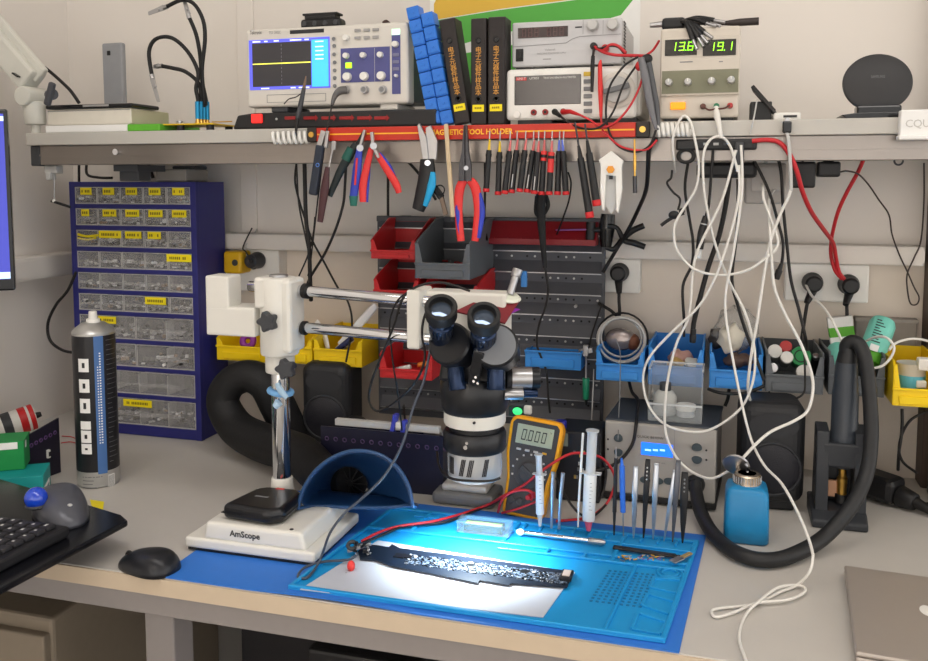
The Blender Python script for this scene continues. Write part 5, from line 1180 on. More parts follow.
for k in range(6): m.cyl(B - d * (.010 + k * .006) - Y_ * .0046, B - d * (.010 + k * .006) - Y_ * .0066, .0014, None, 0, 8)
tw.part('dots', m, mgrey)

# ================================================================ MICROSCOPE
mw = mat('microscope_white', (226, 224, 216), .35, var=.015)
mb = mat('microscope_black', (24, 26, 31), .3, var=.06)
mbl = mat('tube_blueblack', (28, 46, 76), .18, metal=.5)
px_, py_ = W(281.5, 440, 1.235).x, 1.235                       # column axis
t = Thing('stereo_microscope', 'white and black stereo microscope on a chrome boom stand over the circuit board', 'microscope', (px_, 1.19, MZ))
bx0, bx1, by0, by1 = -.762, -.548, 1.108, 1.270
b = M().box(bx0, bx1, by0, by1, MZ + .004, MZ + .020, 0, .004, 3)
b.prism([(bx0 + .030, MZ + .018), (bx1 - .015, MZ + .018), (bx1 - .022, MZ + .046), (bx0 + .034, MZ + .046)], (0, by0 + .003, 0), X_, Z_, (0, by1 - by0 - .006, 0), 0, .006, seg=3)
base = t.part('base', b, mw)
t.part('rubber_foot', M().box(bx0 + .004, bx1 - .004, by0 + .003, by1 - .003, MZ + .0003, MZ + .005), black, base)
t.part('lettering', M().text('AmScope', .013, V(W(229, 535, by0).x, by0 + .0025, MZ + .033), X_, Z_, 0, width=.050, bold=.0003), ink, base, label='dark maker name lettering')
p = V(bx1 - .042, by0 + .012, MZ + .046); t.part('screw', M().cyl(p, p + Z_ * .0008, .003, None, 0, 14), ink, base)
zb0 = MZ + .045
t.part('column', M().cyl((px_, py_, zb0), (px_, py_, 1.15), .0145, None, 0, 32, .002), chrome)
t.part('column_socket', M().lathe([(.0205, 0), (.0205, .004), (.018, .020), (.017, .034), (.0165, .035)], (px_, py_, zb0 - .001), Z_, 32), mw)
# boom head
def wb(px, py, Y=py_ - .026): return W(px, py, Y)
hz0, hz1 = wb(277, 358).z, wb(277, 279).z
m = M().cyl((px_, py_, hz0), (px_, py_, hz1), .030, None, 0, 36, .004).cyl((px_, py_, hz1 - .001), (px_, py_, hz1 + .004), .0145, None, 1, 30)
xl, xr_ = wb(254, 290).x, wb(303, 290, py_ + .02).x
m.box(xl, px_, py_ - .028, py_ + .026, wb(265, 309).z, hz1 + .001, 0, .004).box(px_, xr_, py_ - .024, py_ + .028, hz0 + .006, hz1 - .001, 0, .006)
t.part('boom_housing', m, [mw, steel])
t.part('collar', M().cyl((px_, py_, wb(280, 376).z), (px_, py_, hz0 + .001), .023, None, 0, 32, .003), mw)
m = M().box(wb(206, 300).x, wb(255, 320).x, py_ - .028, py_ + .026, wb(230, 336).z, wb(230, 307).z, 0, .003).box(wb(206, 300).x, wb(229, 290).x, py_ - .028, py_ + .012, wb(225, 310).z, wb(222, 276).z, 0, .003)
t.part('counterweight', m, mw)
def knob(c, ax, r, lobes=6, depth=.014):
    ax = Vector(ax).normalized(); u = ax.cross(Z_).normalized(); v = ax.cross(u)
    pl = [(r * (.84 + .16 * math.cos(lobes * a)) * math.cos(a), r * (.84 + .16 * math.cos(lobes * a)) * math.sin(a)) for a in [2 * PI * k / 60 for k in range(60)]]
    return M().prism(pl, c, u, v, ax * depth, 0, .0015, seg=1).cyl(Vector(c) - ax * .02, c, .005, None, 0, 12)
k0 = wb(270, 321, py_ - .034); t.part('lobed_knob', knob(k0, -Y_, .0165, 5), dgrey)
k1 = wb(288, 368, py_ - .026); t.part('lobed_knob', knob(k1, -Y_, .0165, 5), dgrey)
# rails
r1a, r1b = wb(300, 290.5, py_ + .008), W(420, 301, 1.205)
r2a, r2b = wb(300, 327.5, py_ + .008), W(420, 338, 1.205)
rd = (r1b - r1a).normalized()
l1a = r1a - rd * .10
t.part('rail', M().cyl(l1a, r1b + rd * .02, .0085, None, 0, 24, .001), chrome)
t.part('rail', M().cyl(r2a - rd * .04, r2b + rd * .02, .0085, None, 0, 24, .001), chrome)
t.part('rail_collar', M().cyl(r1a + rd * .008, r1a + rd * .016, .012, None, 0, 24).cyl(r2a + rd * .006, r2a + rd * .012, .011, None, 0, 24), rubber)
# head carrier
hx, hy = -.333, 1.19
c0, c1 = W(412, 300, 1.21), W(428, 345, 1.21)
t.part('rail_clamp', M().box(c0.x, c0.x + .020, 1.185, 1.245, W(415, 346, 1.21).z, W(415, 288, 1.21).z, 0, .003), mw)
zt0, zt1 = W(465, 338, 1.235).z, W(465, 291, 1.235).z
cr = t.part('focus_block', M().box(c0.x + .015, W(508, 300, 1.235).x, 1.218, 1.262, zt0, zt1, 0, .004), mw)
# red instruction label on the sloped top
la, lb_, lc, ld = W(455, 311, 1.195), W(505, 323, 1.195), W(519, 301, 1.235), W(487, 296, 1.235)
nn = (lb_ - la).cross(ld - la).normalized(); nn = nn if nn.z > 0 else -nn
m = M().add([la, lb_, lc, ld] + [p - nn * .0025 for p in (la, lb_, lc, ld)], [[0, 1, 2, 3], [7, 6, 5, 4], [0, 4, 5, 1], [1, 5, 6, 2], [2, 6, 7, 3], [3, 7, 4, 0]], 0)
uu, vv = (lb_ - la), (ld - la)
for k in range(3):
    q0 = la + uu * .12 + vv * (.28 + k * .22) + nn * .0003; m.add([q0, q0 + uu * (.38 - .1 * k), q0 + uu * (.38 - .1 * k) + vv * .09, q0 + vv * .09], [[0, 1, 2, 3]], 1)
q0 = la + uu * .72 + vv * .45 + nn * .0003; m.add([q0, q0 + uu * .12, q0 + uu * .12 + vv * .3, q0 + vv * .3], [[0, 1, 2, 3]], 2)
t.part('warning_label', m, [mat('label_maroon', (122, 34, 42), .45), lgrey, mat('label_purple', (130, 40, 150), .5)], cr, label='maroon label plate')
p = W(508, 297, 1.24); t.part('tension_cap', M().lathe([(.004, 0.004), (.016, .003), (.0195, 0), (.016, -.003), (.004, -.004)], p, V(.25, -.25, 1), 28), mat('cap_white', (226, 230, 214), .35))
p2, p3 = W(510, 294, 1.24), W(518, 269, 1.25); d_ = (p3 - p2).normalized()
t.part('clamp_bolt', M().cyl(p2, p3 - d_ * .01, .0055, None, 0, 16).cyl(p3 - d_ * .012, p3, .0075, None, 0, 16, .001), steel)
t.part('blue_clip', M().rbox(W(524, 287, 1.255), W(524, 271, 1.255), .009, .006, 0, .0015, Y_), mat('clip_blue', (40, 110, 176), .4))
# head
def zz(py): return W(475, py, hy - .040).z
prof = [(.0, zz(486)), (.036, zz(486)), (.039, zz(481)), (.0395, zz(457))]
t.part('ring_lens', M().lathe([(.030, zz(486)), (.037, zz(486)), (.0395, zz(481)), (.0395, zz(457)), (.03, zz(457))], (hx, hy, 0), Z_, 48), mat('ring_silver', (208, 212, 214), .2, metal=.5), label='silvery ring lamp body')
q = M()
for a0 in (2.75, 3.0): pass
m = M()
for k, (ang, col) in enumerate(((-2.42, 0), (-2.3, 0), (-1.9, 1), (-1.6, 1), (-1.05, 1))):
    for j in range(3):
        aa = ang + j * .06; r = .0398; m.add([V(hx + r * math.cos(aa), hy + r * math.sin(aa), zz(478)), V(hx + r * math.cos(aa + .05), hy + r * math.sin(aa + .05), zz(478)), V(hx + r * math.cos(aa + .12 * col + .05), hy + r * math.sin(aa + .12 * col + .05), zz(461)), V(hx + r * math.cos(aa + .12 * col), hy + r * math.sin(aa + .12 * col), zz(461))], [[0, 1, 2, 3]], 0)
t.part('ring_markings', m, ink)
t.part('ring_holder', M().lathe([(.03, zz(457)), (.0435, zz(457)), (.0455, zz(454)), (.0455, zz(440)), (.043, zz(437)), (.03, zz(437))], (hx, hy, 0), Z_, 48), mb)
p = W(466, 447, hy - .0465); t.part('ring_screw', M().cyl(p + Y_ * .006, p - Y_ * .004, .003, None, 0, 12), chrome)
p = W(467, 443, hy - .0455); t.part('ring_screw', M().cyl(p + Y_ * .006, p - Y_ * .002, .0022, None, 0, 12), chrome)
t.part('neck', M().lathe([(.037, zz(440)), (.0365, zz(428)), (.0, zz(428))], (hx, hy, 0), Z_, 40), mb)
t.part('white_ring', M().lathe([(.03, zz(431)), (.043, zz(431)), (.0445, zz(428)), (.0445, zz(412)), (.03, zz(411))], (hx, hy, 0), Z_, 48), mw, label='white holder ring')
p = W(474, 423, hy - .0445); t.part('set_screw', M().cyl(p + Y_ * .002, p - Y_ * .0006, .002, None, 0, 10), ink)
t.part('body_barrel', M().lathe([(.0, zz(418)), (.0445, zz(418)), (.0485, zz(413)), (.0495, zz(400)), (.0495, zz(388)), (.046, zz(383)), (.03, zz(381)), (0, zz(381))], (hx, hy, 0), Z_, 48), mb)
ax = V(.20, -.68, .71).normalized()
u_ = X_ - ax * X_.dot(ax); u_.normalize(); v_ = ax.cross(u_)
def slab(c, w, h, d, mi=0, b=.006): return M().cbox((0, 0, 0), (w, h, d), mi, b, Matrix.Translation(c) @ Matrix((u_, v_, ax)).transposed().to_4x4())
cc_ = W(474, 365, 1.17)
t.part('head_body', M().prism([(-.045, -.002), (.045, -.002), (.034, .045), (.012, .060), (-.016, .060), (-.038, .045)], V(hx, hy - .035, zz(384)), X_, Z_, V(0, .075, 0), 0, .006, seg=2), mb)
pl = W(477, 371, 1.128); t.part('front_plate', M().rbox(W(473, 384, 1.135), W(479, 352, 1.125), .015, .004, 0, .001, Y_), mb)
for a in ((478, 352), (480, 355), (474, 381), (478, 383), (476, 377)): p = W(*a, 1.128); t.part('screw', M().cyl(p + Y_ * .003, p - Y_ * .0022, .0018, None, 0, 10), chrome)
grey_face = mat('lobe_grey', (120, 124, 130), .35)
for nm, ec, lc_, fm in (('left', (441, 307), (450, 344), mb), ('right', (484, 315), (496, 346), grey_face)):
    E_ = W(*ec, 1.100); Lc = W(*lc_, 1.140)
    lx = V(-.12 if nm == 'left' else .10, -.86, .42).normalized()
    lob = M().lathe([(0, -.034), (.028, -.034), (.0305, -.030), (.0305, .002), (.0275, .005)], Lc, lx, 44, 0).lathe([(.0275, .005), (0, .0052)], Lc, lx, 44, 1)
    h_ = t.part('prism_housing', lob, [mb, fm], label='dark round prism housing' if nm == 'left' else 'prism housing with grey face')
    B_ = E_ - ax * .085
    t.part('port_tube', M().cyl(W(lc_[0] + (8 if nm == 'left' else 0), 390, 1.142), W(lc_[0] + (5 if nm == 'left' else 0), 360, 1.150), .0125, None, 0, 24, .001), mbl)
    m = M().lathe([(.0165, 0), (.0165, .03), (.0175, .032), (.0175, .050), (.0155, .052), (.0155, .064), (.0185, .066)], B_, ax, 36, 0)
    t.part('eyepiece_tube', m, mbl, h_)
    m = M().lathe([(.0175, .062), (.0215, .066), (.0220, .085), (.0205, .0865), (.0165, .086), (.0150, .078)], B_, ax, 40, 0)
    for k in range(20):
        a = 2 * PI * k / 20; m.rbox(B_ + ax * .034 + (u_ * math.cos(a) + v_ * math.sin(a)) * .0172, B_ + ax * .048 + (u_ * math.cos(a) + v_ * math.sin(a)) * .0172, .0012, .0012)
    t.part('eyecup', m, rubber, h_)
    t.part('eye_lens', M().lathe([(0, .0795), (.008, .0792), (.0150, .0775)], B_, ax, 30, 0), mat('lens_glass', (96, 110, 130), .04, metal=.7, var=0), h_)
# focus knobs
p0, p1 = W(506, 378, 1.19), W(540, 378, 1.205)
fk = M().cyl(p0, p1, .0155, None, 0, 28, .002)
t.part('focus_knob', fk, mb); dd = (p1 - p0).normalized(); t.part('focus_ring', M().cyl(p0 + dd * .008, p0 + dd * .036, .0160, None, 0, 28), steel)
t.part('zoom_knob', M().cyl(W(504, 394, 1.18), W(523, 394, 1.19), .0085, None, 0, 20, .001), steel); t.part('zoom_cap', M().cyl(W(523, 393, 1.19), W(537, 393, 1.20), .0062, None, 0, 18, .001), mbl)

# blue cloth tie on the column
p = W(284, 395, 1.215)
t = Thing('cable_tie', 'light blue strap knotted around the chrome microscope column', 'strap', p)
t.part('strap', M().torus(V(px_, py_, p.z), .0175, .0045, V(.15, 0, 1), 28, 8), mat('strap_blue', (120, 176, 226), .6)); t.part('knot', M().tube(wpts([(277, 383, 1.21), (281, 391, 1.21), (287, 398, 1.212)]), [.004, .006, .004], 10, flat=.6).tube(wpts([(279, 402, 1.212), (275, 407, 1.21)]), [.007, .005], 10), mat('strap_pale', (176, 206, 230), .6))
# black meter case on the stand base
z_ = MZ + .0465; cxy = (-.658, 1.172)
t = Thing('meter_case', 'rounded black case lying on the white microscope base', 'case', (*cxy, z_))
T_ = Matrix.Translation((*cxy, z_)) @ Matrix.Rotation(math.radians(0), 4, 'Z')
m = M().prism([(-.050, -.048), (.030, -.055), (.050, -.040), (.046, .030), (.030, .044), (-.020, .042), (-.036, .03)], (0, 0, .0005), X_, Y_, Z_ * .024, 0, .009, T_, 4)
t.part('shell', m, mat('case_black', (20, 21, 25), .28)); t.part('red_mark', M().cbox((.005, .033, .0246), (.014, .006, .0008), 0, 0, T_), mat('mark_red', (196, 60, 56), .5)); t.part('logo_strip', M().cbox((-.006, -.005, .0246), (.022, .004, .0006), 0, 0, T_), mgrey)
t.part('seam', M().prism([(-.0505, -.0485), (.030, -.0555), (.0505, -.040), (.0465, .030), (.030, .0445), (-.020, .0425), (-.0365, .03)], (0, 0, .0105), X_, Y_, Z_ * .0012, 0, 0, T_), rubber)

# ================================================================ FUME HOOD AND HOSE
t = Thing('fume_extractor', 'dark blue fume hood on a thick black hose behind the microscope base', 'fume extractor', (-.53, 1.24, MZ))
fm_ = [W(*p, 1.20) for p in ((302, 505), (306, 488), (317, 470), (332, 457), (350, 449), (368, 448), (386, 453), (402, 466), (412, 484), (415.5, 502), (411, 508), (380, 511), (345, 511), (312, 509))]
fm_ = [V(p.x + .001, 1.185 + .03 * (i > 9), p.z) for i, p in enumerate(fm_)]
hc = W(345, 487, 1.30); N = len(fm_)
ringn = []
cen = sum(fm_, V(0, 0, 0)) / N
def circ(c, r): return [V(c.x + r * math.cos(math.atan2(p.z - cen.z, p.x - cen.x)), c.y, c.z + r * .95 * math.sin(math.atan2(p.z - cen.z, p.x - cen.x))) for p in fm_]
mid = [a.lerp(b, .55) + V(0, .018, 0) + (a - cen) * .10 for a, b in zip(fm_, circ(hc, .034))]
for p in mid: p.z = max(p.z, .8025)
rings_o = [fm_, [a.lerp(b, .3) + (a - cen) * .03 for a, b in zip(fm_, mid)], mid, circ(hc, .034), circ(hc + V(0, .05, 0), .034)]
vs = [p for r in rings_o for p in r]; fs = []
for j in range(len(rings_o) - 1):
    for k in range(N): fs.append([j * N + k, j * N + (k + 1) % N, (j + 1) * N + (k + 1) % N, (j + 1) * N + k])
hood_ = t.part('hood', M().add(vs, fs, 0, True), hoodm)
sl_ = hood_.modifiers.new('thick', 'SOLIDIFY'); sl_.thickness = .003; sb_ = hood_.modifiers.new('smooth', 'SUBSURF'); sb_.levels = 2; sb_.render_levels = 2
t.part('rim', M().tube(fm_ + [fm_[0]], .0028, 8, sub=4), mat('hood_rim', (44, 78, 122), .3))
m = M()
for k in range(6): a = k * PI / 6; m.rbox(hc + V(math.cos(a), 0, math.sin(a)) * .03 + V(0, .02, 0), hc - V(math.cos(a), 0, math.sin(a)) * .03 + V(0, .02, 0), .002, .002, 0, 0, Y_)
t.part('grille', m, black)
hp = [hc + V(0, .03, 0), W(325, 477, 1.37), W(300, 455, 1.42), W(262, 442, 1.49), W(237, 428, 1.53), W(223, 403, 1.545), W(230, 384, 1.55), W(248, 376, 1.555), W(265, 384, 1.56), W(277, 404, 1.575), W(290, 430, 1.60), W(300, 442, 1.63), W(304, 444, 1.66)]
m = M().tube(hp, [.033, .036, .038, .038, .036, .033, .0325, .0325, .034, .036, .036, .036, .036], 20, 0, 8)
for i, v in enumerate(m.v): pass
t.part('hose', m, mat('hose_black', (20, 20, 22), .65, var=.15, scale=160, bump=.6))
e = hp[-1]; t.part('filter_box', M().box(e.x - .065, e.x + .028, 1.655, 1.74, DZ + .0005, e.z + .035, 0, .008), black)

# ================================================================ SPEAKERS
def speaker(label, l, r, yt, yb, Yf, h, rot):
    p = D((l + r) / 2, yb); w = .104
    t = Thing('loudspeaker', label, 'speaker', (p.x, Yf + .05, DZ + .001), (0, 0, rot), 'pair of small black loudspeakers', True)
    b = M().box(-w/2, w/2, -.05, .05, .014, h, 0, .022, 5).box(-w * .36, w * .36, -.035, .045, 0, .018, 0, .004)
    t.part('cabinet', b, mat('speaker_black', (34, 35, 38), .5, var=.1))
    zt, zw = h * .80, h * .40
    t.part('tweeter_guide', M().lathe([(.034, -.0005), (.030, .002), (.014, .010), (.010, .010)], (0, -.0515, zt), Y_, 36, sx=1.15, sy=.62), mat('guide_black', (40, 41, 45), .55))
    t.part('tweeter', M().ball((0, -.043, zt), (.012, .009, .011), 0, 18), blackg)
    t.part('woofer_ring', M().torus((0, -.0500, zw), .044, .0030, Y_, 40, 8), mat('guide_black', (40, 41, 45), .55))
    t.part('woofer_grille', M().lathe([(.0435, 0), (.034, -.004), (.015, -.0055), (0, -.0058)], (0, -.0505, zw), Y_, 40), mat('grille_black', (26, 26, 34), .5, bump=.6, scale=600))
    return t
speaker('black loudspeaker standing behind the fume hood, left of the louvred panel', 302, 349, 371, 452, 1.60, .185, math.radians(4))
speaker('black loudspeaker standing between the grey station and the hot air handle', 738, 800, 392, 511, 1.515, .186, math.radians(4))

# ================================================================ REWORK STATION
Yh = 1.497; x0, x1 = W(604, 460, Yh).x, W(716, 460, Yh).x; z0 = DZ + .014; z1 = W(650, 425.5, Yh).z
t = Thing('rework_station', 'grey hot air rework station with glowing blue display', 'rework station', ((x0 + x1) / 2, Yh, DZ))
fp = mat('station_grey', (164, 160, 154), .5, var=.03)
YhB = 1.66
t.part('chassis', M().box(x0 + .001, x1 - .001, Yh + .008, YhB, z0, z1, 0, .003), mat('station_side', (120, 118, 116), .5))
t.part('top_cover', M().box(x0 - .001, x1 + .001, Yh + .006, YhB + .001, z1 - .001, z1 + .004, 0, .002), mat('station_cover', (58, 64, 72), .5), label='dark top cover')
t.part('front_panel', M().box(x0, x1, Yh, Yh + .012, z0, z1 + .001, 0, .003), fp)
t.part('base_tray', M().box(x0 - .002, x1 + .002, Yh - .001, YhB + .001, DZ + .004, z0 + .001, 0, .002), black)
for xx in (x0 + .02, x1 - .02):
    for yy in (Yh + .03, YhB - .03): t.part('foot', M().cyl((xx, yy, DZ + .0003), (xx, yy, DZ + .006), .009, None, 0, 14), rubber)
def sh(px, py): p = W(px, py, Yh); return V(p.x, Yh, p.z)
f4 = fr(641, 673, 443.5, 456, Yh); m = M().box(f4[0], f4[1], Yh - .001, Yh + .002, f4[2], f4[3], 0, .0006)
for a, c in ((645, 651), (653, 658), (660, 665)): m.box(sh(a, 450).x, sh(c, 450).x, Yh - .0014, Yh, sh(a, 450.6).z, sh(a, 449).z, 1)
t.part('display', m, [em('display_blue', (24, 96, 250), 1.4), em('display_text', (150, 214, 255), 1.3)])
oval = mat('button_slate', (66, 78, 84), .45)
for px, py, up_ in ((618, 439.5, 1), (618, 452, -1), (697, 447.5, 1), (697, 458, -1)):
    p = sh(px, py); w_, h_ = (.0085, .0085) if px > 640 else (.0075, .009)
    m = M().prism([(w_ * math.cos(a), up_ * h_ * (math.sin(a) * (1.0 if math.sin(a) > 0 else .55))) for a in [2 * PI * k / 28 for k in range(28)]], p + Y_ * .001, X_, Z_, -Y_ * .0035, 0, .0008, seg=1)
    t.part('arrow_button', m, oval)
for px, py in ((645, 480), (658, 481), (669, 481)):
    p = sh(px, py); t.part('oval_button', M().prism([(.009 * math.cos(a), .006 * math.sin(a)) for a in [2 * PI * k / 28 for k in range(28)]], p + Y_ * .001, X_, Z_, -Y_ * .003, 0, .0008, seg=1), oval)
m = M()
for px, py in ((607.5, 440), (607.5, 450), (706.5, 449.5), (706.5, 459)): p = sh(px, py); m.cyl(p, p - Y_ * .0006, .0018, None, 0, 12)
m.text('QUICK 861DW', .006, sh(650, 437.5) - Y_ * .0003, X_, Z_, 0, 'CENTER', width=.045).text('HOT AIR', .004, sh(660, 463) - Y_ * .0003, X_, Z_, 1, 'CENTER', width=.018)
m.box(sh(674.5, 440).x, sh(674.5, 440).x + .0006, Yh - .0004, Yh, z0 + .01, z1 - .003, 1)
t.part('lettering', m, [ink, inkgrey])
p = sh(695.5, 483); t.part('hose_outlet', M().lathe([(.016, 0), (.016, .006), (.012, .012)], p, -Y_, 28), black)
t.o.rotation_euler = (0, 0, math.radians(-3.5))
HZ = z1 + .0045
# clear tray with two jars on top
f4 = fr(641, 707, 371, 422, 1.53)
x0t, x1t = W(648, 412, 1.515).x, W(702, 412, 1.515).x; zt0 = HZ; zt1 = W(672, 370, 1.53).z
t = Thing('clear_tray', 'clear open plastic tray standing on the rework station in front of the blue bins', 'tray', ((x0t + x1t) / 2, 1.55, HZ))
m = M(); ya, yb = 1.513, 1.595; zl_ = W(672, 405, 1.513).z
wl = .002
m.box(x0t, x1t, ya, yb, zt0, zt0 + .002, 0).box(x0t, x1t, yb - wl, yb, zt0, zt1, 0).box(x0t, x1t, ya, ya + wl, zt0, zl_, 0)
for xx in (x0t, x1t - wl): m.prism([(ya, zt0), (yb, zt0), (yb, zt1), (ya + .02, zt1), (ya, zl_)], (xx, 0, 0), Y_, Z_, X_ * wl, 0)
t.part('shell', m, mat('tray_smoke', (196, 202, 204), .12, var=0, alpha=.2))
for a, c in (((x0t, ya, zl_), (x1t, ya, zl_)), ((x0t, yb, zt1), (x1t, yb, zt1)), ((x0t, ya + .02, zt1), (x0t, yb, zt1)), ((x1t, ya + .02, zt1), (x1t, yb, zt1))): t.part('rim', M().rbox(a, c, .003, .003), frost)
zj = zt0 + .0025
t = Thing('small_bottle', 'clear bottle with dark cap standing in the clear tray on the grey station', 'bottle', (x0t + .026, 1.555, zj))
t.part('body', M().lathe([(.018, 0), (.020, .003), (.020, .032), (.014, .041), (.009, .043)], (x0t + .026, 1.555, zj), Z_, 28), mat('bottle_frost', (206, 208, 204), .3, alpha=.75, var=0)); t.part('cap', M().cyl((x0t + .026, 1.555, zj + .042), (x0t + .026, 1.555, zj + .056), .010, None, 0, 22, .001), dgrey); t.part('liquid', M().cyl((x0t + .026, 1.555, zj + .001), (x0t + .026, 1.555, zj + .022), .0185, None, 0, 26), lgrey)
t = Thing('small_jar', 'low white jar standing in the clear tray on the grey station', 'jar', (x1t - .028, 1.55, zj))
t.part('body', M().cyl((x1t - .028, 1.55, zj), (x1t - .028, 1.55, zj + .012), .0155, None, 0, 26, .001), frost); t.part('lid', M().cyl((x1t - .028, 1.55, zj + .011), (x1t - .028, 1.55, zj + .021), .0172, None, 0, 28, .0015), white)

# ================================================================ MULTIMETER
Ym = 1.372
base_c = D(518, 521); tl = .195
t = Thing('digital_multimeter', 'yellow-cased multimeter standing tilted with 0.000 on its display', 'multimeter', (base_c.x + .004, Ym, DZ + .0025), (math.radians(-14), math.radians(6.5), 0))
Hm = .163
ol = [(-.030, 0), (.030, 0), (.035, .006), (.036, .06), (.044, .10), (.0455, Hm - .012), (.040, Hm - .002), (.033, Hm), (-.033, Hm), (-.040, Hm - .002), (-.0455, Hm - .012), (-.044, .10), (-.036, .06), (-.035, .006)]
t.part('holster', M().prism(ol, (0, 0, 0), X_, Z_, (0, .034, 0), 0, .005, seg=3), mat('meter_yellow', (240, 166, 18), .4))
ol2 = [(-.029, .006), (.029, .006), (.0305, .06), (.038, .10), (.0395, Hm - .012), (.034, Hm - .006), (-.034, Hm - .006), (-.0395, Hm - .012), (-.038, .10), (-.0305, .06)]
t.part('face', M().prism(ol2, (0, -.002, 0), X_, Z_, (0, .004, 0), 0, .001, seg=1), mat('meter_face', (58, 58, 62), .5))
m = M().box(-.031, .031, -.0032, -.001, Hm - .045, Hm - .013, 0, .001)
digits(m, '0.000', -.022, Hm - .0385, .0072, .018, -.0034, 1, .0112, .08, .18)
m.text('V', .005, (.0265, -.0034, Hm - .020), X_, Z_, 1, 'CENTER')
t.part('display', m, [mat('lcd_grey', (166, 176, 152), .35, var=0), ink], label='grey display reading 0.000')
for k in range(4): t.part('button', M().box(-.027 + k * .0145, -.019 + k * .0145, -.0045, -.001, Hm - .056, Hm - .0525, 0, .001), [lgrey, lgrey, lgrey, mat('meter_button', (236, 176, 40), .4)][k])
t.part('dial', M().lathe([(.026, 0), (.0255, .002), (.017, .0035), (.016, .008), (.014, .009)], (0, -.002, .075), -Y_, 40).rbox((-.012, -.012, .083), (.012, -.012, .067), .007, .005, 0, .001, Y_), dgrey)
m = M()
for k in range(9): a = -.3 + k * 3.7 / 8; m.cbox((-.028 * math.cos(a), -.0024, .075 + .028 * math.sin(a)), (.003, .0008, .003), 0)
t.part('dial_marks', m, lgrey)
for k in range(4): t.part('jack', M().lathe([(.006, 0), (.006, .002), (.004, .0025)], (-.022 + k * .0147, -.002, .026), -Y_, 20), dgrey)
t.part('tilt_stand', M().rbox((0, .036, .09), (0, .060, .003), .04, .004, 0, .001), black)

# ================================================================ BEHIND: small black power block, crates, grey lamp base
t = Thing('control_box', 'black electronics box with grey display standing behind the syringes', 'electronics', (-.22, 1.50, DZ))
f4 = fr(556, 600, 432, 502, 1.475); t.part('case', M().box(f4[0], f4[1], 1.475, 1.56, DZ + .0006, f4[3], 0, .003), mat('box_black', (28, 28, 32), .45))
g4 = fr(551, 568, 433, 446, 1.474); t.part('display', M().box(g4[0] + .004, g4[1], 1.4735, 1.4755, g4[2], g4[3], 0, .001), mat('lcd_grey_dim', (120, 128, 118), .4))
m = M()
for k in range(10): p = W(574 + random.random() * 12, 452 + random.random() * 26, 1.4745); m.cbox(p, (.004, .002, .006), k % 3)
t.part('terminals', m, [gold, lgrey, mgrey])
p = W(562, 425, 1.50); t.part('blue_knob', M().cyl((p.x, 1.49, f4[3]), (p.x, 1.49, f4[3] + .014), .010, None, 0, 20, .002), mat('knob_blue', (34, 34, 140), .35))
f4 = fr(386, 443, 434, 500, 1.435)
t = Thing('perforated_board', 'tall dark navy perforated board frame standing behind the fume hood', 'board', (f4[0], 1.435, DZ))
dn = mat('board_navy', (24, 24, 46), .45)
xl = W(327, 450, 1.46).x
t.part('front_sheet', M().box(xl, f4[1], 1.435, 1.438, DZ + .0006, f4[3], 0), dn)
t.part('side_sheet', M().box(f4[1] - .003, f4[1], 1.438, 1.52, DZ + .0006, f4[3] - .01, 0), dn); t.part('rear_sheet', M().box(xl, f4[1], 1.52, 1.523, DZ + .0006, f4[3] - .02, 0), dn)
m = M()
for k in range(14):
    for zz_ in (.022,): p = V(xl + .012 + k * .0175, 1.4345, f4[3] - zz_); m.torus(p, .0035, .0009, Y_, 12, 5)
t.part('hole_rings', m, mat('ring_violet', (84, 62, 100), .5))
m = M().rbox(W(336, 424, 1.45), W(437, 435, 1.45), .010, .012, 0, .001)
zr = W(336, 430, 1.45).z
t = Thing('steel_ruler_rail', 'pale steel rail lying across the navy board with blue clip', 'rail', W(336, 428, 1.45))
za = f4[3] + .0005
t.part('rail', M().box(W(336, 430, 1.45).x, W(440, 433, 1.45).x, 1.445, 1.457, za, za + .012, 0, .001), lgrey); cx_ = W(395, 425, 1.45).x
t.part('blue_clip', M().rbox((cx_ - .006, 1.446, za - .018), (cx_ + .004, 1.446, za + .03), .008, .016, 0, .002, Y_).rbox((cx_ + .016, 1.446, za - .018), (cx_ + .02, 1.446, za + .02), .008, .016, 0, .002, Y_), mat('clip_indigo', (60, 70, 180), .4))
t.part('pale_block', M().box(cx_ + .004, cx_ + .018, 1.440, 1.460, za + .004, za + .016, 0, .002), white)
for k in range(4): pass
t = Thing('metal_bracket', 'small group of steel bracket bits beside the microscope ring', 'bracket', W(436, 440, 1.45))
m = M()
for a, c in (((424, 432), (440, 436)), ((432, 428), (434, 444)), ((440, 430), (446, 446)), ((428, 440), (444, 444))): m.rbox(W(*a, 1.47), W(*c, 1.47), .006, .006, 0, .001, Y_)
m.box(W(432, 440, 1.47).x, W(436, 440, 1.47).x, 1.467, 1.473, DZ + .0005, W(432, 432, 1.47).z)
t.part('arms', m, steel)
f4 = fr(436, 500, 491, 503, 1.44)
t = Thing('desk_puck', 'low grey plastic base lying on the bench below the microscope ring', 'base', (f4[0], 1.43, DZ)); t.part('shell', M().box(f4[0] + .006, f4[1], 1.395, 1.47, DZ + .0006, DZ + .022, 0, .008, 3), mgrey); t.part('lid', M().box(f4[0] + .02, f4[1] - .014, 1.405, 1.46, DZ + .0215, DZ + .034, 0, .006, 3), lgrey)
c = W(520, 411, 1.50); t = Thing('indicator_module', 'small green-lit circuit module on the panel above the multimeter', 'module', c)
t.part('board', M().box(c.x - .02, c.x + .014, 1.497, 1.503, c.z - .010, c.z + .008, 0, .001), mat('module_dark', (24, 50, 44), .4)); t.part('green_light', M().ball(c + V(-.004, -.003, 0), (.009, .005, .007), 0, 14), em('glow_green', (60, 220, 120), .9)); t.part('white_plug', M().box(c.x + .008, c.x + .022, 1.492, 1.502, c.z - .004, c.z + .012, 0, .003), white)
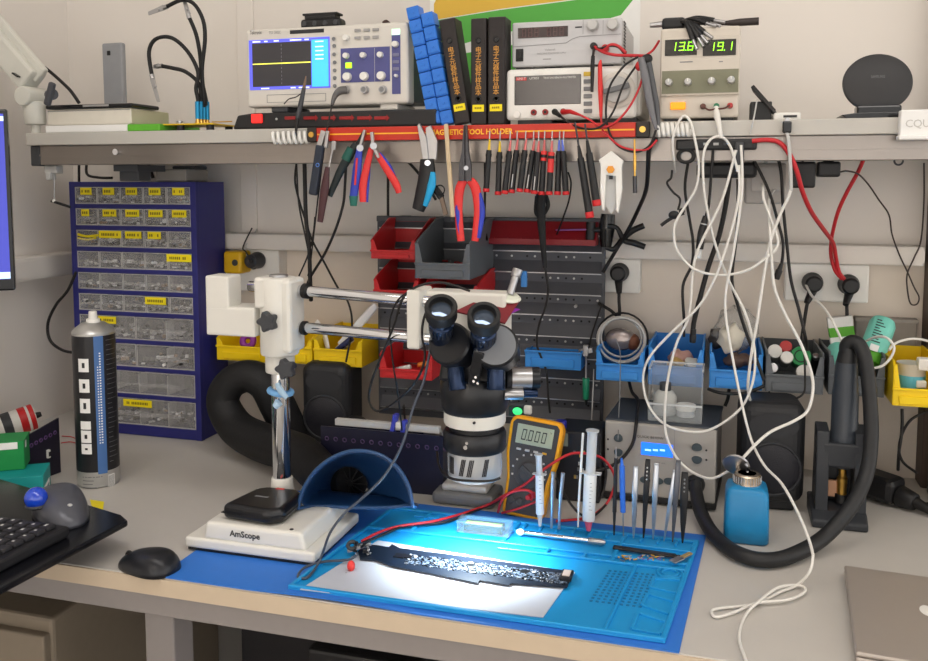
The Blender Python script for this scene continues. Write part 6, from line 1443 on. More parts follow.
t.part('post', M().cyl((c.x, 1.5, DZ + .0005), (c.x, 1.5, c.z - .009), .0025, None, 0, 8), gun)
# green-handled screwdriver and clip hanging on the panel
a, c = W(586, 378, 1.655), W(586, 399, 1.655)
t = Thing('green_handle', 'small green handled tool hanging on the louvred panel beside the blue bin', 'tool', a)
t.o.name = 'green_screwdriver'
t.part('handle', M().cyl(a, c, .0068, .006, 0, 12, .001), mat('handle_green', (34, 140, 104), .4)); t.part('shaft', M().cyl(W(586, 349, 1.67), a, .002, None, 0, 8), steel); t.part('tip', M().cyl(c, W(586, 405, 1.655), .004, .002, 0, 10), black)
t.part('hook', M().rbox(W(579, 352, 1.66), W(593, 350, 1.66), .010, .008, 0, .001, Y_).rbox(W(586, 356, 1.66), W(586, 345, 1.66), .010, .012, 0, .001, Y_), steel)
t = Thing('lcr_probe', 'thin steel rod hanging beside the green tool to the bench', 'rod', W(592, 372, 1.65)); t.part('rod', M().cyl(W(594, 369, 1.65), W(591, 433, 1.62), .0014, None, 0, 8), steel); t.part('end', M().cyl(W(591, 420, 1.625), W(591, 433, 1.62), .003, .002, 0, 8), lgrey)
t.o.name = 'steel_rod'

# ================================================================ SOLVENT BOTTLE
bc = D(746, 545); r_ = .036
bz = DZ + .0006
t = Thing('solvent_bottle', 'square blue solvent bottle with open steel lid on the bench', 'bottle', (bc.x, bc.y + .03, bz))
by = bc.y + .032
hb = W(744, 491, bc.y).z - bz
b = M(); bm_ = []
for z, s_ in ((0, .031), (.003, .0335), (.03, .0333), (hb - .010, .0318), (hb - .002, .029), (hb + .003, .021)):
    bm_.append([V(bc.x + s_ * (abs(math.cos(a)) ** .28) * (1 if math.cos(a) > 0 else -1), by + s_ * (abs(math.sin(a)) ** .28) * (1 if math.sin(a) > 0 else -1), bz + z) for a in [PI / 4 + 2 * PI * k / 32 for k in range(32)]])
vs = [p for r in bm_ for p in r]; fs = [[j * 32 + k, j * 32 + (k + 1) % 32, (j + 1) * 32 + (k + 1) % 32, (j + 1) * 32 + k] for j in range(5) for k in range(32)] + [list(range(32))[::-1], list(range(160, 192))]
t.part('body', b.add(vs, fs, 0, True), seablue)
zc = bz + hb
t.part('collar', M().lathe([(.0215, 0), (.0208, .004), (.0208, .016), (.019, .018), (.014, .0185)], (bc.x, by, zc), Z_, 36), mat('collar_nickel', (196, 180, 160), .25, metal=.9))
m = M()
for k in range(28): a = 2 * PI * k / 28; m.cbox((bc.x +   .0210 * math.cos(a), by + .0210 * math.sin(a), zc + .010), (.0012, .0012, .010))
t.part('knurl', m, steel); t.part('pump_dish', M().lathe([(.014, .0185), (.012, .016), (.003, .0155), (.0025, .021), (0, .021)], (bc.x, by, zc), Z_, 28), chrome)
lc_ = W(736, 464, by + .012); t.part('flip_lid', M().lathe([(0, -.001), (.0195, -.001), (.021, .001), (.0195, .003), (.010, .0045), (0, .005)], lc_, V(-.15, -.86, -.45), 32), steel); t.part('hinge', M().rbox((bc.x - .008, by + .017, zc + .016), lc_ - Z_ * .012 + Y_ * .004, .010, .003, 0, .001), steel)

# ================================================================ HOT AIR HANDLE IN ITS HOLDER
hc = D(841, 529); hy_ = hc.y + .035
gs = mat('holder_charcoal', (44, 47, 52), .42, var=.08)
t = Thing('handle_holder', 'charcoal holder with brass fitting standing right of the loudspeaker', 'holder', (hc.x, hy_, DZ))
def wx(px): return W(px, 500, hc.y).x
def wz(py): return W(841, py, hc.y).z
b = M().prism([(hc.y - .008, DZ + .0006), (hc.y + .085, DZ + .0006), (hc.y + .085, DZ + .03), (hc.y + .012, DZ + .024), (hc.y - .008, DZ + .012)], (wx(812), 0, 0), Y_, Z_, X_ * (wx(869) - wx(812)), 0, .003)
t.part('base', b, gs)
for a, c in ((816, 829), (855, 868)): t.part('side_cheek', M().prism([(hc.y + .012, DZ + .02), (hc.y + .07, DZ + .02), (hc.y + .06, wz(432)), (hc.y + .02, wz(436))], (wx(a), 0, 0), Y_, Z_, X_ * (wx(c) - wx(a)), 0, .002), gs)
t.part('cradle', M().box(wx(822), wx(862), hc.y + .018, hc.y + .062, wz(472), wz(447), 0, .004), gs); t.part('back_plate', M().box(wx(824), wx(862), hc.y + .06, hc.y + .068, DZ + .02, wz(450), 0, .002), gs)
t.part('copper_plate', M().box(wx(829), wx(846), hc.y + .045, hc.y + .052, wz(507), wz(490), 0, .001), mat('copper_pink', (206, 160, 130), .4, metal=.4))
zt_ = wz(440); cy_ = hc.y + .045
t = Thing('hot_air_handle', 'dark hot air handle standing upright in the charcoal holder', 'hot air gun', (hc.x, cy_, DZ + .05))
hxl = (W(829, 420, cy_).x + W(860, 420, cy_).x) / 2
zh = lambda py: W(845, py, cy_).z
hm = mat('handle_slate', (52, 58, 66), .4, var=.05)
t.part('grip', M().lathe([(.020, zh(452)), (.0225, zh(446)), (.0235, zh(436)), (.023, zh(434)), (.0205, zh(431)), (.0205, zh(395)), (.019, zh(388)), (.0175, zh(368)), (.0165, zh(362)), (.012, zh(360))], (hxl, cy_, 0), Z_, 36), hm)
t.part('lower_sleeve', M().lathe([(.010, zh(468)), (.019, zh(466)), (.020, zh(452))], (hxl, cy_, 0), Z_, 32), gs)
t.part('nozzle', M().lathe([(.0075, zh(494)), (.008, zh(484)), (.0085, zh(483)), (.0085, zh(478)), (.006, zh(476)), (.006, zh(466))], (hxl, cy_, 0), Z_, 20), gold, label='brass nozzle')
t.part('nozzle_tip', M().cyl((hxl, cy_, zh(502)), (hxl, cy_, zh(494)), .011, .010, 0, 20), black)
hpts = [V(hxl, cy_, zh(363)), V(hxl + .001, cy_, zh(352)), W(847, 345, cy_ - .003), W(853, 341.5, cy_ - .008), W(860, 346, cy_ - .014), W(866, 364, cy_ - .022), W(870, 400, cy_ - .035), W(871, 440, cy_ - .055), W(866, 475, 1.44), W(850, 508, 1.40), W(823, 538, 1.365), D(790, 556, DZ + .0132), D(762, 560, DZ + .0132), D(735, 552, DZ + .0132), D(714, 535, DZ + .0132), W(702, 515, 1.42), W(697, 497, 1.46), W(695.5, 483, 1.482)]
for p in hpts[2:]: p.z = max(p.z, DZ + .0132)
t.part('hose', M().tube(hpts, [.0165, .0140] + [.0110] * 14 + [.0110, .010], 16, 0, 8), mat('hose_charcoal', (30, 31, 33), .5, var=.1, scale=200, bump=.3), label='black air hose')
cable('power_cable', 'thin black cord running beside the hot air hose', [(851, 392, 1.53), (853, 410, 1.53), (858, 430, 1.53), (856, 446, 1.54)], .003, blackc)
# power adapter with plug
t = Thing('power_connector', 'black mains plug and socket joined, lying on the bench right of the holder', 'plug', D(885, 492))
a, c = D(870, 482, DZ + .028), D(899, 492, DZ + .026)
dd = (c - a).normalized()
t.part('socket_body', M().rbox(a - dd * .02, c, .050, .044, 0, .010), black); a2 = D(898, 497, DZ + .018); t.part('plug_body', M().cyl(c - Z_ * .006, c - Z_ * .008 + dd * .03, .019, .015, 0, 24, .003), black)
e0 = c - Z_ * .008 + dd * .03; t.part('cord', M().tube([e0, e0 + dd * .03 - Z_ * .006, D(925, 505, DZ + .008), D(960, 508, DZ + .005)], [.010, .006, .0045, .0045], 10), blackc)

# ================================================================ LAPTOP
q = [D(844.5, 568.5, DZ + .016), D(856, 656, DZ + .016)]
lx0, ly1 = q[0].x, q[0].y; ly0 = q[1].y
rz = math.atan2(q[0].x - q[1].x, q[0].y - q[1].y)
t = Thing('laptop', 'closed silver-grey laptop with white fruit emblem at the lower right corner', 'laptop', (lx0 + .147, (ly0 + ly1) / 2, DZ + .0006), (0, 0, -rz), None, True)
lm = mat('laptop_aluminium', (172, 163, 155), .42, metal=.35, var=.02)
dL = (ly1 - ly0) + .004
t.part('base', M().box(-.155, .155, -dL / 2, dL / 2, .002, .009, 0, .003, 3), lm); t.part('lid', M().box(-.155, .155, -dL / 2, dL / 2, .0096, .0155, 0, .0028, 3), lm)
t.part('foot_strip', M().box(-.14, .14, -dL / 2 + .012, dL / 2 - .012, 0, .0025), rubber)
ap = []
for k in range(40):
    a = 2 * PI * k / 40; r = .0145 * (1 + .10 * math.sin(2 * a - PI / 2) - .06 * abs(math.cos(a)) ** 6 * 0); x, y = r * math.cos(a) * .95, r * math.sin(a)
    if y > 0 and abs(x) < .006: y -= .003 * (1 - abs(x) / .006)
    if y < 0 and abs(x) < .005: y += .002 * (1 - abs(x) / .005)
    dx_, dy_ = x - .0185, y - .002; dist = math.hypot(dx_, dy_)
    if dist < .0072: x, y = .0185 + dx_ / dist * .0072, .002 + dy_ / dist * .0072
    ap.append((x, y))
lc0 = D(930, 611, DZ + .016); lcl = Matrix.Rotation(rz, 4, 'Z') @ (lc0 - Vector((lx0 + .155, (ly0 + ly1) / 2, lc0.z)))
m = M().prism(ap, (lcl.x + .0085, lcl.y, .0154), X_, Y_, Z_ * .0004, 0)
m.prism([(.0, .0165), (.002, .0205), (.0058, .0235), (.0053, .0195), (.0027, .0168)], (lcl.x + .0085, lcl.y, .0154), X_, Y_, Z_ * .0004, 0)
t.part('emblem', m, white, label='white fruit-shaped emblem')

# ================================================================ LEFT FRONT: TRAY, KEYBOARD, MICE
TZ = .802
t = Thing('keyboard_tray', 'black glossy keyboard tray reaching over the bench front at lower left', 'tray', (-1.1, .95, DZ))
cr = [D(128, 520, TZ), D(121, 514, TZ), D(84, 503, TZ), D(0, 474, TZ) + V(-.13, .02, 0), V(-1.22, .62, TZ), D(0, 583, TZ) + V(.0, -.25, 0)]
n = len(cr); mt = M().prism([(p.x, p.y) for p in cr], (0, 0, TZ - .010), X_, Y_, Z_ * .010, 0, .003, seg=2)
t.part('board', mt, mat('tray_black', (16, 17, 22), .22, var=.03))
t.part('pillar', M().box(-1.16, -1.10, 1.06, 1.10, DZ + .006, TZ - .009, 0, .004).box(-1.18, -1.08, 1.04, 1.12, DZ + .0006, DZ + .007, 0, .002), black)
# keyboard
ka, kb_ = D(46, 498, TZ + .022), D(70, 522, TZ + .022); kc = D(0, 557, TZ + .022)
kd = (kb_ - kc); kd.z = 0; kd.normalize(); kn = V(-kd.y, kd.x, 0)
# frame at right-front corner kb_, running left along kd and back along kn
L_, Wd = .40, .135
KR = Matrix.Translation((kb_.x, kb_.y, TZ + .0006)) @ Matrix((kd, kn, Z_)).transposed().to_4x4()
t = Thing('keyboard', 'black keyboard with pale legends on the black tray at lower left', 'keyboard', (kb_.x, kb_.y, TZ + .0006))
t.part('housing', M().box(-L_, 0, 0, Wd, 0, .016, 0, .004, T=KR), mat('keyboard_black', (30, 30, 33), .5))
kcap = mat('key_black', (38, 38, 42), .5); klab = mat('key_legend', (206, 206, 206), .6, var=0)
cnt = 0
for r in range(6):
    for c in range(14):
        kx = -.012 - c * .0192 - (r % 3) * .003; ky = .012 + r * .0195
        if cnt >= 98: break
        cnt += 1
        m = M().box(kx - .0168, kx, ky, ky + .0168, .0155, .022, 0, .0025, 2, KR)
        if not (r == 0 and c in (4, 5, 6, 7)): m.cbox((kx - .0085, ky + .0105, .0222), (random.choice((.003, .004, .006)), .0035, .0003), 1, 0, KR)
        t.part('key', m, [kcap, klab])
# trackball
tc = D(62, 506, TZ + .016)
tbm = mat('trackball_grey', (84, 86, 94), .32, metal=.2, var=.03)
t = Thing('trackball', 'grey trackball mouse with shiny blue ball on the black tray', 'mouse', (tc.x, tc.y, TZ + .0006))
def hull(cx, cy, z0, L, Wm, H, ang, mt_name, skew=.0):
    vs = []; fs = []; n = 28; rows_ = 9
    for j in range(rows_):
        ph = (PI / 2) * j / (rows_ - 1)
        for k in range(n):
            a = 2 * PI * k / n; c, s = math.cos(a), math.sin(a); e = .8
            x = (abs(c) ** e) * (1 if c > 0 else -1) * L / 2; y = (abs(s) ** e) * (1 if s > 0 else -1) * Wm / 2 * (1 - .16 * (x / (L / 2)))
            k_ = math.cos(ph) ** .6; z = H * math.sin(ph) * (1 - .28 * (x * k_ / (L / 2)) - .10 * (x * k_ / (L / 2)) ** 2)
            X = x * k_ + skew * z; Y = y * k_
            vs.append(V(cx + X * math.cos(ang) - Y * math.sin(ang), cy + X * math.sin(ang) + Y * math.cos(ang), z0 + z))
    for j in range(rows_ - 1):
        for k in range(n): a = j * n + k; b = j * n + (k + 1) % n; fs.append([a, b, b + n, a + n])
    fs.append(list(range(n))[::-1]); return M().add(vs, fs, 0, True)
t.part('body', hull(tc.x, tc.y, TZ + .0006, .124, .074, .039, math.radians(-38), None), tbm)
bc_ = D(36, 498, TZ + .036); t.part('ball', M().ball(bc_, .0165, 0, 28), mat('ball_blue', (24, 70, 200), .1, var=0, coat=1.0), label='glossy blue ball')
t.part('ball_socket', M().torus(bc_ - Z_ * .011, .0125, .003, Z_), dgrey)
p = D(70, 505, TZ + .037); t.part('emblem', M().ball(p, (.004, .003, .002), 0, 10), lgrey)
# optical mouse on the bench
mc = D(146, 563, DZ + .01)
t = Thing('computer_mouse', 'small black wireless mouse lying on the bench left of the blue mat', 'mouse', (mc.x, mc.y, DZ + .0006))
t.part('shell', hull(mc.x, mc.y + .005, DZ + .0006, .098, .058, .027, math.radians(180 - 8), None), mat('mouse_black', (26, 28, 34), .32, var=.05))
p = D(122, 551, DZ + .023); t.part('scroll_wheel', M().torus(p + V(.008, .006, -.009), .006, .0025, V(.3, 1, 0), 18, 8), rubber)
t.part('label_plate', M().rbox(D(160, 550, DZ + .0265), D(167, 553, DZ + .0245), .010, .001, 0, 0), dgrey)
# yellow paper tab behind tray
q = [D(90, 500, DZ + .001), D(104, 502, DZ + .001), D(103, 510, DZ + .001), D(93, 511, DZ + .001)]
solo('sticky_note', 'small bright yellow note on the bench just behind the trackball', 'note', M().prism([(p.x, p.y) for p in q], (0, 0, DZ + .0006), X_, Y_, Z_ * .0012, 0), ylab, q[0])

# ---- boxes at the left edge
zk = DZ + .0006
bx = D(44, 500); 
t = Thing('teal_box', 'teal cardboard box with white end label behind the keyboard at the left edge', 'box', (bx.x - .06, bx.y + .05, zk))
T_ = Matrix.Translation((bx.x, bx.y, zk)) @ Matrix.Rotation(math.radians(33), 4, 'Z')
hbx = D(44, 500).z
t.part('carton', M().box(-.13, 0, 0, .075, 0, .043, 0, .001, T=T_), teal); t.part('end_label', M().box(-.0002, .0006, .008, .060, .004, .020, 0, T=T_).box(-.12, -.02, -.0006, .0002, .002, .016, 0, T=T_), paperw)
m = M()
for k in range(4): m.box(.0006, .0009, .012 + k * .011, .020 + k * .011, .009, .014, 0, T=T_)
for k in range(7): m.box(-.11 + k * .013, -.102 + k * .013, -.0009, -.0006, .006, .012, 0, T=T_)
t.part('print', m, mat('teal_print', (60, 130, 130), .6))
T_ = Matrix.Translation((bx.x - .055, bx.y + .018, zk + .0435)) @ Matrix.Rotation(math.radians(33), 4, 'Z')
t = Thing('green_box', 'bright green cardboard box stacked on the teal box at the left edge', 'box', tuple(T_.translation))
t.part('carton', M().box(-.13, 0, 0, .06, 0, .052, 0, .001, T=T_), green); t.part('print', M().box(.0002, .0008, .012, .02, .036, .048, 0, T=T_).box(-.05, -.01, -.0008, .0002, .038, .05, 0, T=T_), paperw)
# perforated purple board leaning
a, c = D(15, 490, zk), D(61, 472, zk)
t = Thing('prototype_board', 'dark purple prototype board standing upright behind the teal box', 'circuit board', a)
pz = W(61, 418, c.y).z
dv = (c - a); dv.z = 0; wv = V(-dv.y, dv.x, 0).normalized() * .003
t.part('board', M().prism([(0, 0), (1, 0), (1, pz - zk), (0, (pz - zk) * .80)], a, dv, Z_, wv, 0), mat('proto_navy', (28, 24, 44), .4))
m = M()
for k in range(9): q_ = a + dv * (.06 + k * .105) + Z_ * ((pz - zk) * (.62 + .017 * k)) - wv * .05; m.torus(q_, .0032, .001, wv, 12, 5)
t.part('hole_rings', m, mat('ring_purple', (96, 64, 120), .5))
m = M()
for u in ((.72, .42), (.14, .36), (.22, .36)): q_ = a + dv * u[0] + Z_ * (pz - zk) * u[1] - wv * .2; m.cbox(q_, (.008, .006, .016), 0, .001); m.cbox(q_ - wv, (.004, .004, .008), 1)
t.part('terminal', m, [white, ink])
# red and white roll
a, c = D(2, 428, zk + .07), D(36, 418, zk + .075)
a = W(-6, 430, 1.40); c = W(35, 416, 1.46); d = (c - a).normalized()
t = Thing('tape_roll', 'white tube with red bands and black tip lying above the green box', 'tube', a)
t.part('tube', M().cyl(a - d * .06, c, .026, None, 0, 28, .002), white)
t.part('red_band', M().cyl(c - d * .030, c - d * .016, .0265, None, 0, 28).cyl(c - d * .011, c - d * .002, .0265, None, 0, 28), red); t.part('picture', M().cyl(c - d * .062, c - d * .045, .0264, None, 0, 28), dgrey); t.part('tip', M().cyl(c, c + d * .012, .007, .005, 0, 12), black)
t.part('support', M().box(a.x - .05, c.x - .03, a.y + .0, a.y + .05, zk, a.z - .022, 0, .002), mat('carton_brown', (150, 120, 90), .7))

# ---- spray can
sc_ = D(98, 489); cy = sc_.y + .03; cz = DZ + .0006; rr = (W(117, 470, cy).x - W(79, 470, cy).x) / 2 * .89; cxx = (W(117, 470, cy).x + W(79, 470, cy).x) / 2 + .0015
zs_ = lambda py: W(97, py, cy).z
Htop = zs_(333)
t = Thing('spray_can', 'tall black spray can with blue stripe and white nozzle on the bench', 'spray can', (cxx, cy, cz))
t.part('body', M().lathe([(rr, zs_(466)), (rr, Htop)], (cxx, cy, 0), Z_, 48), mat('can_black', (30, 30, 34), .3))
silv = mat('can_silver', (190, 190, 188), .3, metal=.7)
t.part('base_band', M().lathe([(rr * .93, cz), (rr * 1.0, cz + .003), (rr * .985, cz + .006), (rr * 1.001, cz + .008), (rr * 1.001, zs_(466))], (cxx, cy, 0), Z_, 48), silv)
t.part('shoulder', M().lathe([(rr * 1.005, Htop - .001), (rr * 1.01, Htop + .003), (rr * .92, Htop + .008), (rr * .55, Htop + .019), (rr * .42, Htop + .020)], (cxx, cy, 0), Z_, 44), silv)
t.part('nozzle', M().cyl((cxx, cy, Htop + .018), (cxx, cy, Htop + .026), .0125, .0115, 0, 24).cyl((cxx, cy, Htop + .025), (cxx, cy, Htop + .040), .0078, .007, 0, 20, .001), white)
va = math.atan2(-cy, -cxx)                                    # direction of the visible side
def patch(m, a0, a1, z0, z1, mi, k=1.003, n=10):
    vs = []
    for i in range(n + 1):
        a = va + a0 + (a1 - a0) * i / n; x, y = cxx + rr * k * math.cos(a), cy + rr * k * math.sin(a); vs += [V(x, y, z0), V(x, y, z1)]
    return m.add(vs, [[2 * i, 2 * i + 2, 2 * i + 3, 2 * i + 1] for i in range(n)], mi)
m = M(); patch(m, -.02, .42, zs_(468), Htop, 0)
for k in range(34):
    zq = zs_(350) - (zs_(350) - zs_(440)) * k / 34; patch(m, .20, .27, zq - .0018, zq + .0006, 1, 1.0045, 2)
    if k > 4: patch(m, .10, .15, zq - .0018, zq + .0004, 1, 1.0045, 2)
t.part('blue_stripe', m, [mat('stripe_blue', (70, 110, 168), .4), paperw])
m = M()
for k, (y0_, y1_) in enumerate(((355, 368), (375, 388), (394, 408), (416, 424), (425, 437), (438, 448))):
    patch(m, -.80, -.27, zs_(y1_), zs_(y0_), 0, 1.004); patch(m, -.60, -.46, zs_(y1_ - 4), zs_(y0_ + 4), 1, 1.006)
t.part('hazard_square', m, [paperw, ink])
m = M()
for k in range(26):
    zq = zs_(338) - (zs_(338) - zs_(462)) * k / 26; patch(m, .55, .55 + random.uniform(.2, .7), zq - .0008, zq, 0, 1.004, 4)
for k in range(5): patch(m, -.8, -.1 + random.uniform(-.3, .3), zs_(471 + k * 3.4), zs_(470.2 + k * 3.4), 0, 1.004, 5)
t.part('small_print', m, inkgrey); m = M()
patch(m, .45, .8, zs_(484), zs_(470), 0, 1.004)
for k in range(6): patch(m, .48 + k * .05, .50 + k * .05, zs_(483), zs_(471), 1, 1.006, 2)
t.part('barcode', m, [paperw, ink])
# ================================================================ ADAPTERS HANGING UNDER THE SHELF
def ubox(name, label, cat, l, r, t_, b_, Y0, Y1, mt, bev=.004, group=None, ztop=1.3345, extra=None):
    x0, x1, z0, z1 = fr(l, r, t_, b_, Y0)
    t = Thing(name, label, cat, ((x0 + x1) / 2, Y0, z0), group=group)
    t.part('body', M().box(x0, x1, Y0, Y1, z0, min(z1, ztop), 0, bev, 3), mt)
    return t, x0, x1, z0, min(z1, ztop)
t, x0, x1, z0, z1 = ubox('power_adapter', 'square black adapter under the shelf where the red cable passes', 'adapter', 791, 816, 158, 188, 1.515, 1.56, black, group='black adapters under the shelf')
t.part('strap', M().box(x0 + .02, x1 - .02, 1.53, 1.545, z1 - .001, 1.3734), rubber)
t, x0, x1, z0, z1 = ubox('power_adapter', 'small black adapter under the shelf with a thin cord going right', 'adapter', 818, 841, 158, 177, 1.515, 1.55, black, group='black adapters under the shelf')
t.part('strap', M().box(x0 + .01, x1 - .01, 1.525, 1.54, z1 - .001, 1.3734), rubber)
t, x0, x1, z0, z1 = ubox('power_block', 'grey translucent plug block hanging behind the white cables under the shelf', 'adapter', 745, 786, 163, 204, 1.58, 1.62, mat('block_grey', (176, 170, 164), .35), group=None)
t.part('strap', M().box(x0 + .03, x1 - .03, 1.59, 1.60, z1 - .001, 1.3734), lgrey); t.part('inset', M().box(x0 + .010, x1 - .008, 1.5785, 1.581, z0 + .022, z1 - .006, 0, .002), mat('block_light', (196, 190, 184), .35))
# black outlet strip along the rail
x0, x1, z0, z1 = fr(676, 757, 137, 152, 1.452)
t = Thing('outlet_strip', 'black outlet strip strapped along the aluminium rail behind the white cable loops', 'power strip', (x0, 1.452, z0))
b = M().box(x0, x1, 1.447, 1.4615, W(716, 150, 1.45).z, W(716, 139, 1.45).z, 0, .003)
t.part('body', b, black)
t.part('lower_body', M().box(W(696, 166, 1.47).x, W(758, 166, 1.47).x, 1.503, 1.535, W(720, 178, 1.5).z, 1.334, 0, .006), black)
for k in range(3): p = W(706 + k * 10, 144, 1.4465); t.part('usb_port', M().box(p.x - .004, p.x + .004, 1.4455, 1.4475, p.z - .002, p.z + .002), lgrey if k != 2 else blackg)
t.part('loop', M().torus(W(686, 156, 1.452), .010, .0028, Y_, 24, 8, 0, 1.2), blackc)
t.part('clip_post', M().box(W(735, 150, 1.44).x, W(744, 150, 1.44).x, 1.438, 1.4475, W(740, 172, 1.44).z, W(740, 142, 1.44).z, 0, .003), dgrey)

# ================================================================ WHITE CABLES
WC = 'tangle of white cables hanging from the shelf'
def wc(name, label, pp, r=.0021, Y=1.43, mt=whitec, g=WC, plugs=()): return cable(name, label, pp, r, mt, Y, g, plugs=plugs)
wc('charging_cable', 'white cable with the widest loop, drooping lowest across the grey station front', [(738, 172, 1.435), (731, 148, 1.437), (722, 137, 1.437), (711, 139, 1.434), (704, 152, 1.432), (703, 175, 1.435), (706, 203, 1.44), (715, 243, 1.45), (728, 279, 1.46), (744, 310, 1.46), (753, 340, 1.46), (755, 365, 1.46), (751, 388, 1.465), (740, 409, 1.47), (716, 427, 1.472), (694, 432, 1.475), (666, 425, 1.475), (649, 406, 1.472), (643, 380, 1.47), (649, 358, 1.46), (671, 333, 1.455), (699, 306, 1.45), (714, 280, 1.445), (722, 260, 1.44), (733, 225, 1.437), (739, 195, 1.435), (739, 165, 1.4345)])
wc('charging_cable', 'white cable arching over the lit supply foot and hanging down its right side', [(675, 172, 1.50), (674, 162, 1.45), (673, 138, 1.436), (682, 117, 1.433), (690, 121, 1.433), (695, 140, 1.433), (699, 165, 1.436), (696, 188, 1.44), (686, 205, 1.445), (676, 222, 1.445), (674, 236, 1.445), (678, 252, 1.445), (694, 269, 1.445), (719, 275, 1.447), (745, 271, 1.447), (766, 258, 1.447), (778, 244, 1.447), (772, 222, 1.445), (764, 200, 1.445), (763, 188, 1.47), (762, 184, 1.575)])
wc('charging_cable', 'white cable running from the shelf clips straight down onto the blue bottle', [(741, 145, 1.434), (742, 190, 1.435), (734, 249, 1.44), (726, 290, 1.445), (726, 318, 1.448), (733, 360, 1.45), (741, 400, 1.45), (751, 439, 1.44), (764, 465, 1.40), (782, 484, 1.36), (798, 513, 1.31), (809, 540, 1.27), (813, 555, 1.24)])
# continues on the bench
pb = [W(813, 555, 1.24), D(810, 571, DZ + .03), D(797, 585, DZ + .006)] + [D(*p, DZ + .0035) for p in ((780, 592), (754, 604), (722, 608), (712, 611), (716, 617), (735, 612))] + [D(*p, DZ + .006) for p in ((757, 603), (786, 600), (802, 594), (805, 588), (795, 585))] + [D(*p, DZ + .009) for p in ((777, 588), (757, 603))] + [D(*p, DZ + .0035) for p in ((745, 616), (739, 637), (745, 658), (750, 672))]
solo('charging_cable', 'white cable lying in a loose loop on the bench beside the laptop', 'cable', M().tube(pb, .0020, 8), whitec, pb[3], WC)
wc('charging_cable', 'thin white cable dropping behind the clear tray to the blue bottle lid', [(736, 150, 1.436), (722, 200, 1.44), (700, 245, 1.445), (693, 270, 1.45), (689, 315, 1.455), (676, 345, 1.46), (667, 385, 1.465), (665, 427, 1.468), (672, 450, 1.465), (684, 466, 1.455), (700, 476, 1.44), (714, 478, 1.43), (730, 470, 1.425)], .0022)
wc('charging_cable', 'white cable curving past the grey bin of small bottles onto the bottle lid', [(774, 190, 1.577), (769, 200, 1.50), (770, 230, 1.445), (772, 265, 1.45), (775, 290, 1.455), (786, 316, 1.46), (800, 342, 1.465), (810, 368, 1.465), (813, 388, 1.465), (808, 410, 1.46), (794, 421, 1.45), (772, 431, 1.435), (757, 443, 1.42), (742, 459, 1.41)], .0024)
wc('charging_cable', 'white cable hanging nearly straight between the two long loops', [(791, 188, 1.438), (788, 198, 1.438), (780, 215, 1.44), (770, 243, 1.445), (764, 275, 1.45), (757, 322, 1.455), (752, 350, 1.46), (748, 385, 1.47), (750, 400, 1.50)], .0024)
wc('charging_cable', 'white cable leaving the right socket and dipping into the grey bin with the turquoise bottles', [(806, 285, 1.70), (812, 296, 1.66), (824, 308, 1.62), (833, 322, 1.59), (841, 339, 1.58), (846, 350, 1.58)], .0022)
wc('charging_cable', 'white cable curling out of the grey bin in front of the turquoise bottle', [(866, 341, 1.62), (876, 337, 1.59), (887, 338, 1.57), (894, 347, 1.565), (891, 357, 1.565), (882, 366, 1.565), (868, 369, 1.57)], .0022)
wc('charging_cable', 'white cable arching over the back of the far right yellow bin', [(889, 350, 1.60), (896, 343, 1.62), (910, 339, 1.64), (924, 340, 1.66), (935, 344, 1.66)], .0022)
# usb cable with black plug on the shelf edge
t = Thing('usb_cable', 'pale cable with black plug sticking up at the shelf edge beside the white box', 'cable', W(787, 125, 1.444))
a = W(787, 127, 1.444); t.part('plug', M().cbox(a, (.013, .008, .018), 0, .002), blackg); t.part('wire', M().tube([a - Z_ * .008] + wpts([(789, 145, 1.44), (790.5, 170, 1.438), (791, 191, 1.438)]), .0028, 8), lgrey)
t.part('tip', M().cbox(a + Z_ * .011, (.006, .004, .006)), steel)
wc('thin_white_wire', 'thin white wire slanting down from the small black stand to the shelf edge', [(757, 100, 1.475), (754, 117, 1.446), (750, 134, 1.443)], .0012, mt=lgrey, g=None)
t = Thing('white_cable_stub', 'short thick white cable plugged into the lit supply and running over the edge', 'cable', W(716, 107, 1.455))
t.part('wire', M().tube(wpts([(716, 108, 1.462), (717, 116, 1.448), (719, 125, 1.438), (721, 138, 1.437)]), [.0045, .005, .004, .003], 10), whitec)
t.part('leads', M().tube(wpts([(704, 107, 1.46), (709, 110, 1.458), (715, 109, 1.455)]), .0014, 6).tube(wpts([(730, 105, 1.46), (725, 108, 1.458), (718, 109, 1.455)]), .0014, 6), mat('lead_brown', (84, 40, 34), .5))

# ================================================================ BLACK AND RED CABLES, RIGHT HALF
BK = 'black cables hanging from the shelf'
cable('power_cable', 'black cable hanging leftmost behind the white loop, down to the blue bins', [(688, 163), (685, 189), (690, 222), (693, 242), (692, 264), (683, 286), (684, 320), (684, 336, 1.60)], .0024, blackc, 1.50, BK)
pk = wpts([(713, 150), (711, 178), (709, 203), (706, 216), (702, 232), (699.5, 249), (698.7, 258)], 1.45)
t = Thing('barrel_connector', 'black inline connector with clear tip dangling on a thin black cable', 'cable', pk[-1], group=BK)
t.part('wire', M().tube(pk[:4], .0022, 8), blackc); t.part('connector', M().tube(pk[3:6], [.0045, .0065, .006], 12), black); t.part('collar', M().torus(pk[3].lerp(pk[4], .5), .0055, .0012, pk[4] - pk[3], 18, 6), lgrey); t.part('tip', M().cyl(pk[5], pk[6], .0042, .004, 0, 12), frost)
cable('power_cable', 'thick black cable slanting down leftwards to a plug behind the blue bins', [(730, 172), (726, 203), (719, 236), (709, 265), (700, 298), (694, 322), (693, 336)], .0042, blackc, 1.56, BK, plugs=((-1, -2, .006, .012, black),))
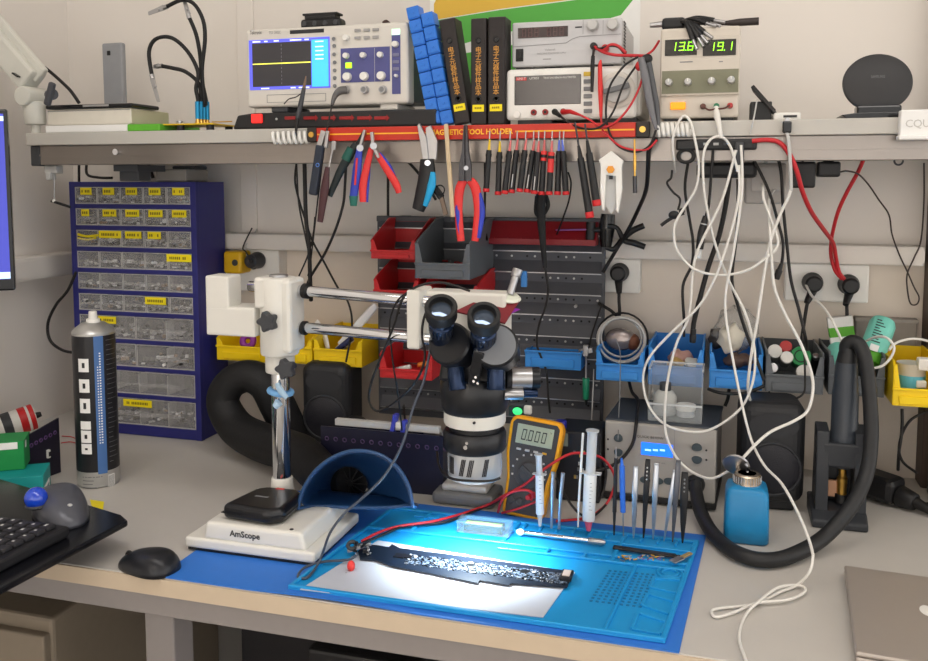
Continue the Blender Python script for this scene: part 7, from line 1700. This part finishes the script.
cable('power_cable', 'black cable dropping from the outlet strip to the blue bin with the clear bag', [(738, 179), (738, 215), (736, 240), (732, 279), (738, 306), (746, 332), (757, 361), (764, 380)], .0028, blackc, 1.53, BK)
cable('power_cable', 'black cable ending in a small dangling plug left of the right double socket', [(750, 153), (760, 172), (770, 194), (778, 222), (783, 243), (782, 262), (779, 271)], .0024, blackc, 1.50, BK, plugs=((-1, -2, .0055, .014, black),))
cable('power_cable', 'long black cable passing just left of the right double socket to the grey bin', [(768, 145, 1.47), (776, 154), (781, 172), (783, 205), (787, 245), (791, 280), (799, 310), (806, 340), (807, 350, 1.58)], .0026, blackc, 1.52, BK)
cable('power_cable', 'short black wire joint hanging crooked under the left end of the outlet strip', [(672, 170), (671, 178), (667, 183), (673, 192), (680, 199), (678, 210)], .0018, blackc, 1.46, BK)
m = M().tube(wpts([(661, 225.5), (667, 221), (674, 217), (684, 213)], 1.46), .0028, 8).ball(W(674, 215, 1.46), (.009, .006, .007)).ball(W(682, 211, 1.46), (.005, .004, .005))
solo('wire_nut', 'small knotted black connector at the end of the crooked wire', 'connector', m, black, W(674, 216, 1.46))
cable('red_cable', 'thick red cable curving from the outlet strip down to the right double socket', [(752, 141, 1.447), (768, 140, 1.446), (780, 143, 1.446), (790, 155, 1.447), (797, 172, 1.45), (803, 193, 1.47), (812, 213, 1.52), (824, 230, 1.6), (833, 243, 1.66), (836, 258, 1.69), (839, 272, 1.70), (845, 280, 1.705)], .0036, redc, None, 'crossing red cables above the right double socket')
cable('red_cable', 'red cable coming down from under the shelf on the right, crossing to the left', [(864, 158, 1.58), (858, 172, 1.60), (847, 192, 1.62), (838, 212, 1.65), (832, 236, 1.68), (831, 254, 1.695), (835, 270, 1.70), (842, 279, 1.705)], .0034, redc, None, 'crossing red cables above the right double socket')
cable('signal_cable', 'thin dark cord wandering from the small adapter down to a loop at the far right', [(840, 172, 1.52), (847, 171, 1.53), (858, 174, 1.57), (868, 184, 1.62), (879, 200, 1.66), (889, 215, 1.69), (892, 234, 1.70), (899, 254, 1.71), (907, 271, 1.71), (914, 287, 1.71), (919, 297, 1.71), (917, 304, 1.71), (911, 304, 1.71), (908, 294, 1.71), (907, 275, 1.71), (914, 258, 1.71), (921, 240, 1.71), (924, 200, 1.70), (924, 163, 1.68)], .0014, mat('cord_dark', (56, 44, 38), .5))
cable('signal_cable', 'black cord hanging below the far right yellow bin down to the bench', [(902, 409, 1.60), (902, 430, 1.60), (899, 452, 1.60), (898, 470, 1.62)], .0026, blackc)
cable('signal_cable', 'black cord curving under the far right yellow bin to the bench', [(930, 410, 1.62), (912, 419, 1.60), (903, 432, 1.60), (899, 448, 1.60), (903, 462, 1.58), (917, 473, 1.56)], .0022, blackc)
cable('signal_cable', 'black loop of cord sagging under the grey bin of small bottles', [(769, 392, 1.60), (776, 398, 1.58), (790, 400, 1.57), (803, 394, 1.57), (805, 380, 1.575), (804, 345, 1.58), (803, 334, 1.66)], .0018, blackc)
cable('signal_cable', 'black cord under the blue bin with the clear bag, dropping behind the grey station', [(708, 389, 1.60), (722, 393, 1.59), (745, 393, 1.59), (764, 386, 1.60)], .003, blackc)
cable('signal_cable', 'short black cord between that blue bin and the grey station top', [(729, 390, 1.64), (728, 398, 1.65), (725, 406, 1.65)], .0032, blackc)
cable('signal_cable', 'black cord descending behind the coiled cable onto the grey station', [(629, 381, 1.63), (632, 392, 1.60), (638, 400, 1.58), (637, 412, 1.54), (636, 425, 1.494), (632, 445, 1.485), (618, 462, 1.48), (600, 470, 1.47), (590, 472, 1.46)], .003, blackc)
cable('signal_cable', 'hair-thin dark cord hanging in front of the coiled cable to the grey station', [(615, 338, 1.59), (620, 352, 1.585), (620, 385, 1.57), (619, 410, 1.53), (618, 440, 1.488)], .0009, mgrey)

# ================================================================ BLACK CABLES, LEFT HALF
LK = 'black cables hanging left of the red bins'
cable('power_cable', 'thick black cable hanging from the shelf behind the navy pliers', [(304.5, 160), (305, 185), (306, 219), (309, 245), (310, 276, 1.55), (311, 300, 1.5)], .0042, blackc, 1.56, LK)
cable('power_cable', 'thin black cable left of the thick one, joining it near the microscope column', [(297, 160), (295, 180), (299, 200), (306, 222), (312, 240), (324, 262), (338, 288), (348, 302), (352, 325), (346, 362)], .0022, blackc, 1.60, LK)
cable('power_cable', 'black cable curving in from the black and green pliers to the microscope column', [(346, 165), (345, 185), (343, 205), (335, 231), (324, 255), (311, 276), (305, 290)], .0028, blackc, 1.58, LK)
cable('power_cable', 'thin black cable dropping from the brown scraper to the column', [(315, 217), (313, 236), (308, 255), (299, 276)], .0018, blackc, 1.62, LK)
cable('power_cable', 'straight black cable dropping behind the red and blue pliers to the top red bin', [(388, 160), (388, 190), (388, 219)], .003, blackc, 1.715, LK)
cable('power_cable', 'black cable crossing behind the wire stripper under the shelf', [(404, 158, 1.66), (414, 168, 1.68), (426, 183, 1.70), (436, 200, 1.71)], .003, blackc, None, LK)
cable('power_cable', 'black cable dropping beside the red long-nose pliers to the part rack', [(485, 160), (485, 195), (484.5, 222), (487, 240, 1.64)], .0024, blackc, 1.66, LK)
pk = wpts([(541, 192), (541, 215), (543, 245), (545, 268)], 1.62)
t = Thing('black_strap', 'broad black strap hanging behind the screwdrivers in front of the red rack', 'strap', pk[0]); t.part('strap', M().tube(pk, [.010, .009, .006, .004], 10, flat=.3, up=Y_), rubber); t.part('loop', M().tube(wpts([(537, 196, 1.63), (536, 212, 1.63), (541, 216, 1.63), (548, 206, 1.63), (545, 193, 1.63)]), .004, 8), rubber)
cable('power_cable', 'thin black cable curving from the last screwdriver to the red rack', [(568, 172), (571, 183), (569, 200), (563, 218), (557, 234, 1.64)], .0016, blackc, 1.60, LK)
cable('power_cable', 'black cable running down the louvred panel from the strap to the microscope knob', [(545, 268), (548, 290), (545, 308), (539, 325), (537, 345), (546, 370), (548, 395), (550, 413)], .0022, blackc, 1.64, LK)
cable('power_cable', 'thick black cable bending from the tool bar end down beside the black hand clamp', [(656, 138, 1.44), (649, 150, 1.45), (648, 168, 1.47), (646, 190, 1.52), (638, 210, 1.60), (627, 232, 1.64), (615, 252, 1.68), (603, 272, 1.69)], .0036, blackc, None, LK)
cable('power_cable', 'thin cables clipped along the louvred panel right edge', [(602, 304, 1.68), (597, 318, 1.68), (592, 334, 1.68), (588, 350, 1.67)], .0018, blackc)
# socket cable up behind the cabinet and loop on the left wall
cable('power_cable', 'black cable bowing out on the left wall beside the blue cabinet', [(76, 272, 1.58), (68, 290, 1.58), (56, 305, 1.58), (48, 323, 1.58), (50, 340, 1.58), (62, 350, 1.58), (76, 353, 1.58)], .0032, blackc)
cable('power_cable', 'two thin black cables dropping behind the cabinet top from the shelf', [(79, 160, 1.72), (79, 170, 1.72), (79, 186, 1.735)], .003, blackc)
cable('power_cable', 'black cable running along the cabinet top under the left shelf end', [(87, 160, 1.70), (87, 174, 1.68), (98, 177.5, 1.66), (112, 177.8, 1.65)], .003, blackc)
cable('power_cable', 'black cable slanting down from the shelf onto the grey box on the cabinet', [(147, 160, 1.66), (150, 168, 1.66), (153, 178, 1.66)], .0035, blackc)
cable('white_wire', 'thin pale wire from the wall channel down to the dark plug', [(257, 229, 1.755), (252, 238, 1.73), (245, 247, 1.715), (247, 256, 1.712), (254, 262, 1.71)], .0014, lgrey)

# ================================================================ MICROSCOPE CABLES AND TEST LEADS ON THE MAT
cable('microscope_cable', 'black cable looping from the microscope head down behind the chrome rails', [(470, 291, 1.20), (445, 283, 1.195), (425, 284, 1.19), (408, 292, 1.19), (400, 305, 1.185), (394, 325, 1.19), (384, 350, 1.20), (372, 380, 1.21), (369, 400, 1.22), (377, 411, 1.22), (392, 404, 1.21), (408, 390, 1.19), (420, 374, 1.17), (425, 355, 1.16), (422, 335, 1.155), (424, 318, 1.155), (430, 305, 1.16)], .0018, blackc)
cable('microscope_cable', 'second thin black cable hanging from the rail clamp past the lowest red bin', [(412, 290, 1.20), (398, 300, 1.195), (390, 320, 1.20), (391, 345, 1.21), (394, 370, 1.22), (398, 395, 1.24), (402, 430, 1.30)], .0014, blackc)
pk = wpts([(431, 345, 1.15), (424, 380, 1.15), (413, 408, 1.14), (404, 440, 1.13), (394, 461, 1.12), (381, 480, 1.11), (360, 500, 1.105), (345, 513, 1.10), (330, 533, 1.095)]) + [D(320, 560, MZ + .012), D(308, 577, MZ + .006), D(298, 577, MZ + .005), D(304, 568, MZ + .007), D(322, 562, MZ + .008), D(347, 560, MZ + .010), D(356, 556, MZ + .012)]
solo('probe_cable', 'grey-blue cable sweeping in front of the fume hood and curling on the mat', 'cable', M().tube(pk, .0019, 8), mat('cable_slate', (70, 78, 92), .4), pk[9])
def lead(label, pp, r, mt, last=()):
    pts = []
    for p in pp: pts.append(D(p[0], p[1], p[2]) if p[2] < 1.2 else W(*p))
    return solo('test_lead', label, 'test lead', M().tube(pts, r, 8), mt, pts[0], 'test leads of the yellow multimeter')
lead('red test lead sweeping from the clip across the mat to the yellow multimeter', [(362, 541, MZ + .015), (380, 532, MZ + .014), (400, 526, MZ + .013), (439, 520, MZ + .012), (485, 506, MZ + .010), (505, 495, 1.345), (524, 485, 1.345), (540, 472, 1.345), (565, 456, 1.375), (581, 453, 1.40), (600, 457, 1.44), (611, 468, 1.45), (615, 482, 1.45), (609, 500, 1.44), (598, 512, 1.42), (585, 518, 1.40), (570, 520, 1.38), (556, 521, 1.37)], .0022, redc)
lead('black test lead sweeping from the clip beside the red one', [(358, 545, MZ + .015), (380, 536, MZ + .012), (396, 529, MZ + .012), (410, 525, MZ + .010), (445, 522, MZ + .008), (470, 513, MZ + .008), (492, 504, MZ + .010), (510, 494, 1.348), (522, 488, 1.348)], .002, blackc)
lead('red test lead looping over the multimeter jacks', [(498, 512, MZ + .008), (502, 500, 1.335), (512, 492, 1.332), (526, 490, 1.332), (533, 494, 1.335), (531, 500, 1.340)], .0022, redc)
lead('second red test lead in the arc over the jacks', [(502, 513, MZ + .008), (514, 510, 1.338), (528, 505, 1.338), (540, 500, 1.34)], .0018, redc)
lead('black test lead behind the syringes, curling to the bench', [(556, 478, 1.40), (562, 490, 1.40), (570, 503, 1.39), (580, 514, 1.385), (592, 517, 1.40), (606, 505, 1.43)], .002, blackc)
lead('black test lead bowing behind the larger syringe', [(600, 455, 1.46), (606, 470, 1.46), (604, 488, 1.45), (601, 498, 1.44)], .002, blackc)
# plugs in the multimeter jacks
for lab, px, py, mt in (('red probe plug pushed into the yellow multimeter', 530, 497, red),):
    c = W(px, py, 1.345); solo('probe_plug', lab, 'plug', M().cyl(c + V(.004, .010, 0), c + V(-.002, -.010, .002), .0055, .004, 0, 14), mt, c)
q = [D(62, 436, DZ + .0025), D(72, 437, DZ + .0025), D(80, 441, DZ + .0025)]; solo('bench_wire', 'thin red wire on the bench left of the spray can, farther one', 'wire', M().tube(q, .0011, 6), redc, q[0], 'thin red wires by the spray can')
q = [D(61, 443, DZ + .0025), D(72, 442, DZ + .0025), D(82, 446, DZ + .0025)]; solo('bench_wire', 'thin red wire on the bench left of the spray can, nearer one', 'wire', M().tube(q, .0011, 6), redc, q[0], 'thin red wires by the spray can')
cable('sensor_cable', 'black cables dropping from the panel behind the blue clip to the bench', [(404, 405, 1.60), (405, 420, 1.52), (409, 430, 1.48), (420, 442, 1.47), (432, 452, 1.46), (440, 470, 1.46)], .002, blackc)
cable('sensor_cable', 'black cable arching behind the left loudspeaker to the navy board', [(346, 422, 1.58), (352, 417, 1.57), (362, 418, 1.56), (370, 425, 1.55)], .003, blackc)
cable('ring_cable', 'black cable wrapped round the ring lamp below the microscope', [(437, 452, 1.25), (440, 468, 1.19), (450, 478, 1.152), (470, 481, 1.146), (490, 481, 1.148), (500, 478, 1.158)], .0019, blackc)
# ================================================================ CAMERA, LIGHT
cd = bpy.data.cameras.new('camera'); cam = bpy.data.objects.new('camera', cd); COL.objects.link(cam)
cam.matrix_world = Matrix.Translation(CAM) @ Matrix((RT, UP, -FW)).transposed().to_4x4()
cd.sensor_fit = 'HORIZONTAL'; cd.sensor_width = 36; cd.lens = F / 928 * 36
cd.shift_x = 0; cd.shift_y = (CY - 330.5) / 928; cd.clip_start = .02
SC.camera = cam
def area(name, loc, rot, sx, sy, power, col=(1, 1, 1)):
    l = bpy.data.lights.new(name, 'AREA'); l.shape = 'RECTANGLE'; l.size = sx; l.size_y = sy; l.energy = power; l.color = col
    o = bpy.data.objects.new(name, l); COL.objects.link(o); o.location = loc; o.rotation_euler = rot; return o
for y_, e_ in ((.35, 20), (-1.9, 66), (-4.3, 330), (-6.4, 620)):
    area('ceiling_lamp_light', (.1, y_, 2.73), (math.radians(-10 if y_ > 0 else -25), 0, 0), 2.6, .4, e_, (1, .957, .91))
l = bpy.data.lights.new('ring_lamp_light', 'AREA'); l.shape = 'DISK'; l.size = .055; l.spread = math.radians(120); l.energy = 1.05; l.color = (.80, .93, 1.0)
o = bpy.data.objects.new('ring_lamp_light', l); COL.objects.link(o); o.location = (-.338, 1.19, .862)
w = bpy.data.worlds.new('room_light'); SC.world = w; w.use_nodes = True
w.node_tree.nodes['Background'].inputs[0].default_value = (1, .97, .94, 1); w.node_tree.nodes['Background'].inputs[1].default_value = 1.4
vs = SC.view_settings; vs.view_transform = 'Standard'; vs.look = 'None'; vs.gamma = 1; vs.use_curve_mapping = False; vs.exposure = 0.45
